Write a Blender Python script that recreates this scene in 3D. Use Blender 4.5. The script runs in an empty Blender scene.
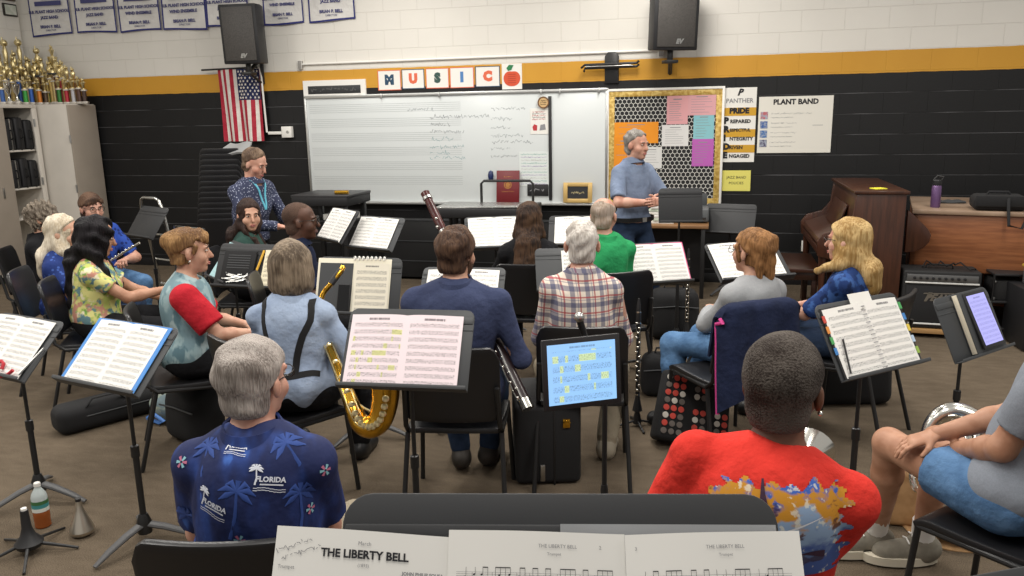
import bpy, bmesh, math, random
import numpy as np
from mathutils import Vector, Matrix

SC = bpy.context.scene
COL = SC.collection
R = math.radians
# ------------------------------------------------------------------ camera, exposure, world, lamps
F_PX, PITCH, ROLL, YAW, CAM_H, WALL_Y = 796.0, R(12.213), R(-1.111), R(14.199), 1.82, 8.787
_w = np.array([-math.sin(YAW) * math.cos(PITCH), math.cos(YAW) * math.cos(PITCH), -math.sin(PITCH)])
_r0 = np.array([math.cos(YAW), math.sin(YAW), 0.0])
_u0 = np.cross(_r0, _w)
_r = _r0 * math.cos(ROLL) + _u0 * math.sin(ROLL)
_u = -_r0 * math.sin(ROLL) + _u0 * math.cos(ROLL)
CAM = np.array([0.0, 0.0, CAM_H])
cam_data = bpy.data.cameras.new('camera')
cam_data.sensor_width = 36.0
cam_data.lens = F_PX * 36.0 / 1024.0
cam_data.clip_start = 0.05
cam = bpy.data.objects.new('camera', cam_data)
cam.matrix_world = Matrix(((_r[0], _u[0], -_w[0], 0), (_r[1], _u[1], -_w[1], 0), (_r[2], _u[2], -_w[2], CAM_H), (0, 0, 0, 1)))
COL.objects.link(cam)
SC.camera = cam
SC.view_settings.view_transform = 'Standard'
SC.view_settings.look = 'None'
SC.view_settings.gamma = 1.0
SC.view_settings.use_curve_mapping = False
SC.view_settings.exposure = 0.38
SC.cycles.use_denoising = True
SC.cycles.max_bounces = 6

world = bpy.data.worlds.new('ambient_fill')
world.use_nodes = True
SC.world = world
_bg = world.node_tree.nodes['Background']
_bg.inputs[0].default_value = (1.0, 0.965, 0.92, 1)
_bg.inputs[1].default_value = 0.36  # even ambient fill added through the open top, not from any lamp

LAMPS = [(-6.2, 2.2), (-6.2, 5.4), (-3.4, 1.0), (-3.4, 4.2), (-3.4, 7.0), (-0.6, 1.6), (-0.6, 4.6), (-0.6, 7.2), (2.2, 2.4), (2.2, 5.6)]
for lx, ly in LAMPS:
    ld = bpy.data.lights.new('ceiling_troffer_light', 'AREA')
    ld.shape = 'RECTANGLE'
    ld.size, ld.size_y = 0.6, 1.2
    ld.energy = 46
    ld.color = (1.0, 0.955, 0.89)
    lo = bpy.data.objects.new('ceiling_troffer_light', ld)
    lo.location = (lx, ly, 3.75)
    COL.objects.link(lo)


def ray(px, py):
    return _w + (px - 512) / F_PX * _r - (py - 288) / F_PX * _u
def at(px, py, d):            # the point d metres deep along the line of sight of a spot in the picture
    return CAM + ray(px, py) * d
def on(px, py, z):            # ... where that line meets the horizontal plane at height z
    v = ray(px, py)
    return CAM + v * (z - CAM_H) / v[2]
def wl(px, py, off=0.0):      # ... where it meets the back wall (or a plane off metres in front of it)
    v = ray(px, py)
    return CAM + v * (WALL_Y - off) / v[1]

# ------------------------------------------------------------------ materials
def lin(c):
    if isinstance(c, str):
        c = c.lstrip('#')
        c = [int(c[i:i + 2], 16) / 255 for i in (0, 2, 4)]
    return tuple(((v / 12.92) if v <= 0.04045 else ((v + 0.055) / 1.055) ** 2.4) for v in c[:3]) + (1.0,)

class NT:
    def __init__(s, name):
        s.m = bpy.data.materials.new(name)
        s.m.use_nodes = True
        s.t = s.m.node_tree
        s.b = s.t.nodes['Principled BSDF']
    def n(s, typ, **kw):
        nd = s.t.nodes.new(typ)
        for k, v in kw.items():
            if k.startswith('i_'):
                key = k[2:]
                key = int(key) if key.isdigit() else key
                s.put(nd.inputs[key], v)
            else:
                setattr(nd, k, v)
        return nd
    def put(s, sock, v):
        if hasattr(v, 'is_output'):
            s.t.links.new(v, sock)
        else:
            sock.default_value = v
    def math(s, op, a, b=0.0, c=0.0):
        nd = s.n('ShaderNodeMath', operation=op)
        s.put(nd.inputs[0], a); s.put(nd.inputs[1], b); s.put(nd.inputs[2], c)
        return nd.outputs[0]
    def obj(s):
        return s.n('ShaderNodeTexCoord').outputs['Object']
    def xyz(s, vec=None):
        nd = s.n('ShaderNodeSeparateXYZ')
        s.put(nd.inputs[0], vec if vec is not None else s.obj())
        return nd.outputs[0], nd.outputs[1], nd.outputs[2]
    def mix(s, fac, a, b):
        nd = s.n('ShaderNodeMix', data_type='RGBA')
        s.put(nd.inputs[0], fac); s.put(nd.inputs[6], a); s.put(nd.inputs[7], b)
        return nd.outputs[2]
    def noise(s, scale, detail=3.0, vec=None, rough=0.5):
        nd = s.n('ShaderNodeTexNoise')
        s.put(nd.inputs['Vector'], vec if vec is not None else s.obj())
        nd.inputs['Scale'].default_value = scale
        nd.inputs['Detail'].default_value = detail
        nd.inputs['Roughness'].default_value = rough
        return nd.outputs[0]
    def scaled(s, vec, sc):
        nd = s.n('ShaderNodeVectorMath', operation='MULTIPLY')
        s.put(nd.inputs[0], vec); nd.inputs[1].default_value = sc
        return nd.outputs[0]
    def step(s, v, lo, hi):
        nd = s.n('ShaderNodeMapRange', interpolation_type='SMOOTHSTEP')
        s.put(nd.inputs[0], v); nd.inputs[1].default_value = lo; nd.inputs[2].default_value = hi
        return nd.outputs[0]
    def bump(s, h, strength=0.3, dist=0.005):
        nd = s.n('ShaderNodeBump')
        nd.inputs['Strength'].default_value = strength
        nd.inputs['Distance'].default_value = dist
        s.put(nd.inputs['Height'], h)
        s.t.links.new(nd.outputs[0], s.b.inputs['Normal'])
    def base(s, c):
        s.put(s.b.inputs['Base Color'], c)
    def fin(s, rough=0.5, metal=0.0, spec=0.5):
        s.b.inputs['Roughness'].default_value = rough
        s.b.inputs['Metallic'].default_value = metal
        s.b.inputs['Specular IOR Level'].default_value = spec
        return s.m

def mat(name, c, rough=0.5, metal=0.0, var=0.0, scale=30.0, bump=0.0, bscale=120.0, spec=0.5, c2=None, em=0.0):
    t = NT(name)
    col = lin(c)
    if var or c2:
        d = lin(c2) if c2 else tuple(v * (1 - var) for v in col[:3]) + (1,)
        t.base(t.mix(t.step(t.noise(scale), 0.35, 0.65), col, d))
    else:
        t.base(col)
    if bump:
        t.bump(t.noise(bscale, 4.0), bump, 0.004)
    if em:
        t.put(t.b.inputs['Emission Color'], col)
        t.b.inputs['Emission Strength'].default_value = em
    return t.fin(rough, metal, spec)

def wood(name, c1, c2, axis=0, rough=0.4):
    t = NT(name)
    sc = [14.0, 14.0, 14.0]
    sc[axis] = 1.2
    v = t.scaled(t.obj(), tuple(sc))
    n1 = t.noise(2.2, 6.0, v, 0.62)
    t.base(t.mix(t.step(n1, 0.3, 0.7), lin(c1), lin(c2)))
    t.bump(n1, 0.06, 0.002)
    return t.fin(rough)

def hair_mat(name, c1, c2, sc=(110, 110, 9), rough=0.5):
    t = NT(name)
    n1 = t.noise(1.0, 3.0, t.scaled(t.obj(), sc))
    n2 = t.noise(11.0, 2.0)
    f = t.math('MULTIPLY_ADD', n2, 0.55, t.math('MULTIPLY', n1, 0.5))
    t.base(t.mix(t.step(f, 0.38, 0.64), lin(c1), lin(c2)))
    t.bump(n1, 0.7, 0.012)
    return t.fin(max(rough, 0.6), 0, 0.18)

def skin_mat(name, c, c2):
    t = NT(name)
    t.base(t.mix(t.step(t.noise(16.0, 3.0), 0.35, 0.7), lin(c), lin(c2)))
    t.bump(t.noise(260.0, 2.0), 0.08, 0.001)
    t.b.inputs['Subsurface Weight'].default_value = 0.0
    return t.fin(0.5, 0, 0.4)

def cloth(name, c, c2=None, scale=9.0, rough=0.9):
    t = NT(name)
    col = lin(c)
    d = lin(c2) if c2 else tuple(v * 0.82 for v in col[:3]) + (1,)
    t.base(t.mix(t.step(t.noise(scale, 4.0), 0.3, 0.7), col, d))
    t.bump(t.noise(11.0, 5.0), 0.75, 0.03)
    return t.fin(rough, 0, 0.2)

M = {}
M['black_plastic'] = mat('black_plastic', '1d1d1f', 0.5, bump=0.08, bscale=300)
M['black_metal'] = mat('black_metal', '1a1a1b', 0.42)
M['stand_black'] = mat('stand_black', '2b2c2e', 0.55, bump=0.03, bscale=400)
M['stand_grey'] = mat('stand_grey', '3b3d3f', 0.55, bump=0.03, bscale=400)
M['chair_shell'] = mat('chair_shell', '1b1b1d', 0.36, bump=0.05, bscale=260)
M['steel'] = mat('steel', 'b9b9b6', 0.28, 1.0)
M['chrome'] = mat('chrome', 'd5d5d2', 0.15, 1.0)
M['silver'] = mat('silver', 'dcdad2', 0.2, 1.0)
M['brass'] = mat('brass', 'd8a63a', 0.22, 1.0)
M['gold'] = mat('gold', 'dccb9a', 0.28, 1.0)
M['paper'] = mat('paper', 'e6e4de', 0.85)
M['ink'] = mat('ink', '26262a', 0.9)
M['grey_ink'] = mat('grey_ink', '8b8b8e', 0.9)
M['light_ink'] = mat('light_ink', 'b4b3b0', 0.9)
M['white'] = mat('white', 'eae8e2', 0.6)
M['nylon'] = mat('nylon', '151517', 0.85, bump=0.3, bscale=500)
M['dark_rubber'] = mat('dark_rubber', '121213', 0.75)
M['eye'] = mat('eye_white', 'c4b5a8', 0.4)
M['iris'] = mat('iris', '1f1712', 0.3)
M['brow_dark'] = mat('brow_dark', '3a2a20', 0.8)
M['brow_grey'] = mat('brow_grey', '857a70', 0.8)
M['lips'] = mat('lips', 'a8625a', 0.5)
M['lips_dark'] = mat('lips_dark', '5c3530', 0.5)
M['lens_frame'] = mat('lens_frame', '15120f', 0.35)
M['skin'] = skin_mat('skin_fair', 'c89c84', 'b98870')
M['skin_pink'] = skin_mat('skin_pink', 'c99c88', 'b9836f')
M['skin_tan'] = skin_mat('skin_tan', 'b78a70', 'a4765c')
M['skin_brown'] = skin_mat('skin_brown', '6d4632', '5b3827')
M['skin_dark'] = skin_mat('skin_dark', '5e4032', '4c3226')

# ------------------------------------------------------------------ mesh collecting
def frame(o, x, y, z):
    return Matrix(((x[0], y[0], z[0], o[0]), (x[1], y[1], z[1], o[1]), (x[2], y[2], z[2], o[2]), (0, 0, 0, 1)))
def T(x=0, y=0, z=0): return Matrix.Translation((x, y, z))
def RX(a): return Matrix.Rotation(a, 4, 'X')
def RY(a): return Matrix.Rotation(a, 4, 'Y')
def RZ(a): return Matrix.Rotation(a, 4, 'Z')
I4 = Matrix.Identity(4)

class MB:
    def __init__(s):
        s.v = []; s.f = []; s.mi = []
    def add(s, verts, faces, mi=0, m=None):
        o = len(s.v)
        if m is not None:
            verts = [tuple(m @ Vector(p)) for p in verts]
        s.v.extend([tuple(map(float, p)) for p in verts])
        s.f.extend([tuple(i + o for i in f) for f in faces])
        s.mi.extend([mi] * len(faces))
        return s
    def box(s, c, d, m=None, mi=0, taper=(1, 1)):
        x, y, z = (k / 2 for k in d)
        vs = []
        for k, (tx, ty) in ((-1, (1, 1)), (1, taper)):
            for i, j in ((-1, -1), (1, -1), (1, 1), (-1, 1)):
                vs.append((c[0] + i * x * tx, c[1] + j * y * ty, c[2] + k * z))
        return s.add(vs, [(3, 2, 1, 0), (4, 5, 6, 7), (0, 1, 5, 4), (1, 2, 6, 5), (2, 3, 7, 6), (3, 0, 4, 7)], mi, m)
    def tube(s, pts, r, n=8, m=None, mi=0, closed=False, flat=1.0, caps=True):
        P = [Vector(p) for p in pts]
        rr = list(r) if hasattr(r, '__len__') else [r] * len(P)
        N = len(P)
        vs = []; fs = []
        prev = None
        for i, p in enumerate(P):
            a = P[(i - 1) % N] if (i > 0 or closed) else P[i]
            b = P[(i + 1) % N] if (i < N - 1 or closed) else P[i]
            t = (b - a)
            t = t.normalized() if t.length > 1e-9 else Vector((0, 0, 1))
            if prev is None:
                q = Vector((0, 0, 1)) if abs(t.z) < 0.9 else Vector((1, 0, 0))
                nx = t.cross(q).normalized()
            else:
                nx = (prev - t * prev.dot(t))
                nx = nx.normalized() if nx.length > 1e-9 else t.orthogonal().normalized()
            prev = nx
            ny = t.cross(nx)
            for k in range(n):
                an = 2 * math.pi * k / n
                vs.append(tuple(p + nx * (math.cos(an) * rr[i]) + ny * (math.sin(an) * rr[i] * flat)))
        for i in range(N if closed else N - 1):
            j = (i + 1) % N
            for k in range(n):
                l = (k + 1) % n
                fs.append((i * n + k, i * n + l, j * n + l, j * n + k))
        if not closed and caps:
            fs.append(tuple(reversed(range(n))))
            fs.append(tuple(range((N - 1) * n, N * n)))
        return s.add(vs, fs, mi, m)
    def lathe(s, prof, n=16, m=None, mi=0, cap=True):
        vs = []; fs = []
        for r_, z in prof:
            for k in range(n):
                a = 2 * math.pi * k / n
                vs.append((r_ * math.cos(a), r_ * math.sin(a), z))
        for i in range(len(prof) - 1):
            for k in range(n):
                l = (k + 1) % n
                fs.append((i * n + k, i * n + l, (i + 1) * n + l, (i + 1) * n + k))
        if cap:
            fs.append(tuple(reversed(range(n))))
            fs.append(tuple(range((len(prof) - 1) * n, len(prof) * n)))
        return s.add(vs, fs, mi, m)
    def prism(s, poly, d0, d1, m=None, mi=0):          # polygon in local x,y swept along local z
        n = len(poly)
        vs = [(x, y, d0) for x, y in poly] + [(x, y, d1) for x, y in poly]
        fs = [tuple(reversed(range(n))), tuple(range(n, 2 * n))]
        fs += [(i, (i + 1) % n, n + (i + 1) % n, n + i) for i in range(n)]
        return s.add(vs, fs, mi, m)
    def sheet(s, fn, nu, nv, th=0.001, m=None, mi=0, nrm=None, mif=None):   # a thin slab over fn(u,v)
        P = [[Vector(fn(i / nu, j / nv)) for j in range(nv + 1)] for i in range(nu + 1)]
        vs = []; fs = []; mis = []
        W = nv + 1
        for i in range(nu + 1):
            for j in range(nv + 1):
                vs.append(P[i][j])
        for i in range(nu + 1):
            for j in range(nv + 1):
                du = P[min(i + 1, nu)][j] - P[max(i - 1, 0)][j]
                dv = P[i][min(j + 1, nv)] - P[i][max(j - 1, 0)]
                q = du.cross(dv)
                q = q.normalized() if q.length > 1e-12 else Vector((0, 0, 1))
                vs.append(P[i][j] - q * th)
        B = (nu + 1) * W
        for i in range(nu):
            for j in range(nv):
                a, b, c, d = i * W + j, (i + 1) * W + j, (i + 1) * W + j + 1, i * W + j + 1
                fs.append((a, b, c, d)); fs.append((B + d, B + c, B + b, B + a))
                k = mif(i, j) if mif else mi
                mis += [k, k]
        def edge(a, b):
            fs.append((b, a, B + a, B + b)); mis.append(mi)
        for i in range(nu):
            edge(i * W, (i + 1) * W); edge((i + 1) * W + nv, i * W + nv)
        for j in range(nv):
            edge(j + 1, j); edge(nu * W + j, nu * W + j + 1)
        o = len(s.f)
        s.add([tuple(p) for p in vs], fs, mi, m)
        s.mi[o:] = mis
        return s
    def ball(s, c, r, m=None, mi=0, nu=12, nv=8):
        rx, ry, rz = r if hasattr(r, '__len__') else (r, r, r)
        vs = [(c[0], c[1], c[2] - rz)]
        for j in range(1, nv):
            a = -math.pi / 2 + math.pi * j / nv
            for i in range(nu):
                b = 2 * math.pi * i / nu
                vs.append((c[0] + rx * math.cos(a) * math.cos(b), c[1] + ry * math.cos(a) * math.sin(b), c[2] + rz * math.sin(a)))
        vs.append((c[0], c[1], c[2] + rz))
        fs = [(0, 1 + (i + 1) % nu, 1 + i) for i in range(nu)]
        for j in range(nv - 2):
            for i in range(nu):
                k = (i + 1) % nu
                fs.append((1 + j * nu + i, 1 + j * nu + k, 1 + (j + 1) * nu + k, 1 + (j + 1) * nu + i))
        L = len(vs) - 1
        fs += [(L, 1 + (nv - 2) * nu + i, 1 + (nv - 2) * nu + (i + 1) % nu) for i in range(nu)]
        return s.add(vs, fs, mi, m)
    def text(s, txt, size, m, mi=0, align='CENTER', ext=0.0006, shear=0.0, bold=0.0, sx=1.0):
        cu = bpy.data.curves.new('lettering', 'FONT')
        cu.body = txt; cu.size = size; cu.align_x = align; cu.align_y = 'CENTER'
        cu.extrude = ext; cu.shear = shear; cu.offset = bold; cu.resolution_u = 2
        ob = bpy.data.objects.new('lettering', cu)
        COL.objects.link(ob)
        me = ob.to_mesh()
        s.add([(v.co.x * sx, v.co.y, v.co.z) for v in me.vertices], [tuple(p.vertices) for p in me.polygons], mi, m)
        ob.to_mesh_clear()
        bpy.data.objects.remove(ob)
        bpy.data.curves.remove(cu)
        return s
    def np_add(s, V, Fq, mi=0):
        return s.add(V.tolist(), Fq.tolist(), mi)
    def build(s, name, mats, parent=None, bevel=0.0, smooth=35, seg=2):
        me = bpy.data.meshes.new(name)
        me.from_pydata(s.v, [], s.f)
        mats = mats if isinstance(mats, (list, tuple)) else [mats]
        for k in mats:
            me.materials.append(k)
        me.polygons.foreach_set('material_index', s.mi)
        if bevel:
            bm = bmesh.new(); bm.from_mesh(me)
            bmesh.ops.remove_doubles(bm, verts=bm.verts, dist=1e-6)
            es = [e for e in bm.edges if len(e.link_faces) == 2 and e.calc_face_angle(0) > R(40)]
            bmesh.ops.bevel(bm, geom=es, offset=bevel, segments=seg, affect='EDGES', profile=0.5, clamp_overlap=True)
            bm.to_mesh(me); bm.free()
        me.update()
        if smooth:
            me.polygons.foreach_set('use_smooth', [True] * len(me.polygons))
            try:
                me.set_sharp_from_angle(angle=R(smooth))
            except Exception:
                pass
        o = bpy.data.objects.new(name, me)
        COL.objects.link(o)
        if parent is not None:
            o.parent = parent
        return o

def np_obj(name, V, Q, m, parent=None):
    me = bpy.data.meshes.new(name)
    me.vertices.add(len(V)); me.vertices.foreach_set('co', V.astype(np.float32).ravel())
    nq = len(Q)
    me.loops.add(nq * 4); me.loops.foreach_set('vertex_index', Q.astype(np.int32).ravel())
    me.polygons.add(nq)
    me.polygons.foreach_set('loop_start', np.arange(0, nq * 4, 4, dtype=np.int32))
    me.polygons.foreach_set('use_smooth', np.ones(nq, dtype=bool))
    me.materials.append(m)
    me.update(calc_edges=True)
    me.validate()
    o = bpy.data.objects.new(name, me)
    COL.objects.link(o)
    if parent is not None:
        o.parent = parent
    return o

def tag(o, label=None, cat=None, group=None, kind=None):
    if label: o['label'] = label
    if cat: o['category'] = cat
    if group: o['group'] = group
    if kind: o['kind'] = kind
    return o
def thing(name, label, cat, loc=(0, 0, 0), rz=0.0, group=None):
    o = bpy.data.objects.new(name, None)
    o.empty_display_size = 0.1
    o.location = [float(k) for k in loc]; o.rotation_euler = (0, 0, rz)
    COL.objects.link(o)
    return tag(o, label, cat, group)
def copy_tree(o, parent=None):
    c = o.copy(); COL.objects.link(c)
    if parent is not None: c.parent = parent
    for ch in list(o.children): copy_tree(ch, c)
    return c
def dup(root, loc, rz=0.0, label=None, group=None):
    c = copy_tree(root)
    c.location = [float(k) for k in loc]; c.rotation_euler = (0, 0, rz)
    if label: c['label'] = label
    if group: c['group'] = group
    return c
# ------------------------------------------------------------------ smooth bodies: a distance field meshed by surface nets
class SDF:
    def __init__(s, lo, hi, h):
        s.lo = np.array(lo, float); s.h = h
        s.n = np.ceil((np.array(hi, float) - s.lo) / h).astype(int) + 1
        s.g = np.full(s.n, 0.5, np.float32)
        s.ax = [(s.lo[i] + h * np.arange(s.n[i])).astype(np.float32) for i in range(3)]
    def put(s, fn, lo, hi, k, op='u'):
        pad = max(k, 3 * s.h) + s.h
        a = np.clip(np.floor((np.array(lo) - pad - s.lo) / s.h).astype(int), 0, s.n)
        b = np.clip(np.ceil((np.array(hi) + pad - s.lo) / s.h).astype(int) + 1, 0, s.n)
        if (b <= a).any():
            return
        sl = tuple(slice(a[i], b[i]) for i in range(3))
        d = fn(s.ax[0][sl[0]][:, None, None], s.ax[1][sl[1]][None, :, None], s.ax[2][sl[2]][None, None, :])
        o = s.g[sl]
        if op == 'u':
            h = np.maximum(k - np.abs(o - d), 0) / k
            s.g[sl] = np.minimum(o, d) - h * h * k * 0.25
        else:
            d = -d
            h = np.maximum(k - np.abs(o - d), 0) / k
            s.g[sl] = np.maximum(o, d) + h * h * k * 0.25
    def cap(s, a, b, ra, rb, k=0.02, sq=None, cut=None, op='u', inf=0.0):
        a = np.array(a, float); b = np.array(b, float); ab = b - a
        L2 = max(float(ab @ ab), 1e-12)
        ra += inf; rb += inf
        m = max(ra, rb)
        def fn(X, Y, Z):
            x, y, z = X - a[0], Y - a[1], Z - a[2]
            t = np.clip((x * ab[0] + y * ab[1] + z * ab[2]) / L2, 0, 1)
            x = x - t * ab[0]; y = y - t * ab[1]; z = z - t * ab[2]
            if sq is not None:
                nn, f = sq
                q = (x * nn[0] + y * nn[1] + z * nn[2]) * (f - 1)
                x = x + q * nn[0]; y = y + q * nn[1]; z = z + q * nn[2]
            d = np.sqrt(x * x + y * y + z * z) - (ra + t * (rb - ra))
            for c0, cn in (cut or ()):
                d = np.maximum(d, (X - c0[0]) * cn[0] + (Y - c0[1]) * cn[1] + (Z - c0[2]) * cn[2])
            return d
        s.put(fn, np.minimum(a, b) - m, np.maximum(a, b) + m, k, op)
    def ell(s, c, r, k=0.02, Rm=None, op='u', inf=0.0, cut=None):
        c = np.array(c, float); r = np.array(r, float) + inf
        m = r.max()
        Q = np.eye(3) if Rm is None else np.array(Rm)
        def fn(X, Y, Z):
            x, y, z = X - c[0], Y - c[1], Z - c[2]
            if Rm is None:
                u, v, w = x, y, z
            else:
                u = x * Q[0, 0] + y * Q[1, 0] + z * Q[2, 0]
                v = x * Q[0, 1] + y * Q[1, 1] + z * Q[2, 1]
                w = x * Q[0, 2] + y * Q[1, 2] + z * Q[2, 2]
            k0 = np.sqrt((u / r[0]) ** 2 + (v / r[1]) ** 2 + (w / r[2]) ** 2)
            k1 = np.sqrt((u / r[0] ** 2) ** 2 + (v / r[1] ** 2) ** 2 + (w / r[2] ** 2) ** 2) + 1e-9
            d = k0 * (k0 - 1) / k1
            for c0, cn in (cut or ()):
                d = np.maximum(d, (X - c0[0]) * cn[0] + (Y - c0[1]) * cn[1] + (Z - c0[2]) * cn[2])
            return d
        s.put(fn, c - m, c + m, k, op)
    def plane(s, p, n, k=0.004):
        n = np.array(n, float); n /= np.linalg.norm(n)
        d = (s.ax[0][:, None, None] - p[0]) * n[0] + (s.ax[1][None, :, None] - p[1]) * n[1] + (s.ax[2][None, None, :] - p[2]) * n[2]
        s.g = np.maximum(s.g, d.astype(np.float32))
    def folds(s, amp, freq, seed=0, n=5):
        rg = np.random.RandomState(seed)
        acc = 0
        for i in range(n):
            q = rg.normal(size=3); q /= np.linalg.norm(q); q *= freq * rg.uniform(0.6, 1.5)
            ph = rg.uniform(0, 6.28)
            acc = acc + np.sin(s.ax[0][:, None, None] * q[0] + s.ax[1][None, :, None] * q[1] + s.ax[2][None, None, :] * q[2] + ph)
        s.g = s.g + (acc * (amp / n * 1.6)).astype(np.float32)
    def mesh(s):
        g = s.g
        g[0], g[-1] = 0.5, 0.5; g[:, 0], g[:, -1] = 0.5, 0.5; g[:, :, 0], g[:, :, -1] = 0.5, 0.5
        sg = (g < 0)
        n = s.n
        cnt = np.zeros(n - 1, np.int8)
        offs = [(i, j, k) for i in (0, 1) for j in (0, 1) for k in (0, 1)]
        for i, j, k in offs:
            cnt += sg[i:n[0] - 1 + i, j:n[1] - 1 + j, k:n[2] - 1 + k]
        idx = np.argwhere((cnt > 0) & (cnt < 8))
        val = np.stack([g[idx[:, 0] + i, idx[:, 1] + j, idx[:, 2] + k] for i, j, k in offs], 1)
        O = np.array(offs, float)
        acc = np.zeros((len(idx), 3)); num = np.zeros(len(idx))
        for p in range(8):
            for q in range(p + 1, 8):
                if np.abs(O[p] - O[q]).sum() != 1: continue
                msk = (val[:, p] < 0) != (val[:, q] < 0)
                t = val[msk, p] / (val[msk, p] - val[msk, q])
                acc[msk] += O[p] + t[:, None] * (O[q] - O[p]); num[msk] += 1
        V = s.lo + s.h * (idx + acc / num[:, None])
        ids = np.full(n - 1, -1, np.int32)
        ids[idx[:, 0], idx[:, 1], idx[:, 2]] = np.arange(len(idx))
        Qs = []
        for ax in range(3):
            b, c = (ax + 1) % 3, (ax + 2) % 3
            s0 = np.take(sg, range(0, n[ax] - 1), ax); s1 = np.take(sg, range(1, n[ax]), ax)
            e = np.argwhere(s0 != s1)
            e = e[(e[:, b] > 0) & (e[:, c] > 0) & (e[:, b] < n[b] - 1) & (e[:, c] < n[c] - 1)]
            def cell(db, dc):
                w = e.copy(); w[:, b] += db; w[:, c] += dc
                return ids[w[:, 0], w[:, 1], w[:, 2]]
            q = np.stack([cell(-1, -1), cell(0, -1), cell(0, 0), cell(-1, 0)], 1)
            inside = s0[e[:, 0], e[:, 1], e[:, 2]]
            q[~inside] = q[~inside][:, ::-1]
            Qs.append(q)
        Q = np.concatenate(Qs)
        Q = Q[(Q >= 0).all(1)]
        return V, Q

def nrm(v):
    v = np.array(v, float)
    return v / max(np.linalg.norm(v), 1e-9)
def rot3(yaw=0, pitch=0, roll=0):     # columns: right, forward, up
    return np.array((RZ(yaw) @ RX(pitch) @ RY(roll)).to_3x3())

def hand_mesh(w, f, n, side, curl=(0.5, 0.6), h=0.0045, sc=1.0, spread=0.0):
    """w wrist, f towards the fingers, n the way the palm faces, side +1 when the thumb lies along f x n."""
    f = nrm(f); n = nrm(np.array(n) - f * np.dot(n, f)); t = np.cross(f, n) * side
    w = np.array(w, float)
    S = SDF(w - 0.2 * sc - 0.02, w + 0.2 * sc + 0.02, h)
    S.cap(w - f * 0.03, w + f * 0.02, 0.025 * sc, 0.028 * sc, 0.015, (n, 1.35))
    S.cap(w + (f * 0.03 + t * 0.012) * sc, w + (f * 0.08 + t * 0.014) * sc, 0.026 * sc, 0.026 * sc, 0.015, (n, 1.9))
    S.cap(w + (f * 0.03 - t * 0.012) * sc, w + (f * 0.078 - t * 0.014) * sc, 0.025 * sc, 0.024 * sc, 0.015, (n, 1.9))
    for i, (o, L) in enumerate(((0.031, 0.074), (0.0105, 0.082), (-0.0105, 0.076), (-0.031, 0.060))):
        b = w + (f * (0.088 - 0.006 * (i == 3) - 0.003 * (i == 0)) + t * o) * sc
        a = curl[0] * (0.85 + 0.12 * i); dirn = f + t * spread * o * 12
        for k, fr in enumerate((0.46, 0.3, 0.24)):
            d = nrm(dirn) * math.cos(a) + n * math.sin(a)
            e = b + d * L * fr * sc
            S.cap(b, e, (0.0088 - 0.0007 * k) * sc, (0.0083 - 0.0008 * k) * sc, 0.004)
            b = e; a += curl[1] * (1.0 if k == 0 else 0.7)
    b = w + (f * 0.028 + t * 0.024) * sc
    d1 = nrm(f * 0.62 + t * 0.7 + n * 0.35); d2 = nrm(f * 0.85 + t * 0.25 + n * 0.45)
    S.cap(b, b + d1 * 0.042 * sc, 0.0135 * sc, 0.0105 * sc, 0.008)
    S.cap(b + d1 * 0.042 * sc, b + (d1 * 0.042 + d2 * 0.032) * sc, 0.0102 * sc, 0.0085 * sc, 0.004)
    return S.mesh()
# ------------------------------------------------------------------ people
from mathutils.bvhtree import BVHTree
def bvh_of(o):
    me = o.data
    return BVHTree.FromPolygons([v.co[:] for v in me.vertices], [p.vertices[:] for p in me.polygons])
def ik(a, b, l1, l2, pole):
    a, b = np.array(a, float), np.array(b, float)
    v = b - a; D = np.linalg.norm(v)
    if D > (l1 + l2) * 0.995:
        b = a + v / D * (l1 + l2) * 0.995; v = b - a; D = np.linalg.norm(v)
    if D < abs(l1 - l2) * 1.05 + 0.02:
        D = abs(l1 - l2) * 1.05 + 0.02; b = a + nrm(v) * D; v = b - a
    u = v / D
    c = (l1 * l1 - l2 * l2 + D * D) / (2 * D)
    hgt = math.sqrt(max(l1 * l1 - c * c, 0))
    p = np.array(pole, float); p = nrm(p - u * (p @ u))
    return a + u * c + p * hgt, b

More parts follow.
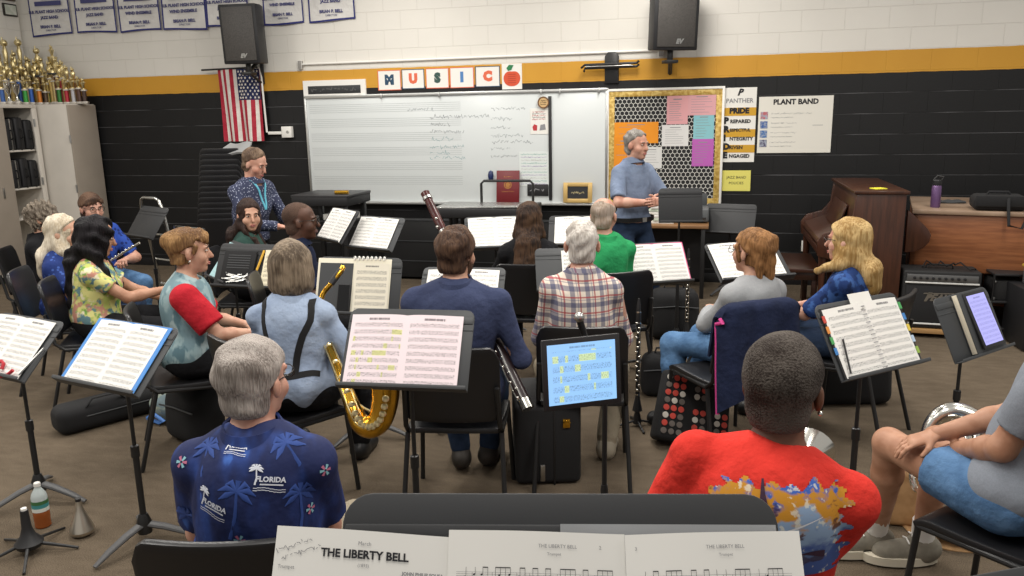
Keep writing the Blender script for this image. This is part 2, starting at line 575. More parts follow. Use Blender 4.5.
def make_hair(style, hc, Q, m, parent, h, seed=0, bk=None):
    S = SDF(hc - np.array([0.2, 0.24, 0.62 if style.get('len') else 0.22]), hc + np.array([0.2, 0.22, 0.24]), h)
    w = lambda p: hc + Q @ np.array(p, float)
    dv = lambda p: Q @ np.array(p, float)
    th = style.get('th', 0.012)
    kind = style['kind']
    A, B = style.get('front', (0, 0.082, 0.062)), style.get('back', (0, -0.085, -0.075))
    tang = np.array(B, float) - np.array(A, float)
    pn = np.cross(np.array([1.0, 0, 0]), tang); pn = pn / np.linalg.norm(pn)
    if pn @ np.array([0, 0.5, -0.85]) < 0: pn = -pn
    cut = [(w(A), dv(pn))]
    S.ell(w((0, -0.022, 0.034)), (0.074, 0.098, 0.085), 0.01, Q, inf=th, cut=cut)
    if style.get('nape', True):
        S.ell(w((0, -0.045, -0.035)), (0.066, 0.058, 0.075), 0.012, Q, inf=th * 0.5, cut=[(w((0, -0.005, 0)), dv((0, 1, 0.0))), (w((0, 0, style.get('nz', -0.085))), dv((0, 0, -1)))])
    if style.get('locks'):
        rl = random.Random(seed)
        for i in range(style['locks']):
            x_ = -0.062 + 0.124 * i / (style['locks'] - 1)
            yy = 0.088 - 7.5 * x_ * x_
            S.cap(w((x_, yy - 0.012, 0.085 - 4 * x_ * x_)), w((x_ + rl.uniform(-.014, .014), yy + 0.006, A[2] - 0.012 - rl.uniform(0, .022))), 0.014, 0.005, 0.008)
    if kind == 'fringe':
        S.ell(w(style.get('bald', (0, 0.01, 0.12))), style.get('baldr', (0.062, 0.085, 0.07)), 0.01, Q, op='s')
    if kind in ('bob', 'long'):
        b = style.get('bottom', -0.13); wd = style.get('wd', 0.1)
        S.ell(w((0, -0.022, -0.01)), (wd, 0.112, 0.128), 0.02, Q, cut=[(w((0, 0, b)), dv((0, 0.15, -1)))])
        S.ell(w((0, -0.03, b + 0.055)), (wd * 1.02, 0.1, 0.085), 0.03, Q, cut=[(w((0, 0, b)), dv((0, 0.15, -1)))])
        if style.get('len'):
            L = style['len']
            p0 = w((0, -0.055, -0.05)); pm = bk(0.05); p1 = bk(L - 0.12)
            sq = (nrm((0, 1, 0.15)), 2.0)
            S.cap(p0, pm, wd * 0.9, wd * 0.95, 0.04, sq)
            S.cap(pm, p1, wd * 0.95, wd * style.get('endw', 0.75), 0.03, sq)
            for s_ in (-1, 1):
                q0 = w((s_ * wd * 0.72, -0.02, -0.06)); q1 = bk(-0.005) + np.array([s_ * wd * 0.95, 0.13, 0])
                S.cap(q0, q1, 0.036, 0.034, 0.03)
                if style.get('side', 0): S.cap(q1, bk(style['side']) + np.array([s_ * wd * 0.9, style.get('sy', 0.27), 0]), 0.034, 0.022, 0.03)
        S.ell(w((0, 0.118, -0.045)), (style.get('open', 0.064), 0.092, 0.118), 0.015, Q, op='s')
    if kind == 'bun':
        S.ell(w(style.get('bun', (0, -0.1, 0.085))), style.get('bunr', (0.05, 0.045, 0.045)), 0.02, Q)
        S.ell(w((0, 0.058, 0.078)), (0.052, 0.036, 0.04), 0.02, Q)
        for s_ in (-1, 1):
            S.cap(w((s_ * 0.075, 0.03, 0.03)), w((s_ * 0.08, 0.02, -0.02)), 0.014, 0.008, 0.01)
    if kind == 'clip':
        S.ell(w((0, -0.07, 0.04)), (0.07, 0.06, 0.07), 0.025, Q)
        S.ell(w((0.02, -0.115, 0.055)), (0.04, 0.035, 0.05), 0.012, Q)
        S.cap(w((0.0, -0.115, 0.02)), w((0.02, -0.105, -0.13)), 0.036, 0.03, 0.015)
        S.cap(w((-0.048, -0.085, -0.02)), w((-0.035, -0.085, -0.14)), 0.024, 0.016, 0.015)
        S.cap(w((0.05, -0.085, -0.02)), w((0.06, -0.075, -0.12)), 0.022, 0.012, 0.015)
        S.folds(0.004, 110, seed, 7)
        for s_ in (-1, 1):
            S.cap(w((s_ * 0.077, 0.035, 0.03)), w((s_ * 0.083, 0.015, -0.05)), 0.014, 0.01, 0.012)
    if kind == 'curly':
        S.ell(w((0, -0.02, 0.03)), (0.1, 0.112, 0.1), 0.02, Q, cut=[(w((0, 0.05, -0.01)), dv((0, 0.8, -0.6)))])
        S.folds(0.026, 150, seed, 7)
    S.folds(style.get('noise', 0.006), style.get('freq', 95), seed + 3, 6)
    V, F = S.mesh()
    return np_obj('hair', V, F, m, parent)

DEF = dict(stand=False, lean=4, side=0.0, sw=0.165, bw=1.0, head=(0, 0, 0), skin='skin', woman=False, sleeve=0.72, collar=True, shoes=None, hs=1.0,
           wl=(-0.14, 0.34, 0.66), wr=(0.14, 0.34, 0.66), el=(-1, -0.4, -0.6), er=(1, -0.4, -0.6), curl=(0.5, 0.55), shorts=None, glasses=False,
           beard=None, brow='brow_dark', lips='lips', feet=None, hem=None, hip=None, hl=None, hr=None, nl=None, nr=None, ul=None, fl=None, vneck=0.0,
           knees=None, hands=True, socks=None, belt=False, hipz=0.56, sd=0.1, spread=0.0, eyes=True, foldamp=0.011, tuck=False)

def person(label, hx, hy, top, az, shirt, pants, hair=None, hairm=None, group=None, **kw):
    p = dict(DEF); p.update(kw)
    az = R(az)
    stand = p['stand']; woman = p['woman']; hs = p['hs']; bw = p['bw']; sw = p['sw']
    P = np.array([0, 0, p['hipz']]) if not stand else np.array([0, 0, 0.53 * top])
    le = R(p['lean'])
    d = nrm((math.sin(R(p['side'])), math.sin(le), math.cos(le))); X = np.array([1.0, 0, 0]); X = nrm(X - d * (X @ d)); f = np.cross(d, X)
    Qt = np.stack([X, f, d], 1)
    L = (top - 0.245 * hs - P[2]) / d[2]
    N = P + d * L
    Qh = rot3(R(p['head'][0]), R(p['head'][1]), R(p['head'][2]))
    hc = N + np.array([0, 0, 0.132 * hs]) + f * 0.028 + Qh @ np.array([0, 0.01, 0.0])
    hc[2] = top - 0.115 * hs
    # head wanted over (hx, hy): shift the root
    off = np.array([hc[0] * math.cos(az) - hc[1] * math.sin(az), hc[0] * math.sin(az) + hc[1] * math.cos(az)])
    root = thing('person', label, 'person', (hx - off[0], hy - off[1], 0), az, group)
    if p.get('rootxy'): root.location = (p['rootxy'][0], p['rootxy'][1], 0)
    if p.get('world'):
        inv_ = (Matrix.Translation(root.location) @ RZ(az)).inverted()
        tl_ = lambda q: tuple(inv_ @ Vector(q))
        p['wl'], p['wr'] = tl_(p['wl']), tl_(p['wr'])
        p['feet'] = tuple(tl_(q) for q in p['feet']); p['knees'] = tuple(tl_(q) for q in p['knees'])
    dist = math.hypot(hx, hy)
    h = 0.0068 if dist < 2.3 else (0.009 if dist < 4.6 else 0.0105)
    h = p.get('h', h)
    shl = [N - d * p['sd'] + X * (s * sw) - f * 0.004 for s in (-1, 1)]
    l1, l2 = (0.285, 0.255) if not woman else (0.262, 0.235)
    if p['ul']: l1, l2 = p['ul']
    arms = []
    for s, wt, pole in ((0, p['wl'], p['el']), (1, p['wr'], p['er'])):
        e, w = ik(shl[s], wt, l1, l2, pole)
        arms.append((shl[s], e, w))
    if stand:
        ft = p['feet'] or ((-0.13, 0.02, 0.09), (0.13, 0.02, 0.09))
    else:
        ft = p['feet'] or ((-0.14, 0.40, 0.09), (0.14, 0.42, 0.09))
    legs = []
    lt, ls = (0.44, 0.42) if not stand else (0.49 * P[2], 0.46 * P[2])
    for i, s in enumerate((-1, 1)):
        hip = P + X * (s * 0.092 * bw) + np.array([0, 0, -0.02])
        k, a = ik(hip, ft[i], lt, ls, (s * 0.15, 0.6 if not stand else 1, 0.8 if not stand else 0))
        if p['knees']: k = np.array(p['knees'][i], float); a = np.array(ft[i], float)
        toe = a + nrm(np.array([s * 0.18, 1, 0]) if not p['fl'] else p['fl'][i]) * 0.15
        toe[2] = 0.035 + max(0, a[2] - 0.09)
        legs.append((hip, k, a, toe))
    def torso(S, inf, k=0.05):
        S.ell(P + d * (L - 0.18), (max(sw * 0.92, 0.125), 0.108 * bw, 0.19), k, Qt, inf=inf)
        S.ell(P + d * (L - 0.115) - f * 0.012, (sw * 0.86, 0.085 * bw, 0.1), k, Qt, inf=inf)
        S.ell(P + d * (L * 0.42) + f * 0.018 * bw, (0.138 * bw, 0.108 * bw, 0.2), k, Qt, inf=inf)
        S.ell(P + d * 0.02, (0.172 * bw, 0.13 * bw, 0.12), k, Qt, inf=inf)
        for s in (0, 1):
            S.cap(N - d * 0.028 - f * 0.012 + X * (0.03 * (2 * s - 1)), shl[s] + d * 0.008, 0.042, 0.042, 0.03, inf=inf)
            S.ell(shl[s], (0.049, 0.052, 0.055), 0.02, Qt, inf=inf)
            if woman:
                S.ell(P + d * (L - 0.2) + X * (0.07 * (2 * s - 1)) + f * 0.085, (0.062, 0.055, 0.06), 0.03, Qt, inf=inf)
    fat = 0.86 if woman else 0.97
    def arm(S, s, inf=0.0, cutu=None, cutf=None):
        a, e, w = arms[s]
        S.cap(a, e, 0.051 * fat, 0.041 * fat, 0.025, inf=inf, cut=cutu)
        if cutu is None:
            m_ = e + (w - e) * 0.3
            S.cap(e, m_, 0.041 * fat, 0.042 * fat, 0.02, inf=inf)
            S.cap(m_, w, 0.042 * fat, 0.028 * fat, 0.02, inf=inf, cut=cutf)
    def leg(S, s, inf=0.0, low=True, cutk=None):
        hp, k, a, toe = legs[s]
        S.cap(hp, k, 0.076 * (0.5 + 0.5 * bw), 0.055, 0.03, inf=inf, cut=cutk)
        if low:
            c = k + (a - k) * 0.3 + nrm(np.cross(X, a - k)) * -0.012
            S.cap(k, c, 0.056, 0.057, 0.02, inf=inf)
            S.cap(c, a, 0.057, 0.037, 0.02, inf=inf)
    # ---- body: one skin from crown to foot
    pts = np.array([hc + 0.16, hc - 0.16] + [q for a in arms for q in a] + [q for l in legs for q in l] + [P + 0.24, P - 0.24])
    S = SDF(pts.min(0) - 0.1, pts.max(0) + 0.1, h)
    torso(S, -0.004); 
    for s in (0, 1): arm(S, s); leg(S, s)
    for hp, k, a, toe in legs:
        S.cap(a - np.array([0, 0, 0.035]), toe, 0.04, 0.032, 0.02)
    w_ = lambda q: hc + Qh @ (np.array(q, float) * hs)
    S.cap(N - d * 0.04, w_((0, -0.02, -0.075)), 0.06 * (0.88 if woman else 1.0), 0.055 * (0.88 if woman else 1.0), 0.025)
    hr = lambda *q: np.array(q) * hs
    S.ell(w_((0, -0.012, 0.032)), hr(0.076, 0.096, 0.083), 0.02, Qh)
    S.ell(w_((0, 0.034, -0.042)), hr(0.058, 0.056, 0.076), 0.025, Qh)
    S.ell(w_((0, 0.064, -0.1)), hr(0.026, 0.022, 0.02), 0.02, Qh)
    for s in (-1, 1):
        S.ell(w_((s * 0.043, 0.052, -0.035)), hr(0.024, 0.028, 0.026), 0.02, Qh)
        S.ell(w_((s * 0.032, 0.1, 0.004)), hr(0.017, 0.014, 0.011), 0.012, Qh, op='s')
        S.ell(w_((s * 0.08, -0.008, -0.014)), hr(0.011, 0.02, 0.033), 0.007, Qh @ rot3(s * 0.35, 0.15, 0))
    S.cap(w_((-0.038, 0.08, 0.02)), w_((0.038, 0.08, 0.02)), 0.011, 0.011, 0.012)
    S.cap(w_((0, 0.088, 0.008)), w_((0, 0.108, -0.034)), 0.0085, 0.0135, 0.008)
    S.cap(w_((-0.018, 0.086, -0.068)), w_((0.018, 0.086, -0.068)), 0.0085, 0.0085, 0.006)
    V, F = S.mesh()
    if p['hands']:
        for s in (0, 1):
            a, e, w = arms[s]
            fd = p['hl' if s == 0 else 'hr']; nd = p['nl' if s == 0 else 'nr']
            fd = nrm(w - e) if fd is None else nrm(fd)
            nd = (np.array([0.0, 0.1, -1]) if nd is None else np.array(nd, float))
            if abs(fd @ nrm(nd)) > 0.95: nd = np.array([0, 1.0, 0.2])
            t = np.cross(fd, nrm(nd))
            want = np.array([1 if s == 0 else -1, 0, 0.35])
            sd = 1 if t @ want > 0 else -1
            Vh, Fh = hand_mesh(w, fd, nd, sd, p['curl'], 0.0045 if dist < 4.6 else 0.0055, 0.92 if woman else 1.0)
            F = np.concatenate([F, Fh + len(V)]); V = np.concatenate([V, Vh])
    body = np_obj('body', V, F, M[p['skin']], root)
    # ---- clothes
    hemz = P[2] - 0.07 if not stand else P[2] - 0.02
    if p['hem'] is not None: hemz = p['hem']
    inf = 0.011
    pts = np.array([q for a in arms for q in a] + [N + 0.12, N - 0.1, P + 0.27, P - 0.27])
    S = SDF(pts.min(0) - 0.12, pts.max(0) + 0.12, h)
    torso(S, inf)
    sl = p['sleeve']
    for s in (0, 1):
        a, e, w = arms[s]
        if sl == 'long':
            arm(S, s, inf * 0.9, None, [(w - (w - e) * 0.05, nrm(w - e))])
        elif sl == 'elbow':
            m_ = e + (w - e) * 0.15
            S.cap(a, e, 0.054 * fat, 0.05 * fat, 0.02, inf=inf * 0.6)
            S.cap(e, e + (w - e) * 0.3, 0.05 * fat, 0.046 * fat, 0.02, inf=inf * 0.6, cut=[(m_, nrm(w - e))])
        elif sl > 0:
            q = a + (e - a) * sl
            S.cap(a, e, 0.053 * fat, 0.054 * fat, 0.02, inf=inf, cut=[(q, nrm(e - a))])
    S.plane((0, 0, hemz), (0, 0, -1))
    S.folds(p['foldamp'], 26, int(hx * 100) % 97 + 5, 6)
    nk = N - d * 0.045 + f * (0.02 + p['vneck'] * 0.3)
    S.cap(nk + d * 0.012, N + d * 0.12 + f * 0.035, 0.062 if not woman else 0.058, 0.075, 0.012, op='s')
    if p['vneck']:
        S.cap(N - d * 0.06 + f * 0.14, N + f * 0.06, 0.02, 0.065, 0.01, op='s')
    V, F = S.mesh()
    sh = np_obj('shirt', V, F, shirt, root)
    if p['collar']:
        cb = MB()
        cf = frame(N - d * 0.018 - f * 0.002, X, nrm(f + d * 0.25), nrm(d - f * 0.25))
        cf = cf @ Matrix.Translation((0, -0.008, 0.002)) @ Matrix.Diagonal((1.08, 1.14, 1.0, 1))
        cb.lathe([(0.07, -0.01), (0.065, 0.034), (0.071, 0.037), (0.086, 0.004), (0.094, -0.018), (0.089, -0.02), (0.078, -0.01)], 28, cf, cap=False)
        cb.build('collar', p.get('collarm') or shirt, root, smooth=60)
    pts = np.array([q for l in legs for q in l] + [P + 0.25, P - 0.25])
    S = SDF(pts.min(0) - 0.08, pts.max(0) + 0.08, h)
    S.ell(P + d * 0.0, (0.17 * bw, 0.128 * bw, 0.115), 0.04, Qt, inf=0.005)
    for s in (0, 1):
        hp, k, a, toe = legs[s]
        if p['shorts']:
            q = hp + (k - hp) * p['shorts']
            S.cap(hp, k, 0.084 * (0.5 + 0.5 * bw), 0.078, 0.03, inf=0.01, cut=[(q, nrm(k - hp))])
        else:
            leg(S, s, 0.012)
            S.cap(k + (a - k) * 0.5, a, 0.052, 0.05, 0.02, cut=[(a + (k - a) * 0.04, nrm(a - k))])
    S.plane((0, 0, P[2] + (0.1 if not stand else 0.07)), (0, 0, 1))
    if not p['shorts']:
        S.plane((0, 0, 0.055), (0, 0, -1))
    S.folds(0.004, 24, 11, 6)
    V, F = S.mesh()
    np_obj('trousers' if not p['shorts'] else 'shorts', V, F, pants, root)
    if p['belt']:
        b = MB()
        b.lathe([(1.0, -0.018), (1.03, -0.018), (1.03, 0.018), (1.0, 0.018)], 36, Matrix.Translation(Vector(P + d * 0.055)) @ Matrix.Diagonal((0.176 * bw + 0.018, 0.136 * bw + 0.02, 1, 1)), cap=False)
        b.box((0, 0.16 * bw + 0.0, P[2] + 0.055), (0.045, 0.014, 0.036), mi=1)
        b.build('belt', [M['black_metal'], M['steel']], root)
    for s in (0, 1):
        hp, k, a, toe = legs[s]
        S = SDF(np.minimum(a, toe) - 0.12, np.maximum(a, toe) + 0.12, max(0.006, h * 0.85))
        bz = toe[2] - 0.035
        fl = [(np.array([0, 0, bz + 0.002]), np.array([0, 0, -1.0]))]
        S.cap(a + np.array([0, 0, -0.045]) - nrm(toe - a) * 0.03, toe, 0.047, 0.042, 0.02, inf=0.004, cut=fl)
        S.cap(a + np.array([0, 0, 0.0]), a + np.array([0, 0, -0.06]), 0.046, 0.046, 0.02, cut=fl + [(a + np.array([0, 0, 0.015]), np.array([0, 0, 1.0]))])
        V, F = S.mesh()
        so = np_obj('shoe', V, F, p['shoes'] or M['shoe_black'], root)
        if p['socks']:
            q = a + (k - a) * 0.2
            MB().tube([a + (a - k) * 0.05, a + (k - a) * 0.06, q], [0.044, 0.043, 0.046], 14).build('sock', p['socks'], root)
            sole = MB(); dirn = nrm((toe - a) * np.array([1, 1, 0])); sd = np.cross([0, 0, 1], dirn)
            cen = (a + toe) / 2; cen[2] = bz
            pl = []
            for i in range(20):
                an = 2 * math.pi * i / 20
                pl.append((math.cos(an) * 0.15, math.sin(an) * (0.057 + 0.006 * math.cos(an))))
            sole.prism(pl, 0.0, 0.034, frame(cen + dirn * 0.005, dirn, sd, (0, 0, 1)))
            sole.build('sole', M['sole_cream'], so)
            lc = MB()
            for i in range(4):
                c = a + (toe - a) * (0.28 + 0.14 * i) + np.array([0, 0, 0.028 - 0.012 * i + 0.012])
                lc.tube([c - sd * 0.03 - np.array([0, 0, 0.006]), c + np.array([0, 0, 0.004]), c + sd * 0.03 - np.array([0, 0, 0.006])], 0.0035, 6)
            lc.build('laces', M['sock_white'], so)
    # ---- head details
    if hair:
        make_hair(hair, hc, Qh, hairm, root, 0.005 if dist < 2.3 else 0.0065, int(hx * 31) % 50, lambda s_: N - d * s_ - f * (0.09 * bw + 0.012 + min(0.02, max(0, s_) * 0.2)))
    Hm = frame(hc, Qh[:, 0], Qh[:, 1], Qh[:, 2]) @ Matrix.Diagonal((hs, hs, hs, 1))
    if p['eyes']:
        for s in (-1, 1):
            MB().ball((s * 0.031, 0.081, 0.004), (0.0115, 0.0105, 0.0058), Hm).ball((s * 0.031, 0.0875, 0.004), (0.0058, 0.0048, 0.0054), Hm, 1).build('eye', [M['eye'], M['iris']], root)
            MB().tube([(s * 0.016, 0.093, 0.021), (s * 0.031, 0.0935, 0.026), (s * 0.047, 0.083, 0.02)], [0.003, 0.0036, 0.002], 6, Hm).build('eyebrow', M[p['brow']], root)
        MB().tube([(-0.024, 0.084, -0.067), (-0.01, 0.0955, -0.065), (0.01, 0.0955, -0.065), (0.024, 0.084, -0.067)], [0.002, 0.0045, 0.0045, 0.002], 6, Hm).tube(
            [(-0.02, 0.084, -0.073), (-0.008, 0.0945, -0.0745), (0.008, 0.0945, -0.0745), (0.02, 0.084, -0.073)], [0.002, 0.0048, 0.0048, 0.002], 6, Hm).build('lips', M[p['lips']], root)
    if p['beard']:
        S = SDF(hc - 0.19, hc + 0.15, 0.006)
        S.ell(w_((0, 0.034, -0.05)), hr(0.058, 0.058, 0.077), 0.02, Qh, inf=0.006)
        S.ell(w_((0, 0.064, -0.1)), hr(0.028, 0.024, 0.024), 0.02, Qh, inf=0.006)
        S.ell(w_((0, 0.075, 0.025)), hr(0.06, 0.09, 0.09), 0.01, Qh, op='s')
        S.ell(w_((0, 0.112, -0.067)), hr(0.026, 0.03, 0.014), 0.006, Qh, op='s')
        S.plane(w_((0, 0, -0.018)), Qh @ np.array([0, -0.2, 1.0]))
        V, F = S.mesh()
        np_obj('beard', V, F, p['beard'], root)
    if p['glasses']:
        g = MB()
        for s in (-1, 1):
            loop = [(s * 0.034 + 0.024 * math.cos(t) , 0.108 - 0.004 * abs(math.cos(t)), 0.002 + 0.019 * math.sin(t)) for t in [2 * math.pi * i / 14 for i in range(14)]]
            g.tube(loop, 0.0018, 6, Hm, closed=True)
            g.tube([(s * 0.058, 0.1, 0.008), (s * 0.075, 0.07, 0.01), (s * 0.08, 0.035, 0.009)] + ([] if hair and hair['kind'] in ('long', 'bob') else [(s * 0.085, 0.0, 0.008), (s * 0.084, -0.018, -0.006)]), 0.0018, 6, Hm)
        g.tube([(-0.011, 0.11, 0.006), (0.011, 0.11, 0.006)], 0.002, 6, Hm)
        g.build('glasses', M['lens_frame'], root)
    root_info = dict(root=root, shirt=sh, hc=hc, Qh=Qh, Hm=Hm, N=N, d=d, f=f, X=X, P=P, arms=arms, legs=legs, az=az, L=L, body=body)
    return root_info

def to_local(info, p):
    r_ = info['root']
    m = (Matrix.Translation(r_.location) @ RZ(info['az'])).inverted()
    return np.array(m @ Vector(p))
def ray_local(info, px, py):
    o = to_local(info, CAM); e = to_local(info, at(px, py, 1.0))
    return o, nrm(e - o)
def pick(info, px, py, bv=None):
    bv = bv or bvh_of(info['shirt'])
    o, dr = ray_local(info, px, py)
    hit = bv.ray_cast(Vector(o), Vector(dr))
    return hit
def ribbon(info, pts, wd, m, name='strap', off=0.004, bv=None, sub=8):
    """A flat strap laid over the shirt along pts (local), snapped to its surface."""
    bv = bv or bvh_of(info['shirt'])
    P = []
    for a, b in zip(pts[:-1], pts[1:]):
        for i in range(sub): P.append(Vector(a).lerp(Vector(b), i / sub))
    P.append(Vector(pts[-1]))
    S_ = []
    for q in P:
        loc, no, _, _ = bv.find_nearest(q)
        S_.append((loc + no * off, no))
    mb = MB(); vs = []; fs = []
    for i, (q, no) in enumerate(S_):
        t = (S_[min(i + 1, len(S_) - 1)][0] - S_[max(i - 1, 0)][0]).normalized()
        s = t.cross(no).normalized() * wd / 2
        vs += [q - s, q + s, q + s - no * (off + 0.004), q - s - no * (off + 0.004)]
    for i in range(len(S_) - 1):
        for k in range(4):
            l = (k + 1) % 4
            fs.append((i * 4 + k, i * 4 + l, (i + 1) * 4 + l, (i + 1) * 4 + k))
    fs += [(3, 2, 1, 0), tuple(range(len(vs) - 4, len(vs)))]
    mb.add([tuple(v) for v in vs], fs)
    return mb.build(name, m, info['root'])
def decal(info, mb, c, out, up, mats, name, off=0.0025, bv=None):
    """Lay a flat drawing (x right, y up, about the origin) on the shirt where the line c+out meets it."""
    bv = bv or bvh_of(info['shirt'])
    out = nrm(out); rt = nrm(np.cross(up, out)); up2 = np.cross(out, rt)
    keep = []
    vs = []
    for x, y, z in mb.v:
        o = np.array(c) + rt * x + up2 * y + out * 0.25
        loc, no, _, dd = bv.ray_cast(Vector(o), Vector(-out), 0.6)
        if loc is None: vs.append(None)
        else: vs.append(tuple(loc + no * (off + max(z, 0))))
    ok = [i for i, fc in enumerate(mb.f) if all(vs[k] is not None for k in fc)]
    nb = MB(); nb.v = [v or (0, 0, 0) for v in vs]
    used = set(k for i in ok for k in mb.f[i])
    remap = {}; nv = []
    for k in sorted(used): remap[k] = len(nv); nv.append(vs[k])
    nb.v = nv; nb.f = [tuple(remap[k] for k in mb.f[i]) for i in ok]; nb.mi = [mb.mi[i] for i in ok]
    if not nb.f: return None
    return nb.build(name, mats, info['root'])
# ------------------------------------------------------------------ the room
def block_wall_mat(name, painted):
    t = NT(name)
    x, y, z = t.xyz()
    zz = t.math('ADD', z, 0.0562)
    v = t.n('ShaderNodeCombineXYZ')
    t.put(v.inputs[0], x if painted else y); t.put(v.inputs[1], zz)
    br = t.n('ShaderNodeTexBrick')
    t.put(br.inputs['Vector'], v.outputs[0])
    br.offset = 0.5; br.squash = 1.0
    br.inputs['Scale'].default_value = 1.0
    br.inputs['Brick Width'].default_value = 0.4064
    br.inputs['Row Height'].default_value = 0.2032
    br.inputs['Mortar Size'].default_value = 0.005
    br.inputs['Mortar Smooth'].default_value = 0.4
    br.inputs['Bias'].default_value = 0.0
    mort = br.outputs['Fac']
    n1 = t.noise(2.2, 4.0)
    white = t.mix(t.math('MULTIPLY', mort, 0.14), t.mix(n1, lin('dfdcd4'), lin('d6d2ca')), lin('a9a196'))
    if painted:
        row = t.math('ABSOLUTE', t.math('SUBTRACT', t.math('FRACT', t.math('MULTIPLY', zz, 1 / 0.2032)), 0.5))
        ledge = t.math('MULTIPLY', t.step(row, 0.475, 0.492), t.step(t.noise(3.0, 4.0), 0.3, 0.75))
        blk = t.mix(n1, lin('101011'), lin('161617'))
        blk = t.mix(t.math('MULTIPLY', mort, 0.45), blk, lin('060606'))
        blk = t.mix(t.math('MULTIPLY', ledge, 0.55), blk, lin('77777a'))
        yel = t.mix(n1, lin('cf9a36'), lin('c08b2c'))
        wob = t.math('MULTIPLY', t.math('SUBTRACT', t.noise(6.0), 0.5), 0.012)
        zw = t.math('ADD', z, wob)
        c = t.mix(t.math('GREATER_THAN', zw, 2.165), blk, yel)
        c = t.mix(t.math('GREATER_THAN', zw, 2.378), c, white)
        t.base(c)
    else:
        t.base(white)
    t.bump(t.math('SUBTRACT', t.math('MULTIPLY', t.noise(60.0, 4.0), 0.25), mort), 0.5, 0.006)
    return t.fin(0.55, 0, 0.35)

def carpet_mat():
    t = NT('carpet')
    v = t.obj()
    a = t.noise(230.0, 3.0, v)
    b = t.noise(7.0, 5.0, t.scaled(v, (1.0, 2.2, 1.0)), 0.65)
    c = t.noise(1.1, 3.0, v)
    f = t.math('MULTIPLY_ADD', a, 0.85, t.math('MULTIPLY_ADD', b, 0.3, t.math('MULTIPLY', c, 0.3)))
    t.base(t.mix(t.step(f, 0.45, 1.0), lin('463d32'), lin('796c5c')))
    t.bump(a, 0.6, 0.006)
    return t.fin(0.95, 0, 0.1)

XL, XR, ZT = -8.57, 4.6, 3.75
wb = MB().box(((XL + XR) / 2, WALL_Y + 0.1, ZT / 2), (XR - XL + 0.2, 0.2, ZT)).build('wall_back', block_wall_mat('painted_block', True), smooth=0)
tag(wb, 'back block wall painted black below, gold stripe and white above', 'wall', kind='structure')
wlft = MB().box((XL - 0.1, 3.4, ZT / 2), (0.2, WALL_Y * 2 - 6.9, ZT)).build('wall_left', block_wall_mat('white_block', False), smooth=0)
tag(wlft, 'white block wall on the left behind the storage cabinets', 'wall', kind='structure')
fl = MB().box(((XL + XR) / 2, 3.4, -0.05), (XR - XL, WALL_Y * 2 - 6.8, 0.1)).build('floor', carpet_mat(), smooth=0)
tag(fl, 'mottled grey brown carpet floor', 'floor', kind='structure')
bs = MB().box((-2.0, WALL_Y - 0.006, 0.05), (13.0, 0.012, 0.1)).build('baseboard_back', M['black_plastic'], bevel=0.003)
tag(bs, 'black rubber baseboard along the back wall', 'baseboard', kind='structure')

# surface raceway and its boxes on the white blocks
a, b = wl(262, 66), wl(1040, 29)
rw = MB().tube([wl(300, 64.5, 0.015), wl(665, 50, 0.015)], 0.014, 6)
rw.box(wl(300.5, 65, 0.02), (0.05, 0.04, 0.1), mi=1)
rw.box(wl(661, 52, 0.02), (0.05, 0.04, 0.1), mi=1)
tag(rw.build('wall_raceway', [M['white'], mat('clip_grey', '8d8a85', 0.5)], bevel=0.003), 'painted cable conduit running across the white blocks between the speakers', 'conduit')
ob = MB().box(wl(287.5, 132, 0.03), (0.13, 0.06, 0.13)).box(wl(276, 133, 0.03), (0.2, 0.035, 0.035))
ob = ob.build('junction_box', M['white'], bevel=0.006)
tag(ob, 'white electrical junction box with short arm beside the flag', 'wall box')
fx = MB().lathe([(0.02, 0), (0.016, 0.004)], 10, frame(wl(287.5, 132, 0.06), (1, 0, 0), (0, 0, 1), (0, -1, 0))).build('cover_screw', M['steel'], ob)

def wrect(x0, y0, x1, y1):
    a, b = wl(x0, y0), wl(x1, y1)
    ym = (y0 + y1) / 2
    a[0], b[0] = wl(x0, ym)[0], wl(x1, ym)[0]
    return a[0], b[0], b[2], a[2]
def wall_m(x, z, off):        # local x right, y up, z out of the wall
    return frame((x, WALL_Y - off, z), (1, 0, 0), (0, 0, 1), (0, -1, 0))
def scribble(mb, m, x, y, w, h, rg, mi=0, th=0.0035):
    """Loose handwriting: a run of little joined strokes in local x,y."""
    px_, n = x, max(3, int(w / (h * 0.4)))
    pts = []
    for i in range(n * 2):
        pts.append((x + w * i / (n * 2 - 1), y + (rg.random() - 0.5) * h * (0.7 if rg.random() > 0.25 else 1.2)))
    for (ax, ay), (bx, by) in zip(pts[:-1], pts[1:]):
        if rg.random() < 0.2: continue
        L = math.hypot(bx - ax, by - ay) or 1e-6
        nx, ny = -(by - ay) / L * th / 2, (bx - ax) / L * th / 2
        mb.add([(ax - nx, ay - ny, 0), (bx - nx, by - ny, 0), (bx + nx, by + ny, 0), (ax + nx, ay + ny, 0)], [(0, 1, 2, 3)], mi, m)
def bar(mb, m, x, y, w, h, mi=0, z=0.0):
    mb.add([(x, y, z), (x + w, y, z), (x + w, y + h, z), (x, y + h, z)], [(0, 1, 2, 3)], mi, m)

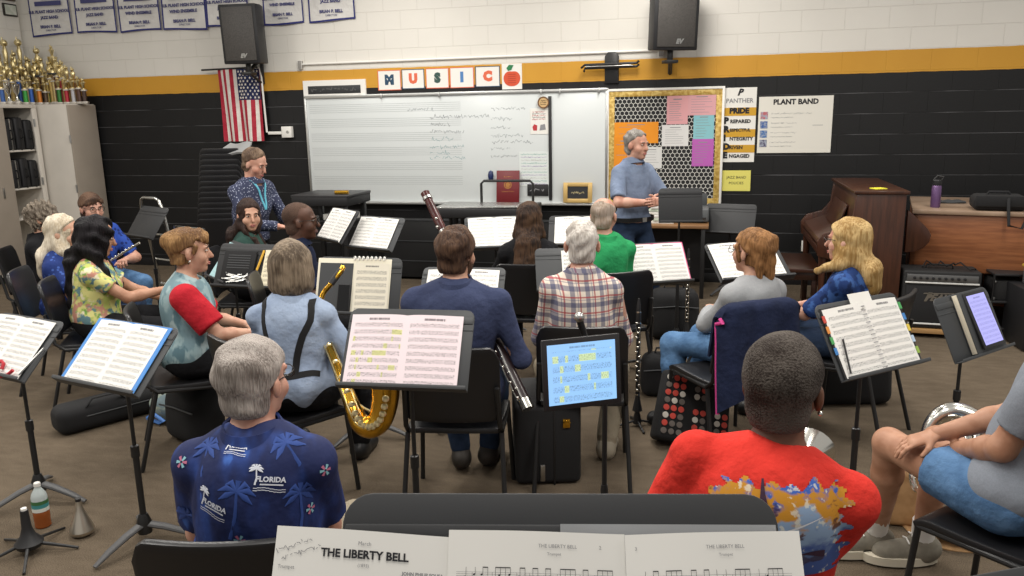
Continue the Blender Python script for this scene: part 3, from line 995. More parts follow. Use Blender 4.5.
# ---- whiteboard
x0, x1 = -4.68, -1.125
z0, z1 = 0.85, 2.075
xm, zm = (x0 + x1) / 2, (z0 + z1) / 2
t = thing('whiteboard', 'long white marker board with faint music staves and handwriting on the back wall', 'whiteboard', (xm, WALL_Y, z0))
board_m = mat('board_white', 'd3d8d8', 0.25, spec=0.5)
mb = MB().box((0, -0.02, (z1 - z0) / 2), (x1 - x0, 0.03, z1 - z0))
mb.build('panel', board_m, t, bevel=0.004)
alu = mat('aluminium', 'c4c5c3', 0.35, 0.9)
fr = MB()
for zz in (0.0, z1 - z0):
    fr.box((0, -0.026, zz), (x1 - x0 + 0.03, 0.04, 0.028))
for xx in (x0 - xm, x1 - xm):
    fr.box((xx, -0.026, (z1 - z0) / 2), (0.028, 0.04, z1 - z0 + 0.02))
fr.build('frame', alu, t, bevel=0.004)
MB().prism([(0, 0), (0.09, 0), (0.09, 0.02), (0.075, 0.02), (0.07, 0.008), (0, 0.012)], x0 - xm, x1 - xm, frame((0, -0.035, -0.012), (0, -1, 0), (0, 0, 1), (1, 0, 0))).build('marker_tray', alu, t, bevel=0.002)
rail = MB().box((0, -0.045, z1 - z0 + 0.0), (x1 - x0, 0.014, 0.035)).build('map_rail', alu, t, bevel=0.003)
for px in (381, 439, 541, 560, 599):
    c = wl(px, 97, 0.06)
    MB().box((c[0] - xm, -0.06, z1 - z0 - 0.01), (0.018, 0.02, 0.06)).build('map_hook', alu, t, bevel=0.003)
dv = wl(550.2, 148, 0.05)
MB().box((dv[0] - xm, -0.045, (z1 - z0) / 2 - 0.01), (0.034, 0.02, z1 - z0 - 0.09)).build('divider_strip', M['black_plastic'], t, bevel=0.003)
st = MB(); rg = random.Random(4)
bm_ = frame((0, -0.0362, 0), (1, 0, 0), (0, 0, 1), (0, -1, 0))
for top_ in (1.13, 0.965, 0.80, 0.635, 0.47, 0.30):
    for i in range(5):
        bar(st, bm_, x0 - xm + 0.05, top_ - i * 0.022, 1.86, 0.0028)
st.build('staff_lines', mat('staff_grey', 'a3a9aa', 0.8), t, smooth=0)
hw = MB()
def wr(px0, py, px1, hpx, mi):
    a_, b_ = wl(px0, py, 0.037), wl(px1, py, 0.037)
    scribble(hw, bm_, a_[0] - xm, a_[2] - z0, b_[0] - a_[0], hpx * 0.011, rg, mi)
wr(407, 110, 433, 4, 0)
for i, (py, e) in enumerate([(117, 489), (124.5, 450), (132, 464), (139.5, 453), (147, 464), (153, 450), (158, 465)]):
    wr(430, py, e, 4.5, 1 if i < 3 else 2)
for i, (py, e) in enumerate([(109, 525), (119, 512), (128, 511), (136, 523), (142, 533), (149, 510), (156.5, 518)]):
    wr(491, py, e, 4, 0 if i % 2 else 1)
hw.build('handwriting', [mat('marker_grey', '7b878c', 0.8), mat('marker_black', '666f76', 0.8), mat('marker_teal', '5c949b', 0.8)], t, smooth=0)

def flat_card(name, label, cat, rect, face_m, th=0.004, off=0.0, group=None, border=None, bw=0.012, tilt=0.0):
    """A card, sheet or framed print on the wall; returns its empty and the matrix of its face."""
    x0_, x1_, z0_, z1_ = rect
    tt = thing(name, label, cat, ((x0_ + x1_) / 2, WALL_Y - off, (z0_ + z1_) / 2), 0, group)
    w_, h_ = x1_ - x0_, z1_ - z0_
    m_ = frame((0, 0, 0), (1, 0, 0), (0, 0, 1), (0, -1, 0)) @ RZ(tilt)
    MB().box((0, 0, th / 2), (w_, h_, th), m_).build('sheet', face_m, tt, bevel=0.0008, seg=1)
    fm = m_ @ T(0, 0, th + 0.0006)
    if border:
        bb = MB()
        for sx in (-1, 1):
            bb.box((sx * (w_ / 2 - bw / 2), 0, th + 0.001), (bw, h_, 0.002), m_)
            bb.box((0, sx * (h_ / 2 - bw / 2), th + 0.001), (w_ - 2 * bw, bw, 0.002), m_)
        bb.build('border', border, tt, smooth=0)
    return tt, fm, w_, h_

# ---- MUSIC letter cards
navy, coral, dgreen, blue_ = mat('card_navy', '2d4a63', 0.8), mat('card_coral', 'd9694a', 0.8), mat('card_green', '35514b', 0.8), mat('card_blue', '4f7fb5', 0.8)
cards = [('M', 378, 70.5, 401, 90, navy, coral), ('U', 402, 69.5, 424.5, 88.5, coral, navy), ('S', 426, 68.5, 449, 88, dgreen, coral), ('I', 450, 67.5, 474, 87.5, blue_, coral), ('C', 475.5, 66.5, 500, 86.5, coral, navy)]
for ch, a0, b0, a1, b1, lm, bm2 in cards:
    tt, fm, w_, h_ = flat_card('letter_card', 'small white card with the big letter %s above the whiteboard' % ch, 'card', wrect(a0, b0, a1, b1), M['paper'], 0.004, 0.0, 'letter cards spelling a word above the whiteboard', bm2, 0.008)
    MB().text(ch, 0.135, fm, bold=0.012).build('lettering', lm, tt, smooth=0)
tt, fm, w_, h_ = flat_card('apple_card', 'white card with a red apple picture at the end of the letter cards', 'card', wrect(502, 64, 522, 89), M['paper'], 0.004)
ap = MB()
pl = []
for i in range(24):
    a_ = 2 * math.pi * i / 24
    rr = 0.088 * (1 + 0.14 * math.cos(2 * a_) - 0.1 * max(0, math.sin(a_)) ** 6)
    pl.append((rr * math.cos(a_) * 0.95, -0.02 + rr * math.sin(a_) * 1.1))
ap.prism(pl, 0, 0.002, fm)
for k in range(5): bar(ap, fm, -0.045, 0.02 - 0.022 * k, 0.09, 0.004, 1, 0.003)
ap.prism([(-0.005, 0.07), (0.02, 0.12), (-0.03, 0.125), (-0.06, 0.09), (-0.04, 0.06)], 0, 0.003, fm, 2)
ap.build('apple_print', [mat('apple_red', 'cf5233', 0.8), mat('apple_line', '8d2f22', 0.8), mat('apple_leaf', '2f7a4c', 0.8)], tt, smooth=0)

# ---- framed sign above the board's left corner
tt, fm, w_, h_ = flat_card('framed_sign', 'white framed sign with a dark lettered strip above the whiteboard corner', 'sign', wrect(304, 81, 366.5, 97.5), M['white'], 0.02)
mb = MB().box((0, -0.005, 0.002), (w_ * 0.84, h_ * 0.44, 0.004), fm)
mb.build('dark_panel', mat('sign_dark', '2b2c2e', 0.5), tt, bevel=0.002)
sg = MB(); rg = random.Random(2)
for k in range(6): scribble(sg, fm @ T(0, 0, 0.0048), -w_ * 0.37 + k * w_ * 0.125, -0.005, w_ * 0.09, 0.045, rg, 0, 0.01)
sg.build('lettering', mat('sign_glyph', '5a5a59', 0.7), tt, smooth=0)

# ---- award banners hung high on the wall
ban_m = cloth('banner_cloth', 'dcdad6', 'cfcdca', 5.0)
ban_edge = mat('banner_blue', '2b2f6e', 0.8)
bans = [(32.5, 73, 36.5, 34.5, 'JAZZ BAND', 'leftmost of the wall banners, hanging above the trophies'), (78, 118, 34, 32, 'JAZZ BAND', 'second of the wall banners from the left corner'),
        (120.5, 162, 32.5, 30.5, 'WIND ENSEMBLE', 'third of the wall banners from the left corner'), (164, 208, 31, 29, 'WIND ENSEMBLE', 'fourth of the wall banners, hanging left of the loudspeaker'),
        (208, 250, 28, 26, 'JAZZ BAND', 'half hidden behind the left loudspeaker'), (264, 304, 25, 23, 'WIND ENSEMBLE', 'hanging just right of the left loudspeaker'),
        (309, 355.5, 22, 20, 'JAZZ BAND', 'last of the row at its right end')]
for k, (a0, a1, bl, br_, ens, lab) in enumerate(bans):
    p0, p1 = wl(a0, bl, 0.02), wl(a1, br_, 0.02)
    zb = (p0[2] + p1[2]) / 2
    w_ = p1[0] - p0[0]; h_ = 0.92
    tt = thing('award_banner', 'white cloth banner with blue border, ' + lab, 'banner', ((p0[0] + p1[0]) / 2, WALL_Y, zb), 0, 'award banners along the top of the wall')
    rg = random.Random(k)
    ph = rg.random() * 6
    fn = lambda u, v: ((u - 0.5) * w_ * (1 - 0.03 * v), -0.022 - 0.008 * math.sin(u * 7 + ph + v * 3) * (1 - v * 0.6), v * h_ + 0.012 * math.sin(u * 3.0 + ph) * (1 - v))
    sh_ = MB().sheet(fn, 30, 44, 0.003, mif=lambda i, j: 1 if (i in (0, 29) or j == 0) else 0)
    sh_.build('cloth', [ban_m, ban_edge], tt)
    MB().tube([(-w_ / 2 - 0.03, -0.02, h_ + 0.01), (w_ / 2 + 0.03, -0.02, h_ + 0.01)], 0.01, 8).build('hanging_rod', M['steel'], tt)
    fm = frame((0, -0.034, 0), (1, 0, 0), (0, 0, 1), (0, -1, 0))
    sx = w_ / 0.62
    tx = MB().text('H.B. PLANT HIGH SCHOOL', 0.05 * sx, fm @ T(0, 0.285, 0), bold=0.002).text(ens, 0.05 * sx, fm @ T(0, 0.215, 0), bold=0.002)
    tx.text('BRIAN P. BELL', 0.05 * sx, fm @ T(0, 0.105, 0), bold=0.002).text('DIRECTOR', 0.032 * sx, fm @ T(0, 0.062, 0))
    bar(tx, fm, -0.2 * sx, 0.355, 0.4 * sx, 0.055)
    if k == 0: tx.text('2016', 0.09, fm @ T(0, 0.46, 0), bold=0.004)
    tx.build('lettering', mat('banner_ink', '4a4c78', 0.9), tt, smooth=0)

# ---- flag, hung upright from a short pole
a, b = wl(217, 70, 0.10), wl(264, 141, 0.10)
fw, fh = b[0] - a[0] + 0.02, a[2] - b[2]
tt = thing('flag', 'american flag hanging upright under the left loudspeaker', 'flag', ((a[0] + b[0]) / 2, WALL_Y - 0.1, b[2]))
red, fwh, fbl = cloth('flag_red', 'a3283a', 'b03a48', 5), cloth('flag_white', 'e4ded6', 'd3ccc6', 5), cloth('flag_blue', '2b3357', '262c4d', 5)
def ff(u, v):
    y_ = 0.03 * math.sin(u * 15 + v * 1.3) * (1.0 - 0.5 * v) + 0.012 * math.sin(u * 6 + 2 * v)
    return ((u - 0.5) * fw * (0.95 + 0.05 * v), y_, v * fh)
def fmi(i, j):
    s_ = i // 3
    if j >= 23 and s_ >= 6: return 2
    return 0 if s_ % 2 == 0 else 1
MB().sheet(ff, 39, 40, 0.002, mif=fmi).build('cloth', [red, fwh, fbl], tt)
stars = MB()
for r_ in range(9):
    for c_ in range(6 if r_ % 2 == 0 else 5):
        u = 6.3 / 13 + (6.4 / 13) * (c_ + (0.5 if r_ % 2 == 0 else 1.0)) / 6
        v = 0.585 + 0.405 * (r_ + 0.5) / 9
        q = Vector(ff(u, v)); q.y -= 0.003
        pl = [((0.018 if k % 2 == 0 else 0.008) * math.sin(k * math.pi / 5), (0.018 if k % 2 == 0 else 0.008) * math.cos(k * math.pi / 5)) for k in range(10)]
        stars.prism(pl, 0, 0.002, frame(q, (1, 0, 0), (0, 0, 1), (0, -1, 0)))
stars.build('stars', fwh, tt, smooth=0)
MB().tube([(-fw / 2 - 0.2, 0.0, fh + 0.005), (fw / 2 - 0.02, 0.0, fh + 0.015)], 0.011, 8).build('pole', M['black_metal'], tt)
MB().tube([(fw / 2 - 0.02, 0.03, fh + 0.01), (fw / 2 + 0.0, 0.04, fh - 0.1), (fw / 2 + 0.01, 0.05, 0.1)], 0.012, 8).build('wall_arm', M['white'], tt)

# ---- loudspeakers on brackets
def loudspeaker(label, c, rz, tilt, W=0.4, Hh=0.62, D=0.36):
    tt = thing('loudspeaker', label, 'speaker', (c[0], c[1], c[2]), rz, 'loudspeakers high on the back wall')
    body = MB().prism([(-W / 2, 0), (W / 2, 0), (W / 2 - 0.02, 0.18), (W * 0.28, D), (-W * 0.28, D), (-W / 2 + 0.02, 0.18)], -Hh / 2, Hh / 2, RX(tilt))
    body.build('cabinet', M['black_plastic'], tt, bevel=0.012)
    gm = NT('speaker_grille'); v_ = gm.n('ShaderNodeTexVoronoi'); v_.inputs['Scale'].default_value = 160; gm.t.links.new(gm.obj(), v_.inputs['Vector'])
    gm.base(gm.mix(gm.step(v_.outputs[0], 0.2, 0.5), lin('1c1b1a'), lin('4a4744'))); gm.fin(0.55)
    g = MB().box((0, -0.006, 0), (W * 0.84, 0.014, Hh * 0.9), RX(tilt)).build('grille', gm.m, tt, bevel=0.006)
    lg = MB().text('EV', 0.06, RX(tilt) @ frame((0.03, -0.0145, -Hh * 0.37), (1, 0, 0), (0, 0, 1), (0, -1, 0)), bold=0.004, shear=0.3)
    lg.build('logo', M['steel'], g, smooth=0)
    br = MB().tube([(0, D * 0.4, -Hh / 2 + 0.02), (0, D * 0.4, -Hh / 2 - 0.09)], 0.03, 10)
    br.box((0, D * 0.4 + 0.0, -Hh / 2 - 0.1), (0.12, 0.14, 0.03))
    br.build('mount', M['black_metal'], tt, bevel=0.003)
    return tt
pL = wl(239, 34, 0.5)
sL = loudspeaker('black loudspeaker over the flag on the back wall', pL, R(5), R(3), 0.44, 0.64, 0.4)
pR = wl(677, 16, 0.5)
sR = loudspeaker('black loudspeaker over the cork board on the back wall', pR, R(27), R(4), 0.47, 0.64)
for s_, base in ((sL, wl(264, 84)), (sR, wl(670, 74))):
    m_ = Matrix.Translation(s_.location) @ RZ(s_.rotation_euler[2])
    inv = m_.inverted()
    q = inv @ Vector((base[0], WALL_Y - 0.02, base[2]))
    q2 = inv @ Vector((base[0], WALL_Y - 0.02, base[2] + 0.3))
    b_ = MB().tube([(0, 0.15, -0.41), q2], 0.022, 8).tube([q, q2], 0.024, 8).tube([(0, 0.15, -0.41), q], 0.014, 8)
    b_.build('wall_bracket', M['black_metal'], s_)

# ---- empty bracket right of the cards
c = wl(612, 68, 0.0)
tt = thing('screen_bracket', 'empty black wall bracket with two arms on the gold stripe', 'bracket', (c[0], WALL_Y, c[2]))
MB().prism([(-0.075, -0.16), (0.075, -0.16), (0.075, 0.12), (0.04, 0.165), (-0.04, 0.165), (-0.075, 0.12)], 0, 0.03, frame((0, 0, 0), (1, 0, 0), (0, 0, 1), (0, -1, 0))).build('wall_plate', M['black_metal'], tt, bevel=0.006)
for zz, k in ((0.035, 0), (0.0, 1)):
    MB().tube([(-0.31 + 0.03 * k, -0.12, zz - 0.03), (-0.28, -0.08, zz), (0.27, -0.08, zz + 0.005), (0.29, -0.1, zz + 0.02)], 0.013, 8).build('arm', M['black_metal'], tt)
MB().box((-0.02, -0.09, 0.016), (0.5, 0.02, 0.012)).build('bright_strip', M['steel'], tt, bevel=0.003)

# ---- cork board with gold edging, honeycomb cloth and notices
x0, x1, z0, z1 = -1.115, 0.085, 0.845, 2.065
bx, bz = (x0 + x1) / 2, (z0 + z1) / 2
t = thing('bulletin_board', 'bulletin board with gold edging and black honeycomb pattern behind the standing conductor', 'bulletin board', (bx, WALL_Y, bz))
hm = NT('honeycomb')
X_, Y_, Z_ = hm.xyz()
pa, pb = 0.047, 0.047 * 1.732
def cell(off):
    u = hm.math('SUBTRACT', hm.math('FRACT', hm.math('ADD', hm.math('MULTIPLY', X_, 1 / pa), off)), 0.5)
    v = hm.math('SUBTRACT', hm.math('FRACT', hm.math('ADD', hm.math('MULTIPLY', Z_, 1 / pb), off)), 0.5)
    u = hm.math('ABSOLUTE', hm.math('MULTIPLY', u, pa)); v = hm.math('ABSOLUTE', hm.math('MULTIPLY', v, pb))
    return hm.math('MAXIMUM', u, hm.math('ADD', hm.math('MULTIPLY', u, 0.5), hm.math('MULTIPLY', v, 0.866)))
dd = hm.math('MINIMUM', cell(0.0), cell(0.5))
hm.base(hm.mix(hm.math('GREATER_THAN', dd, 0.0205), lin('1b1b1c'), lin('c9c8c2')))
hm.fin(0.8)
MB().box((0, -0.012, 0), (x1 - x0 - 0.03, 0.02, z1 - z0 - 0.03)).build('backing', hm.m, t, smooth=0)
gm = NT('gold_foil'); gn = gm.noise(28.0, 4.0)
gm.base(gm.mix(gm.step(gn, 0.35, 0.65), lin('d6ba6e'), lin('b08c3e'))); gm.bump(gn, 0.4, 0.02); gm.fin(0.4, 0.2)
gb = MB(); ab = MB()
W_, H_ = x1 - x0, z1 - z0
for s_ in (-1, 1):
    gb.box((s_ * (W_ / 2 - 0.042), -0.025, 0), (0.06, 0.008, H_ - 0.04)); gb.box((0, -0.0255, s_ * (H_ / 2 - 0.042)), (W_ - 0.04, 0.008, 0.06))
    ab.box((s_ * (W_ / 2), -0.02, 0), (0.025, 0.04, H_ + 0.025)); ab.box((0, -0.02, s_ * (H_ / 2)), (W_ + 0.025, 0.0396, 0.025))
gb.build('gold_border', gm.m, t, bevel=0.002)
ab.build('frame', M['white'], t, bevel=0.003)
def notice(label, px, c, lines=8, title=True, tilt=0.0, off=0.024):
    tt, fm, w_, h_ = flat_card('notice', label, 'paper notice', wrect(*px), mat('notice_paper', c, 0.9), 0.002, off, 'notices pinned on the bulletin board', tilt=tilt)
    l = MB()
    if title: bar(l, fm, -w_ * 0.2, h_ * 0.36, w_ * 0.4, h_ * 0.035)
    rg = random.Random(int(px[0]))
    for k in range(lines):
        bar(l, fm, -w_ * 0.38, h_ * (0.26 - 0.62 * k / max(lines - 1, 1)), w_ * (0.4 + 0.36 * rg.random()), h_ * 0.014)
    l.build('print_lines', M['grey_ink'], tt, smooth=0)
notice('wide orange sheet at the left of the bulletin board', (614, 122.5, 658.5, 143), 'e08e25', 3, off=0.024)
notice('orange sheet below the wide one, beside the conductor head', (614, 137, 636, 170), 'dd8a22', 3, off=0.027)
notice('tall pink sheet at the top middle of the bulletin board', (667, 96, 688, 124), 'd9a0a3', 9)
notice('short pink sheet at the top right corner of the bulletin board', (688, 94.5, 716, 115), 'd6a1a5', 6, off=0.026)
notice('white sheet pinned in the middle of the bulletin board', (662, 125, 688.5, 146), 'd6d5d3', 7)
notice('light blue sheet at the right of the bulletin board', (693.5, 114, 714, 140), '86bcc4', 7, off=0.025)
notice('magenta sheet under the light blue one on the bulletin board', (692, 139, 713.5, 166), 'b45fae', 8, off=0.028)
notice('white sheet peeking out beside the conductor shoulder', (643, 147, 662, 168), 'cfcfcd', 6)

# ---- poster column, note and wide poster
tt, fm, w_, h_ = flat_card('value_poster', 'tall narrow white and gold poster listing five words down its side', 'poster', wrect(722, 88, 755.5, 162), M['paper'], 0.004)
gd = mat('poster_gold', 'c99a2e', 0.8); pb_ = MB()
for lo_, hi_ in ((0.235, 0.125), (-0.055, -0.16), (-0.265, -0.37)): pb_.box((0, h_ * (lo_ + hi_) / 2, 0.0006), (w_, h_ * abs(lo_ - hi_), 0.0012), fm)
pb_.build('gold_band', gd, tt, smooth=0)
fm2 = fm @ T(0, 0, 0.0016)
tx = MB().text('P', 0.09, fm2 @ T(0, h_ * 0.435, 0), shear=0.3, bold=0.004).text('PANTHER', 0.062, fm2 @ T(0, h_ * 0.325, 0), 1, bold=0.001).text('PRIDE', 0.075, fm2 @ T(0, h_ * 0.19, 0), bold=0.005)
for k, (cap_, rest) in enumerate((('P', 'REPARED'), ('R', 'ESPECTFUL'), ('I', 'NTEGRITY'), ('D', 'RIVEN'), ('E', 'NGAGED'))):
    yy = h_ * (0.06 - 0.117 * k)
    tx.text(cap_, 0.085, fm2 @ T(-w_ * 0.44, yy, 0), align='LEFT', bold=0.006)
    tx.text(rest, 0.05 if len(rest) < 9 else 0.042, fm2 @ T(-w_ * 0.26, yy - 0.008, 0), align='LEFT', bold=0.002)
tx.build('lettering', [M['ink'], M['grey_ink']], tt, smooth=0)
tt, fm, w_, h_ = flat_card('yellow_note', 'small yellow lettered sheet on black wall under the narrow poster', 'note', wrect(722, 170.5, 750.5, 191), mat('note_yellow', 'ddd56e', 0.9), 0.003)
MB().text('JAZZ BAND', 0.038, fm @ T(0, 0.035, 0)).text('POLICIES', 0.038, fm @ T(0, -0.025, 0)).build('lettering', M['ink'], tt, smooth=0)
tt, fm, w_, h_ = flat_card('band_poster', 'wide white poster with four small pictures on the black wall', 'poster', wrect(758, 97, 832, 152.5), mat('poster_cream', 'dfdcd2', 0.85), 0.004)
tx = MB().text('PLANT BAND', 0.072, fm @ T(0, h_ * 0.4, 0), bold=0.003)
rg = random.Random(9)
for k in range(4):
    scribble(tx, fm, -w_ * 0.33, h_ * (0.2 - 0.17 * k), w_ * (0.36 if k else 0.55), 0.018, rg, 1, 0.004)
    scribble(tx, fm, -w_ * 0.33, h_ * (0.13 - 0.17 * k), w_ * 0.3, 0.012, rg, 1, 0.004)
bar(tx, fm, w_ * 0.24, -h_ * 0.02, w_ * 0.14, 0.008, 1)
tx.build('lettering', [M['ink'], M['light_ink']], tt, smooth=0)
for k, c_ in enumerate(('b8646a', '3f5f9b', '3a6aa5', '4c4660')):
    MB().box((-w_ * 0.42, h_ * (0.17 - 0.165 * k), 0.001), (w_ * 0.1, h_ * 0.13, 0.002), fm).build('picture_print', mat('print_' + c_, c_, 0.8, c2='9fa6b4', scale=45), tt, smooth=0)

# ---- things on the whiteboard and its tray
def on_board(px0, py0, px1, py1, off=0.04):
    a_, b_ = wl(px0, py0, off), wl(px1, py1, off)
    return a_[0], b_[0], b_[2], a_[2]
c = wl(543.5, 102.5, 0.05)
tt = thing('round_badge', 'round tan paper badge at the top of the whiteboard divider', 'badge', (c[0], WALL_Y - 0.056, c[2]))
MB().lathe([(0.062, 0), (0.062, 0.004)], 28, frame((0, 0, 0), (1, 0, 0), (0, 0, 1), (0, -1, 0))).build('disc', mat('badge_tan', 'c9a877', 0.8), tt)
MB().lathe([(0.062, 0.004), (0.064, 0.008), (0.052, 0.008), (0.05, 0.004)], 28, frame((0, 0, 0), (1, 0, 0), (0, 0, 1), (0, -1, 0)), cap=False).build('rim', mat('badge_brown', '6f4d30', 0.7), tt)
g_ = MB(); rg = random.Random(5)
for k in range(3): scribble(g_, frame((0, -0.0047, 0), (1, 0, 0), (0, 0, 1), (0, -1, 0)), -0.033, 0.02 - 0.02 * k, 0.066, 0.014, rg, 0, 0.005)
g_.build('print', mat('badge_ink', '5b4632', 0.8), tt, smooth=0)
tt, fm, w_, h_ = flat_card('apple_flyer', 'white flyer with red printing beside the whiteboard divider', 'flyer', on_board(530, 108.5, 549, 134), M['paper'], 0.002, 0.038)
f_ = MB(); rg = random.Random(6)
for k in range(5): scribble(f_, fm, -w_ * 0.38, h_ * (0.36 - 0.07 * k), w_ * 0.7, 0.016, rg, k % 2, 0.005)
f_.prism([(-0.07, -0.1), (-0.03, -0.1), (-0.025, -0.045), (-0.06, -0.03), (-0.08, -0.06)], 0, 0.001, fm)
f_.prism([(0.0, -0.1), (0.07, -0.09), (0.06, -0.03), (0.01, -0.04)], 0, 0.001, fm, 1)
f_.build('print', [mat('flyer_red', 'b8383c', 0.8), M['grey_ink']], tt, smooth=0)
tt, fm, w_, h_ = flat_card('schedule_sheet', 'pale printed schedule sheet stuck low on the whiteboard', 'paper sheet', on_board(519, 152, 549.5, 186), mat('sheet_pale', 'd8dedc', 0.9), 0.002, 0.038)
f_ = MB(); rg = random.Random(7)
for k in range(11): scribble(f_, fm, -w_ * 0.44, h_ * (0.43 - 0.087 * k), w_ * 0.86, 0.016, rg, (0, 1, 2)[k % 3], 0.004)
f_.build('print', [mat('ink_teal', '7fb0a8', 0.8), mat('ink_purple', '9a8bb5', 0.8), M['light_ink']], tt, smooth=0)
a_, b_ = wl(496, 170.5, 0.09), wl(519.5, 203, 0.09)
tt = thing('award_plaque', 'maroon plaque with gold emblem leaning on the whiteboard tray', 'plaque', ((a_[0] + b_[0]) / 2, WALL_Y - 0.1, 0.868))
pw, phh = b_[0] - a_[0], a_[2] - 0.868
m_ = RX(R(-7))
MB().box((0, 0, phh / 2), (pw, 0.02, phh), m_).build('board', mat('maroon', '6d1f24', 0.4), tt, bevel=0.004)
e_ = MB(); fm = m_ @ frame((0, -0.0108, phh * 0.55), (1, 0, 0), (0, 0, 1), (0, -1, 0))
rg = random.Random(8)
scribble(e_, fm, -0.05, 0.09, 0.1, 0.015, rg, 0, 0.005)
e_.lathe([(0.045, 0), (0.045, 0.001), (0.035, 0.001), (0.035, 0)], 20, fm, cap=False)
e_.prism([(-0.012, -0.03), (0.012, -0.03), (0.03, 0.0), (0.015, 0.025), (0, 0.03), (-0.02, 0.02), (-0.028, -0.005)], 0, 0.001, fm)
scribble(e_, fm, -0.07, -0.075, 0.14, 0.014, rg, 0, 0.004)
e_.build('gold_emblem', mat('emblem_gold', 'a8743c', 0.4, 0.4), tt, smooth=0)
c = wl(490.5, 176, 0.06)
tt = thing('board_eraser', 'dark blue oval magnet eraser left of the maroon plaque', 'eraser', (c[0], WALL_Y - 0.04, c[2]))
MB().ball((0, -0.012, 0), (0.032, 0.028, 0.062), nu=16, nv=10).build('body', mat('eraser_blue', '1f2c58', 0.35), tt)
MB().box((0, 0.0, 0), (0.05, 0.012, 0.1)).build('pad', M['dark_rubber'], tt, bevel=0.004)
a_, b_ = wl(521, 184, 0.06), wl(549, 196.5, 0.06)
tt = thing('black_label', 'small black label with pale emblem stuck low on the whiteboard', 'label', ((a_[0] + b_[0]) / 2, WALL_Y - 0.043, (a_[2] + b_[2]) / 2))
MB().box((0.03, -0.004, 0), (0.24, 0.01, b_[2] * 0 + 0.13)).build('plate', M['black_plastic'], tt, bevel=0.004)
e_ = MB(); rg = random.Random(3); fm = frame((0, -0.0097, 0), (1, 0, 0), (0, 0, 1), (0, -1, 0))
scribble(e_, fm, -0.06, 0, 0.16, 0.05, rg, 0, 0.008)
e_.build('emblem', M['grey_ink'], tt, smooth=0)
a_, b_ = wl(563, 183.5, 0.1), wl(592, 202.5, 0.1)
tt = thing('framed_plaque', 'small gold framed black plaque standing on the whiteboard tray', 'plaque', ((a_[0] + b_[0]) / 2, WALL_Y - 0.095, 0.868))
pw, phh = b_[0] - a_[0], a_[2] - 0.868 + 0.01
m_ = RX(R(-6)); fr = MB()
for s_ in (-1, 1):
    fr.box((s_ * (pw / 2 - 0.024), 0, phh / 2), (0.048, 0.022, phh), m_); fr.box((0, 0, phh / 2 + s_ * (phh / 2 - 0.022)), (pw - 0.09, 0.0215, 0.044), m_)
fr.build('frame', mat('frame_gold', 'c4a466', 0.4, 0.3), tt, bevel=0.004)
MB().box((0, 0.003, phh / 2), (pw - 0.09, 0.012, phh - 0.08), m_).build('plate', M['black_plastic'], tt)
e_ = MB(); scribble(e_, m_ @ frame((0, -0.0045, phh / 2), (1, 0, 0), (0, 0, 1), (0, -1, 0)), -0.07, 0, 0.14, 0.03, random.Random(1), 0, 0.007)
e_.build('emblem', M['gold'], tt, smooth=0)

# ---- framed picture on the left wall, near the corner
tt = thing('framed_certificate', 'dark framed certificate on the left wall above the trophies', 'picture', (XL + 0.012, 8.61, 3.225), 0)
MB().box((0, 0, 0), (0.024, 0.2, 0.15)).build('frame', mat('frame_dark', '2a2622', 0.4), tt, bevel=0.006)
MB().box((0.011, 0, 0), (0.006, 0.165, 0.115)).build('print', mat('cert_print', 'cfd0c6', 0.7, c2='b9c0b2', scale=12), tt)
tt = thing('small_framed_photo', 'small dark framed photo on the left wall above the certificate', 'picture', (XL + 0.012, 8.6, 3.42), 0)
MB().box((0, 0, 0), (0.024, 0.22, 0.17)).build('frame', mat('frame_brown', '5a4a3a', 0.4), tt, bevel=0.006)
MB().box((0.011, 0, 0), (0.006, 0.18, 0.13)).build('print', mat('photo_print', '8d8478', 0.7, c2='5a5550', scale=14), tt)
# ------------------------------------------------------------------ storage along the left wall
taupe = mat('laminate_taupe', 'a2978a', 0.5, var=0.06, scale=4)
offw = mat('laminate_light', 'd3cdc3', 0.5, var=0.05, scale=4)
shadow_in = mat('laminate_grey', '8f867b', 0.6)
t = thing('storage_cabinet', 'tall taupe instrument cabinet with an open bay of black cases on the left wall', 'cabinet', (-8.28, 7.4, 0))
cx0, cx1 = -0.285, 0.285
c_ = MB()
c_.box((-0.275, 0.0, 1.04), (0.02, 1.64, 1.9)); c_.box((0, 0, 2.04), (0.57, 1.64, 0.04)); c_.box((0, 0, 0.1), (0.57, 1.64, 0.03))
c_.box((-0.01, 0.81, 1.06), (0.53, 0.03, 1.92)); c_.box((-0.01, 0.34, 1.06), (0.53, 0.03, 1.92)); c_.box((-0.01, -0.81, 1.06), (0.53, 0.03, 1.92))
c_.build('carcass', offw, t, bevel=0.003)
MB().box((-0.03, 0, 0.045), (0.5, 1.62, 0.09)).build('kick_base', M['black_plastic'], t)
for zz in (0.27, 0.71, 1.07, 1.52): MB().box((-0.01, 0.575, zz), (0.5, 0.44, 0.022)).build('shelf', offw, t, bevel=0.003)
for yy in (-0.04, -0.6):
    dr = MB().box((0.275, yy + 0.015, 1.07), (0.02, 0.55 if yy < -0.1 else 0.74, 1.9)).build('door', taupe, t, bevel=0.003)
    MB().box((0.292, yy + 0.22, 1.05), (0.015, 0.02, 0.12)).build('handle', M['steel'], dr, bevel=0.003)
MB().box((0.27, 0.79, 1.07), (0.02, 0.07, 1.9)).build('face_post', offw, t, bevel=0.002)
for zz in (0.4, 1.1, 1.8): MB().tube([(0.285, 0.765, zz), (0.285, 0.765, zz + 0.09)], 0.012, 8).build('hinge', M['steel'], t)
t = thing('tall_cabinet', 'deeper tall cabinet with light side and taupe front in the back left corner', 'cabinet', (-8.07, 8.5, 0))
MB().box((0.0, 0.0, 1.08), (0.93, 0.46, 1.96)).build('carcass', offw, t, bevel=0.003)
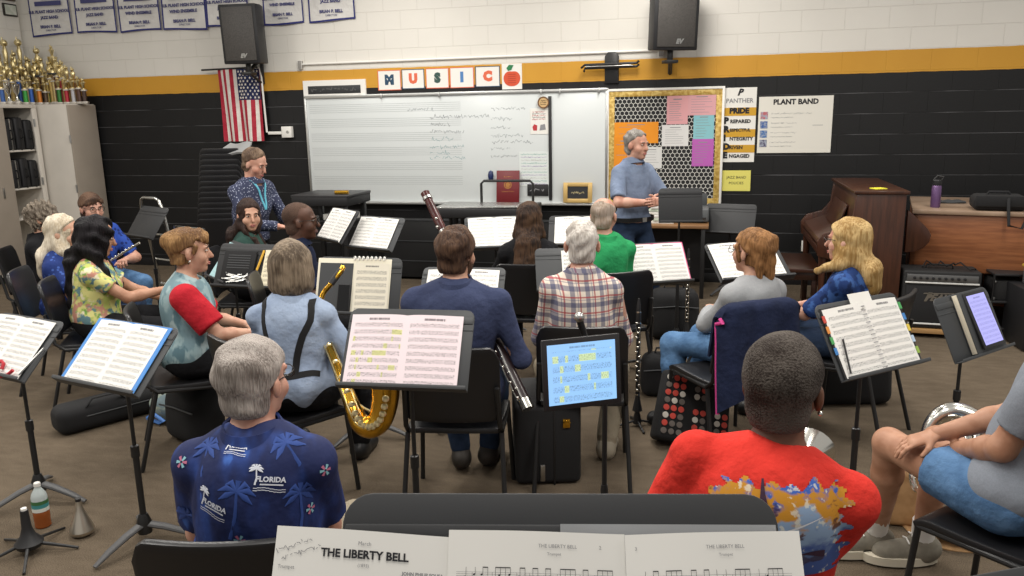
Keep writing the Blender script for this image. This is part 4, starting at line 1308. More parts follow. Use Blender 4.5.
MB().box((-0.02, 0.01, 0.05), (0.86, 0.4, 0.1)).build('kick_base', M['black_plastic'], t)
MB().box((0.475, 0.0, 1.08), (0.02, 0.46, 1.94)).build('door', taupe, t, bevel=0.003)
for zz in (0.45, 1.0, 1.6): MB().tube([(0.47, -0.235, zz), (0.47, -0.235, zz + 0.09)], 0.011, 8).build('hinge', M['steel'], t)
case_blk = mat('case_black', '17171a', 0.6, bump=0.15, bscale=300)
k = 0
for zz in (1.532, 1.082):
    for j in range(3):
        yy = 7.835 + 0.135 * j
        hh = (0.36, 0.38, 0.35)[j] - (0.03 if zz < 1.5 else 0)
        lab = 'black instrument case on the %s shelf of the open cabinet bay, %s' % ({1.532: 'top', 1.082: 'second'}[zz], ('nearest the closed door', 'in the middle', 'against the far post')[j])
        tt = thing('instrument_case', lab, 'case', (-8.22, yy, zz - 0.001), 0, 'instrument cases in the open cabinet bay')
        MB().box((0, 0, hh / 2), (0.38, 0.115, hh)).build('shell', case_blk, tt, bevel=0.025, seg=3)
        MB().box((0.0, 0, hh / 2), (0.386, 0.012, hh + 0.006)).build('seam_band', M['steel'] if j == 0 else M['black_metal'], tt, bevel=0.003)
        MB().tube([(0.19, -0.0, hh * 0.35), (0.225, 0.0, hh * 0.4), (0.225, 0, hh * 0.6), (0.19, 0, hh * 0.65)], 0.009, 8).build('handle', M['dark_rubber'], tt)

# ---- trophies crowded on the cabinets
marble = mat('marble', 'cfc9be', 0.3, c2='a39c92', scale=25)
def trophy(px, row, colc, hgt, kind, label):
    xx = {0: -8.08, 1: -8.25, 2: -8.45}[row] - (0.1 if 'behind the middle' in label else 0)
    v = ray(px, 100); y = v[1] * xx / v[0]
    if y > 8.62:
        y = 8.5 + 0.06 * row; xx = v[0] * y / v[1]
    tt = thing('trophy', label, 'trophy', (xx, y, 2.06), R(-60), 'trophies crowded on the cabinets')
    cm = mat('column_' + colc, colc, 0.3, 0.35)
    zc = 0.05
    if kind in ('tower', 'twin'):
        MB().box((0, 0, 0.02), (0.2, 0.1, 0.04)).build('base', marble, tt, bevel=0.005)
        cl = MB()
        for s_ in (-1, 1): cl.tube([(s_ * 0.07, 0, 0.03), (s_ * 0.07, 0, hgt * 0.52)], 0.02, 10)
        cl.build('columns', cm, tt)
        MB().box((0, 0, hgt * 0.52 + 0.012), (0.22, 0.1, 0.024)).build('platform', M['black_plastic'], tt, bevel=0.004)
        zc = hgt * 0.52 + 0.02
        if kind == 'twin':
            MB().lathe([(0.001, zc), (0.03, zc + 0.004), (0.01, zc + 0.05), (0.012, zc + 0.07), (0.045, zc + 0.12), (0.055, zc + 0.2), (0.05, zc + 0.2)], 14).build('cup', M['gold'], tt)
            zc += 0.2
    elif kind == 'cup':
        MB().box((0, 0, 0.02), (0.075, 0.075, 0.04)).build('base', marble, tt, bevel=0.005)
        cu = MB().lathe([(0.001, 0.04), (0.03, 0.042), (0.01, 0.08), (0.01, 0.11), (0.035, 0.15), (0.045, hgt), (0.041, hgt), (0.03, 0.16), (0.001, 0.14)], 16)
        for s_ in (-1, 1): cu.tube([(s_ * 0.04, 0, hgt - 0.02), (s_ * 0.07, 0, hgt - 0.04), (s_ * 0.065, 0, 0.17), (s_ * 0.032, 0, 0.15)], 0.005, 6)
        cu.build('cup', M['silver'] if colc == 'cfcfcc' else M['gold'], tt)
        return
    else:
        MB().box((0, 0, 0.015), (0.085, 0.075, 0.03)).build('base', marble, tt, bevel=0.004)
        MB().tube([(0, 0, 0.025), (0, 0, hgt * 0.62)], 0.026, 12).build('column', cm, tt)
        MB().lathe([(0.038, hgt * 0.62), (0.038, hgt * 0.62 + 0.014), (0.02, hgt * 0.62 + 0.02)], 12).build('column_cap', marble, tt)
        zc = hgt * 0.62 + 0.016
    fg = MB()
    s = max(0.13, (hgt - zc) * 1.15)
    fg.lathe([(0.026, zc), (0.024, zc + 0.01), (0.006, zc + 0.02)], 10)
    fg.tube([(0, 0, zc + 0.012), (0.002, 0, zc + s * 0.4), (0, 0, zc + s * 0.6), (0, 0, zc + s * 0.78)], [0.012, 0.022, 0.03, 0.015], 8)
    fg.ball((0, 0, zc + s * 0.88), s * 0.1 + 0.004)
    fg.tube([(-0.022, 0, zc + s * 0.7), (-0.045, -0.01, zc + s * 0.55), (-0.01, -0.035, zc + s * 0.62)], 0.007, 6)
    fg.tube([(0.022, 0, zc + s * 0.7), (0.05, 0, zc + s * 0.85), (0.04, 0, zc + s * 1.05)], 0.007, 6)
    fg.build('figure', M['gold'], tt)
ords = ('first', 'second', 'third', 'fourth', 'fifth', 'sixth', 'seventh', 'eighth', 'ninth', 'tenth', 'eleventh', 'twelfth', 'thirteenth')
FR = [(3, '4063a0', .27, 'blue', 'fig'), (9.5, 'cfcfcc', .25, 'silver', 'cup'), (17.5, 'cfcfcc', .24, 'pale silver', 'cup'), (26, '3f9c46', .27, 'green', 'fig'), (32, '3862b0', .3, 'blue', 'fig'), (40, 'cf7f35', .27, 'orange', 'fig'),
      (46, '5b4b3c', .24, 'brown', 'fig'), (52, '2f8a45', .24, 'green', 'fig'), (60, '3c7c3f', .29, 'dark green', 'fig'), (67.5, 'b23440', .27, 'red', 'fig'), (74, 'b9b9bd', .28, 'silver', 'fig'), (80, '5e463e', .29, 'brown', 'fig'), (85, '4d3d36', .25, 'dark brown', 'fig')]
for i, (px, c_, h_, cn, kd) in enumerate(FR):
    trophy(px, 0, c_, h_, kd, 'small trophy with %s %s, %s from the left in the front row' % (cn, 'cup' if kd == 'cup' else 'column', ords[i]))
MR = [(1, 'c9a24c', .42), (8, 'c8b888', .44), (14, 'bda468', .42), (21, '3f63a8', .45), (29, 'c2b07c', .43), (37, 'b89a52', .42), (42, '2f5aa8', .47), (49, 'b9a05c', .4), (56, 'c7b27a', .45), (63, 'a83340', .47), (70, 'b49a58', .44), (76, '9a7a55', .42)]
for i, (px, c_, h_) in enumerate(MR):
    trophy(px, 1, c_, h_, 'fig', 'gold figure trophy, %s from the left in the middle row' % ords[i])
for i, (px, c_, h_) in enumerate([(5, 'b39a5e', .55), (11, '4a65a0', .5), (18, 'c9b27c', .56), (25, 'a8945c', .52), (32, '6a4a42', .56), (39, 'c2b07c', .52), (46, 'a08850', .55), (53, 'b59a5a', .5), (60, '8a4a44', .54), (66, 'bda468', .5)]):
    trophy(px, 1, c_, h_, 'fig', 'gold figure trophy rising behind the middle row, %s from the left' % ords[i])
BR = [(2, '5a3a35', .72, 'twin'), (12, '7a6a55', .74, 'tower'), (20, 'b8a878', .62, 'fig'), (26, '5b4038', .76, 'tower'), (34, 'c9b27c', .55, 'fig'), (43, '8a6a45', .66, 'tower'), (58, '7a6248', .7, 'twin')]
for i, (px, c_, h_, kd) in enumerate(BR):
    trophy(px, 2, c_, h_, kd, 'tall gold topped trophy, %s from the left in the back row' % ords[i])

# ------------------------------------------------------------------ chairs
chair_n = [0]
def build_chair():
    t = thing('band_chair', '', 'chair')
    w, d = 0.45, 0.42
    s_ = MB().sheet(lambda u, v: ((u - 0.5) * w * (1 - 0.1 * (1 - v) ** 2), -0.2 + v * d, 0.452 - 0.018 * math.sin(math.pi * u) * math.sin(math.pi * min(v * 1.1, 1)) - 0.03 * max(0, v - 0.85) ** 2 / 0.0225 * 0.8), 14, 14, 0.026)
    s_.build('seat', M['chair_shell'], t, bevel=0.006)
    b = 0.44
    def bk(u, v):
        x = (u - 0.5) * b
        rnd = max(0, (abs(u - 0.5) - 0.38) / 0.12)
        top = 0.36 - 0.06 * rnd ** 3
        z = 0.485 + v * top + (1 - v) * 0.03 * rnd ** 3
        return (x, -0.215 - 0.07 * (z - 0.48) / 0.36 - 0.03 * math.cos((u - 0.5) * math.pi) + 0.02, z)
    MB().sheet(bk, 22, 12, 0.022).build('backrest', M['chair_shell'], t, bevel=0.006)
    for sx in (-1, 1):
        MB().tube([(sx * 0.215, 0.2, 0.41), (sx * 0.235, 0.23, 0.0)], 0.0115, 10).build('leg', M['black_metal'], t)
        MB().tube([(sx * 0.215, -0.17, 0.42), (sx * 0.235, -0.28, 0.0)], 0.0115, 10).build('leg', M['black_metal'], t)
        MB().tube([(sx * 0.215, 0.2, 0.415), (sx * 0.215, -0.16, 0.425), (sx * 0.212, -0.215, 0.47), (sx * 0.205, -0.25, 0.66)], 0.0115, 10).build('side_frame', M['black_metal'], t)
    MB().tube([(-0.215, 0.17, 0.412), (0.215, 0.17, 0.412)], 0.01, 8).tube([(-0.215, -0.14, 0.417), (0.215, -0.14, 0.417)], 0.01, 8).build('cross_bar', M['black_metal'], t)
    return t
CH0 = [None]
def chair(label, x, y, az, group='black band chairs in the seating rows', z=0.0, up=0.0):
    if CH0[0] is None:
        CH0[0] = build_chair(); c = CH0[0]
        c.location = (x, y, z); c.rotation_euler = (0, 0, az); c['label'] = label; c['group'] = group
        return c
    return dup(CH0[0], (x, y, z), az, label, group)

# ------------------------------------------------------------------ music stands and the paper on them
_pm = {}
def page_mat(pw, ph, pages=2, nst=10, tint='eceae5', hl=False, em=0.0, v0=0.0, title=True, dark=0.72):
    key = (round(pw, 3), round(ph, 3), pages, nst, tint, hl, em, title, dark)
    if key in _pm: return _pm[key]
    t = NT('music_page')
    x, y, z = t.xyz()
    u0 = t.math('ADD', t.math('MULTIPLY', x, 1 / pw), 1.0 if pages == 2 else 0.5)
    u = t.math('FRACT', u0)
    v = t.math('MULTIPLY', y, 1 / ph)
    s = t.math('MULTIPLY', v, float(nst))
    fs = t.math('FRACT', s)
    def band(q, a, b): return t.math('MULTIPLY', t.math('GREATER_THAN', q, a), t.math('LESS_THAN', q, b))
    inside = t.math('MULTIPLY', band(u, 0.07, 0.94), band(v, 0.04, 0.88))
    l = t.math('MULTIPLY', t.math('SUBTRACT', fs, 0.28), 4 / 0.42)
    ln = t.math('LESS_THAN', t.math('ABSOLUTE', t.math('SUBTRACT', t.math('FRACT', t.math('ADD', l, 0.5)), 0.5)), 0.11)
    ln = t.math('MULTIPLY', ln, band(fs, 0.265, 0.715))
    vec = t.n('ShaderNodeCombineXYZ'); t.put(vec.inputs[0], t.math('MULTIPLY', u0, 95.0)); t.put(vec.inputs[1], t.math('MULTIPLY', s, 5.0))
    nz = t.noise(1.0, 1.0, vec.outputs[0])
    nt = t.math('MULTIPLY', t.math('GREATER_THAN', nz, 0.57), band(fs, 0.2, 0.82))
    ink = t.math('MULTIPLY', inside, t.math('MAXIMUM', t.math('MULTIPLY', ln, 0.75), nt))
    if title:
        vt = t.n('ShaderNodeCombineXYZ'); t.put(vt.inputs[0], t.math('MULTIPLY', u0, 60.0))
        tl = t.math('MULTIPLY', t.math('GREATER_THAN', t.noise(1.0, 1.0, vt.outputs[0]), 0.42), t.math('MULTIPLY', band(v, 0.918, 0.95), band(u, 0.32, 0.7)))
        ink = t.math('MAXIMUM', ink, tl)
    pc = lin(tint)
    if hl:
        vh = t.n('ShaderNodeCombineXYZ'); t.put(vh.inputs[0], t.math('MULTIPLY', u0, 8.0)); t.put(vh.inputs[1], t.math('MULTIPLY', t.math('FLOOR', s), 1.37))
        hy = t.math('MULTIPLY', t.math('GREATER_THAN', t.noise(1.0, 0.0, vh.outputs[0]), 0.64), t.math('MULTIPLY', band(fs, 0.15, 0.85), t.math('MULTIPLY', inside, t.math('LESS_THAN', u0, 1.0 if pages == 2 else 2.0))))
        pc = t.mix(t.math('MULTIPLY', hy, 0.6), pc, lin('dfe860'))
    col = t.mix(t.math('MULTIPLY', ink, dark), pc, lin('2c2c31'))
    if em:
        t.base(lin('0a0a0c')); t.put(t.b.inputs['Emission Color'], col); t.b.inputs['Emission Strength'].default_value = em
        _pm[key] = t.fin(0.25)
    else:
        t.base(col); _pm[key] = t.fin(0.8, 0, 0.2)
    return _pm[key]

def music_stand(label, x, y, z, yaw, tilt, W=0.5, Hh=0.32, group='black music stands', m='stand_black', lip=True, feet_rot=0.0, pole=True):
    yaw, tl = R(yaw), R(tilt)
    t = thing('music_stand', label, 'music stand', (x, y, 0), yaw, group)
    upv = Vector((0, math.sin(tl), math.cos(tl))); out = Vector((0, -math.cos(tl), math.sin(tl)))
    D = frame((0, 0, z), (1, 0, 0), upv, out)
    r_ = 0.035
    pl = [(-W / 2, 0), (W / 2, 0)]
    for k in range(6): a_ = k / 5 * math.pi / 2; pl.append((W / 2 - r_ + r_ * math.cos(a_), Hh - r_ + r_ * math.sin(a_)))
    for k in range(6): a_ = math.pi / 2 + k / 5 * math.pi / 2; pl.append((-W / 2 + r_ + r_ * math.cos(a_), Hh - r_ + r_ * math.sin(a_)))
    dk = MB().prism(pl, -0.006, 0.0, D)
    dk.box((0, Hh * 0.86, 0.001), (W * 0.985, 0.028, 0.006), D).box((0, Hh * 0.74, 0.0), (W, 0.006, 0.006), D)
    dk.box((0, Hh * 0.5, -0.014), (0.1, Hh * 0.7, 0.018), D)
    dk.build('desk', M[m], t, bevel=0.0025)
    if lip:
        MB().box((0, -0.003, 0.018), (W, 0.006, 0.046), D).box((0, 0.003, 0.04), (W, 0.012, 0.004), D).build('ledge', M[m], t, bevel=0.002)
    hub = D @ Vector((0, Hh * 0.42, -0.03))
    py = hub.y + 0.015
    MB().box((0, py - 0.012, hub.z), (0.055, 0.05, 0.05)).build('tilt_bracket', M['black_metal'], t, bevel=0.006)
    MB().tube([(0, py, hub.z), (0, py, 0.5 * hub.z)], 0.0085, 10).build('inner_tube', M['black_metal'], t)
    MB().lathe([(0.0135, 0.05), (0.0135, 0.55 * hub.z - 0.05), (0.018, 0.55 * hub.z - 0.05), (0.018, 0.55 * hub.z), (0.012, 0.55 * hub.z + 0.004)], 12, T(0, py, 0)).build('pole', M['black_metal'], t)
    MB().lathe([(0.03, 0.05), (0.032, 0.1), (0.018, 0.14)], 12, T(0, py, 0)).build('hub', M['black_metal'], t)
    for k in range(3):
        a_ = feet_rot + k * 2 * math.pi / 3
        c_, s_ = math.cos(a_), math.sin(a_)
        pts = [(c_ * q, py + s_ * q, zz) for q, zz in ((0.02, 0.09), (0.09, 0.075), (0.18, 0.045), (0.25, 0.014))]
        MB().tube(pts, [0.022, 0.021, 0.018, 0.012], 10, flat=0.6).build('leg', mat_leg, t)
    t_m = Matrix.Translation((x, y, 0)) @ RZ(yaw) @ D
    return dict(root=t, D=t_m, W=W, H=Hh)
mat_leg = mat('stand_leg', '4a4a4b', 0.5)

def pages(label, st, xo=0.0, pw=0.228, ph=0.305, n=2, yo=0.004, zo=0.006, m=None, folder=None, fx=0.02, bow=0.01, name='sheet_music', group='open music on the stands', rz=0.0, cat='sheet music', cover_h=None, **kw):
    """An open part of one or two pages standing on a desk's ledge; its own thing."""
    mm = st['D'] @ T(xo, yo, zo) @ RZ(rz)
    m = m or page_mat(pw, ph, n, **kw)
    t = bpy.data.objects.new(name, None); COL.objects.link(t); t.empty_display_size = 0.05
    t.matrix_world = mm
    tag(t, label, cat, group)
    wtot = pw * n
    if folder:
        MB().box((0, ph * 0.5 + 0.002, 0.0015), (wtot + fx * 2, (cover_h or ph + 0.012), 0.003)).build('folder', folder, t, bevel=0.001, seg=1)
    def fn(u, v):
        x = (u - 0.5) * wtot
        q = abs(x) / (wtot / 2) if n == 2 else 0.5
        z = 0.004 + bow * math.sin(math.pi * min(q, 1) ** 0.6) * (0.6 + 0.4 * v)
        return (x, v * ph, z)
    MB().sheet(fn, 20, 4, 0.0012).build('pages', m, t, smooth=60)
    return t

def slab_on(st, label, name, cat, xo, yo, zo, w, h, th, mats, rz=0.0, build=None):
    t = bpy.data.objects.new(name, None); COL.objects.link(t); t.empty_display_size = 0.05
    t.matrix_world = st['D'] @ T(xo, yo, zo) @ RZ(rz)
    return tag(t, label, cat)
def tablet(label, D, w, h, tint, em, n=1):
    t = bpy.data.objects.new('tablet', None); COL.objects.link(t); t.empty_display_size = 0.05
    t.matrix_world = D
    tag(t, label, 'tablet')
    MB().box((0, h / 2, 0.005), (w, h, 0.01)).build('case', M['black_plastic'], t, bevel=0.004)
    s = MB(); s.v = [(-w / 2 + 0.018, 0, 0), (w / 2 - 0.018, 0, 0), (w / 2 - 0.018, h - 0.036, 0), (-w / 2 + 0.018, h - 0.036, 0)]; s.f = [(0, 1, 2, 3)]; s.mi = [0]
    o = s.build('screen', page_mat(w - 0.036, h - 0.036, 1, 6 if n == 1 else 11, tint, n == 1, em, dark=0.45), t, smooth=0)
    o.location = (0, 0.018, 0.0106)
    return t

# ------------------------------------------------------------------ right side: piano, bench, console, amplifier
pw_ = wood('piano_wood', '4b2b1d', '341d13', 2, 0.3)
bw_ = wood('bench_wood', '3a2016', '241209', 0, 0.3)
cw_ = wood('console_wood', '96603d', '74452a', 0, 0.35)
PX0, PX1, PY0, PY1 = 1.14, 1.49, 6.88, 8.2
t = thing('upright_piano', 'dark brown upright piano standing sideways by the right of the wall', 'piano', (PX1, PY0, 0))
Wd, Ln = PX1 - PX0, PY1 - PY0
XZ = frame((0, 0, 0), (1, 0, 0), (0, 0, 1), (0, -1, 0))
def pz(poly, a, b, name, m, bev=0.006, par=None):
    return MB().prism(poly, -b, -a, XZ).build(name, m, par or t, bevel=bev)
pz([(-Wd + 0.02, 0.02), (0, 0.02), (0, 1.15), (-Wd, 1.15), (-Wd - 0.02, 1.02), (-Wd - 0.03, 0.8), (-Wd + 0.02, 0.6)], 0.03, Ln - 0.03, 'case', pw_)
for a, b in ((0, 0.035), (Ln - 0.035, Ln)):
    pz([(-Wd + 0.0, 0.0), (0.01, 0.0), (0.01, 1.155), (-Wd - 0.01, 1.155), (-Wd - 0.03, 0.96), (-Wd - 0.1, 0.87), (-Wd - 0.24, 0.83), (-Wd - 0.29, 0.76), (-Wd - 0.28, 0.64), (-Wd - 0.05, 0.58)], a, b, 'side_panel', pw_)
pz([(-Wd - 0.03, 1.152), (0.03, 1.152), (0.03, 1.178), (-Wd - 0.03, 1.178)], -0.015, Ln + 0.015, 'lid', pw_, 0.004)
pz([(-Wd - 0.27, 0.64), (-Wd, 0.64), (-Wd, 0.7), (-Wd - 0.27, 0.7)], 0.035, Ln - 0.035, 'key_bed', pw_, 0.004)
kb = MB()
for k in range(44):
    y_ = -0.06 - k * (Ln - 0.12) / 44
    kb.box((-Wd - 0.19, -y_ + 0.0, 0.712), (0.13, (Ln - 0.12) / 44 * 0.92, 0.022), mi=0)
    if k % 7 in (0, 1, 3, 4, 5): kb.box((-Wd - 0.16, -y_ + (Ln - 0.12) / 88, 0.728), (0.085, 0.013, 0.012), mi=1)
kb.build('keyboard', [M['white'], M['black_plastic']], t, bevel=0.0)
pz([(-Wd - 0.275, 0.735), (-Wd - 0.26, 0.765), (-Wd - 0.05, 0.84), (-Wd - 0.04, 0.825), (-Wd - 0.25, 0.75), (-Wd - 0.265, 0.7)], 0.04, Ln - 0.04, 'fallboard', pw_, 0.003)
pz([(-Wd - 0.09, 0.83), (-Wd - 0.02, 1.03), (-Wd - 0.035, 1.035), (-Wd - 0.105, 0.835)], 0.3, Ln - 0.3, 'music_desk', pw_, 0.003)
for y_ in (0.06, Ln - 0.06):
    MB().tube([(-Wd - 0.23, y_, 0.64), (-Wd - 0.23, y_, 0.35), (-Wd - 0.23, y_, 0.0)], [0.035, 0.022, 0.03], 10).build('leg', pw_, t)
c = Vector((PX0 + 0.18, PY0 + 0.18, 1.178))
yn = MB().box((0, 0, 0.004), (0.1, 0.09, 0.008)).build('sticky_note_pad', mat('note_bright', 'e8df3a', 0.8), bevel=0.001)
yn.location = c; yn.rotation_euler = (0, 0, 0.4); tag(yn, 'bright yellow sticky note pad lying on the piano lid', 'note pad')

t = thing('piano_bench', 'dark brown wooden piano bench in front of the piano keys', 'bench', (0.73, 7.35, 0))
MB().box((0, 0, 0.5), (0.36, 0.8, 0.035)).build('seat_top', bw_, t, bevel=0.008)
MB().box((0, 0, 0.45), (0.31, 0.74, 0.07)).build('apron', bw_, t, bevel=0.003)
for sx in (-1, 1):
    for sy in (-1, 1): MB().box((sx * 0.135, sy * 0.34, 0.21), (0.045, 0.045, 0.42)).build('leg', bw_, t, bevel=0.004)
lt = wl(805, 246, 0.0)
sw_ = MB().box((0, -0.004, 0), (0.075, 0.008, 0.115)).build('outlet_plate', M['white'], bevel=0.002)
sw_.location = (wl(805, 246)[0], WALL_Y, wl(805, 246)[2]); tag(sw_, 'small white outlet plate low on the black wall near the piano', 'outlet')
MB().box((0, -0.009, 0.025), (0.03, 0.003, 0.035)).box((0, -0.009, -0.025), (0.03, 0.003, 0.035)).build('socket', M['grey_ink'], sw_)

CZ = 1.0
a, b = on(905, 205, CZ), on(1024, 213, CZ)
cy0 = 7.12
t = thing('organ_console', 'reddish brown wooden organ console against the wall beside the piano', 'console', (1.62, cy0 + 0.08, 0), R(-11))
cl = 2.0
MB().box((cl / 2, 0.55, CZ - 0.02), (cl, 1.14, 0.035)).build('top', mat('console_top', '9d8672', 0.35, c2='8a735f', scale=3), t, bevel=0.006)
MB().box((cl / 2, 0.03, CZ - 0.27), (cl - 0.02, 0.04, 0.48)).build('front_panel', cw_, t, bevel=0.004)
for xx in (0.03, cl - 0.03): MB().box((xx, 0.55, CZ / 2 - 0.02), (0.04, 1.08, CZ - 0.04)).build('side_panel', cw_, t, bevel=0.004)
MB().box((cl / 2, 1.07, CZ / 2 - 0.02), (cl - 0.08, 0.03, CZ - 0.04)).build('back_panel', cw_, t)
ck = thing('wooden_end_panel', 'dark curved wooden end panel between the piano and the console', 'end panel', (1.55, 7.06, 0))
pl = [(0.0, 0.66), (0.08, 0.67), (0.14, 0.7), (0.18, 0.75), (0.19, 0.81), (0.16, 0.86), (0.1, 0.92), (0.0, 1.01)]
MB().prism(pl, -0.03, 0.03, frame((0, 0, 0), (1, 0, 0), (0, 0, 1), (0, -1, 0))).build('panel', pw_, ck, bevel=0.008)
MB().box((0.03, 0, 0.27), (0.05, 0.05, 0.54)).build('post', pw_, ck, bevel=0.004)

q = on(935, 207, CZ)
t = thing('drink_bottle', 'purple insulated bottle with dark lid on the console', 'bottle', (q[0], q[1], CZ - 0.003))
MB().lathe([(0.036, 0), (0.038, 0.01), (0.038, 0.17), (0.03, 0.19)], 18).build('body', mat('bottle_purple', '6b5079', 0.3, 0.4), t)
MB().lathe([(0.033, 0.185), (0.035, 0.2), (0.035, 0.225), (0.03, 0.232)], 18).tube([(0.03, 0, 0.225), (0.045, 0, 0.255), (0.0, 0, 0.265), (-0.03, 0, 0.23)], 0.007, 8).build('lid', M['black_plastic'], t)
q = on(997, 209, CZ)
t = thing('laptop_bag', 'black soft shoulder bag lying on the console', 'bag', (q[0], q[1], CZ - 0.002), R(-8))
MB().box((0, 0, 0.06), (0.38, 0.3, 0.12)).build('body', M['nylon'], t, bevel=0.045, seg=4)
MB().box((0, -0.16, 0.08), (0.36, 0.02, 0.09)).build('pocket', M['nylon'], t, bevel=0.01)
MB().tube([(0.05, -0.15, 0.12), (0.04, -0.22, 0.06), (0.05, -0.26, -0.1), (0.14, -0.26, -0.12), (0.2, -0.22, 0.04), (0.19, -0.15, 0.1)], 0.012, 8, flat=0.5).build('strap', M['nylon'], t)
MB().tube([(-0.08, 0, 0.12), (-0.07, 0, 0.14), (0.07, 0, 0.14), (0.08, 0, 0.12)], 0.012, 8).build('handle', M['nylon'], t)
q = on(950, 203, CZ)
o = MB().sheet(lambda u, v: (0.24 * (u - 0.5), 0.16 * (v - 0.5), 0.012 + 0.012 * math.sin(u * 9) * math.sin(v * 7)), 14, 10, 0.01).build('dark_cloth', mat('dark_cloth', '3c3e40', 0.9))
o.location = (q[0], q[1] + 0.05, CZ); tag(o, 'crumpled dark cloth on the console beside the purple bottle', 'cloth')

tol = mat('amp_tolex', '1a1a1b', 0.7, bump=0.4, bscale=500)
t = thing('guitar_amplifier', 'black guitar amplifier with silver script and white piping before the console', 'amplifier', (1.8, 6.84, 0.0), R(-4))
AW, AH, AD = 0.56, 0.47, 0.3
bz_ = 0.075
MB().box((0, AD / 2, bz_ + AH / 2), (AW, AD, AH)).build('cabinet', tol, t, bevel=0.015, seg=3)
gn = NT('grille_cloth'); n1 = gn.noise(420.0, 2.0); gn.base(gn.mix(n1, lin('0e0e0f'), lin('29292b'))); gn.fin(0.9)
MB().box((0, 0.0, bz_ + 0.2), (AW - 0.05, 0.02, 0.3)).build('grille', gn.m, t, bevel=0.004)
pan = MB().box((0, 0.0, bz_ + AH - 0.055), (AW - 0.05, 0.02, 0.055)).build('control_panel', mat('amp_panel', '6c6c6c', 0.35, 0.5), t, bevel=0.003)
for k in range(9): MB().lathe([(0.012, 0), (0.01, 0.014), (0.004, 0.015)], 10, frame((-0.2 + 0.045 * k, -0.011, bz_ + AH - 0.055), (1, 0, 0), (0, 0, 1), (0, -1, 0))).build('knob', M['black_plastic'], pan)
wp = MB()
for zz in (bz_ + 0.04, bz_ + AH - 0.093): wp.box((0, -0.004, zz), (AW - 0.03, 0.02, 0.013))
wp.build('piping', mat('piping_white', 'd9d9d6', 0.4), t, bevel=0.003)
lg = MB(); fm = frame((0.01, -0.011, bz_ + 0.255), (1, 0, 0), (0, 0, 1), (0, -1, 0))
lg.text('PEAVEY', 0.075, fm @ T(0, 0, 0), shear=0.45, bold=0.003, ext=0.001)
lg.add([(-0.13, -0.03, 0.0015), (-0.11, -0.03, 0.0015), (-0.07, 0.045, 0.0015), (-0.1, 0.045, 0.0015)], [(0, 1, 2, 3)], 0, fm)
lg.add([(-0.14, 0.03, 0.0015), (0.17, 0.04, 0.0015), (0.16, 0.047, 0.0015), (-0.13, 0.04, 0.0015)], [(0, 1, 2, 3)], 0, fm)
lg.build('logo', M['steel'], t, smooth=0)
MB().tube([(-0.1, AD / 2, bz_ + AH), (-0.09, AD / 2, bz_ + AH + 0.03), (0.09, AD / 2, bz_ + AH + 0.03), (0.1, AD / 2, bz_ + AH)], 0.012, 8, flat=0.6).build('handle', M['dark_rubber'], t)
dl = MB().box((0, AD / 2, 0.055), (AW + 0.02, AD + 0.06, 0.035))
dl = dl.build('wooden_dolly', wood('dolly_wood', 'b08a5c', '94703f', 0, 0.6), bevel=0.004)
dl.location = (1.8, 6.84, 0); dl.rotation_euler = (0, 0, R(-4)); tag(dl, 'wooden dolly board under the guitar amplifier', 'dolly')
for sx in (-1, 1):
    for sy in (0.03, AD - 0.03): MB().lathe([(0.018, 0), (0.02, 0.02), (0.018, 0.04)], 12, T(sx * 0.24, sy, 0)).build('caster', M['dark_rubber'], dl)
cbm = MB(); rg = random.Random(3)
pts = [(-0.12 + 0.035 * k, 0.12 + 0.06 * math.sin(k * 1.9), bz_ + AH + 0.014 + 0.045 * abs(math.sin(k * 1.3))) for k in range(9)]
pts += [(0.2, 0.02, bz_ + AH + 0.015), (0.26, 0.1, bz_ + AH + 0.012), (0.31, 0.15, 0.35), (0.34, 0.2, 0.1), (0.5, 0.15, 0.012)]
o = cbm.tube(pts, 0.006, 8).build('cable', M['dark_rubber']); o.location = (1.8, 6.84, 0); tag(o, 'black cable bunched on the guitar amplifier and trailing down its side', 'cable')

# storage drawers and crates at the right edge
q = on(1000, 345, 0)
t = thing('drawer_cart', 'low black three drawer cart at the right edge of the room', 'drawer unit', (2.62, 6.55, 0), R(3))
MB().box((0, 0.2, 0.24), (0.62, 0.42, 0.46)).build('body', M['black_plastic'], t, bevel=0.012)
for k in range(3):
    dr = MB().box((0, -0.018, 0.09 + 0.15 * k), (0.58, 0.03, 0.135)).build('drawer', mat('drawer_smoke', '29292c', 0.3), t, bevel=0.01)
    MB().box((0, -0.04, 0.13 + 0.15 * k), (0.16, 0.018, 0.02)).build('handle', M['stand_grey'], dr, bevel=0.004)
t = thing('yellow_lidded_crate', 'grey crate with yellow lid on top of the black drawer cart', 'crate', (2.6, 6.6, 0.47), R(2))
MB().box((0, 0.12, 0.065), (0.44, 0.3, 0.13)).build('box', mat('crate_grey', '57585b', 0.5), t, bevel=0.01)
MB().box((0, 0.12, 0.14), (0.46, 0.32, 0.022)).build('lid', mat('lid_yellow', 'b89a3c', 0.5), t, bevel=0.006)
MB().box((0.03, -0.033, 0.07), (0.2, 0.006, 0.06)).build('paper_label', M['paper'], t)
t = thing('wire_rack', 'black wire rack of cables between the amplifier and the drawer cart', 'rack', (2.32, 6.9, 0))
fr = MB()
for sx in (-1, 1):
    for yy in (0, 0.3): fr.tube([(sx * 0.13, yy, 0), (sx * 0.13, yy, 0.53)], 0.01, 8)
fr.build('frame', M['black_metal'], t)
for zz in (0.08, 0.3, 0.52): MB().box((0, 0.15, zz), (0.27, 0.32, 0.018)).build('shelf', M['black_plastic'], t, bevel=0.004)
t = thing('black_equipment_box', 'black equipment box with silver corners on the wire rack', 'box', (2.32, 6.91, 0.31))
MB().box((0, 0.14, 0.08), (0.24, 0.26, 0.16)).build('shell', tol, t, bevel=0.01)
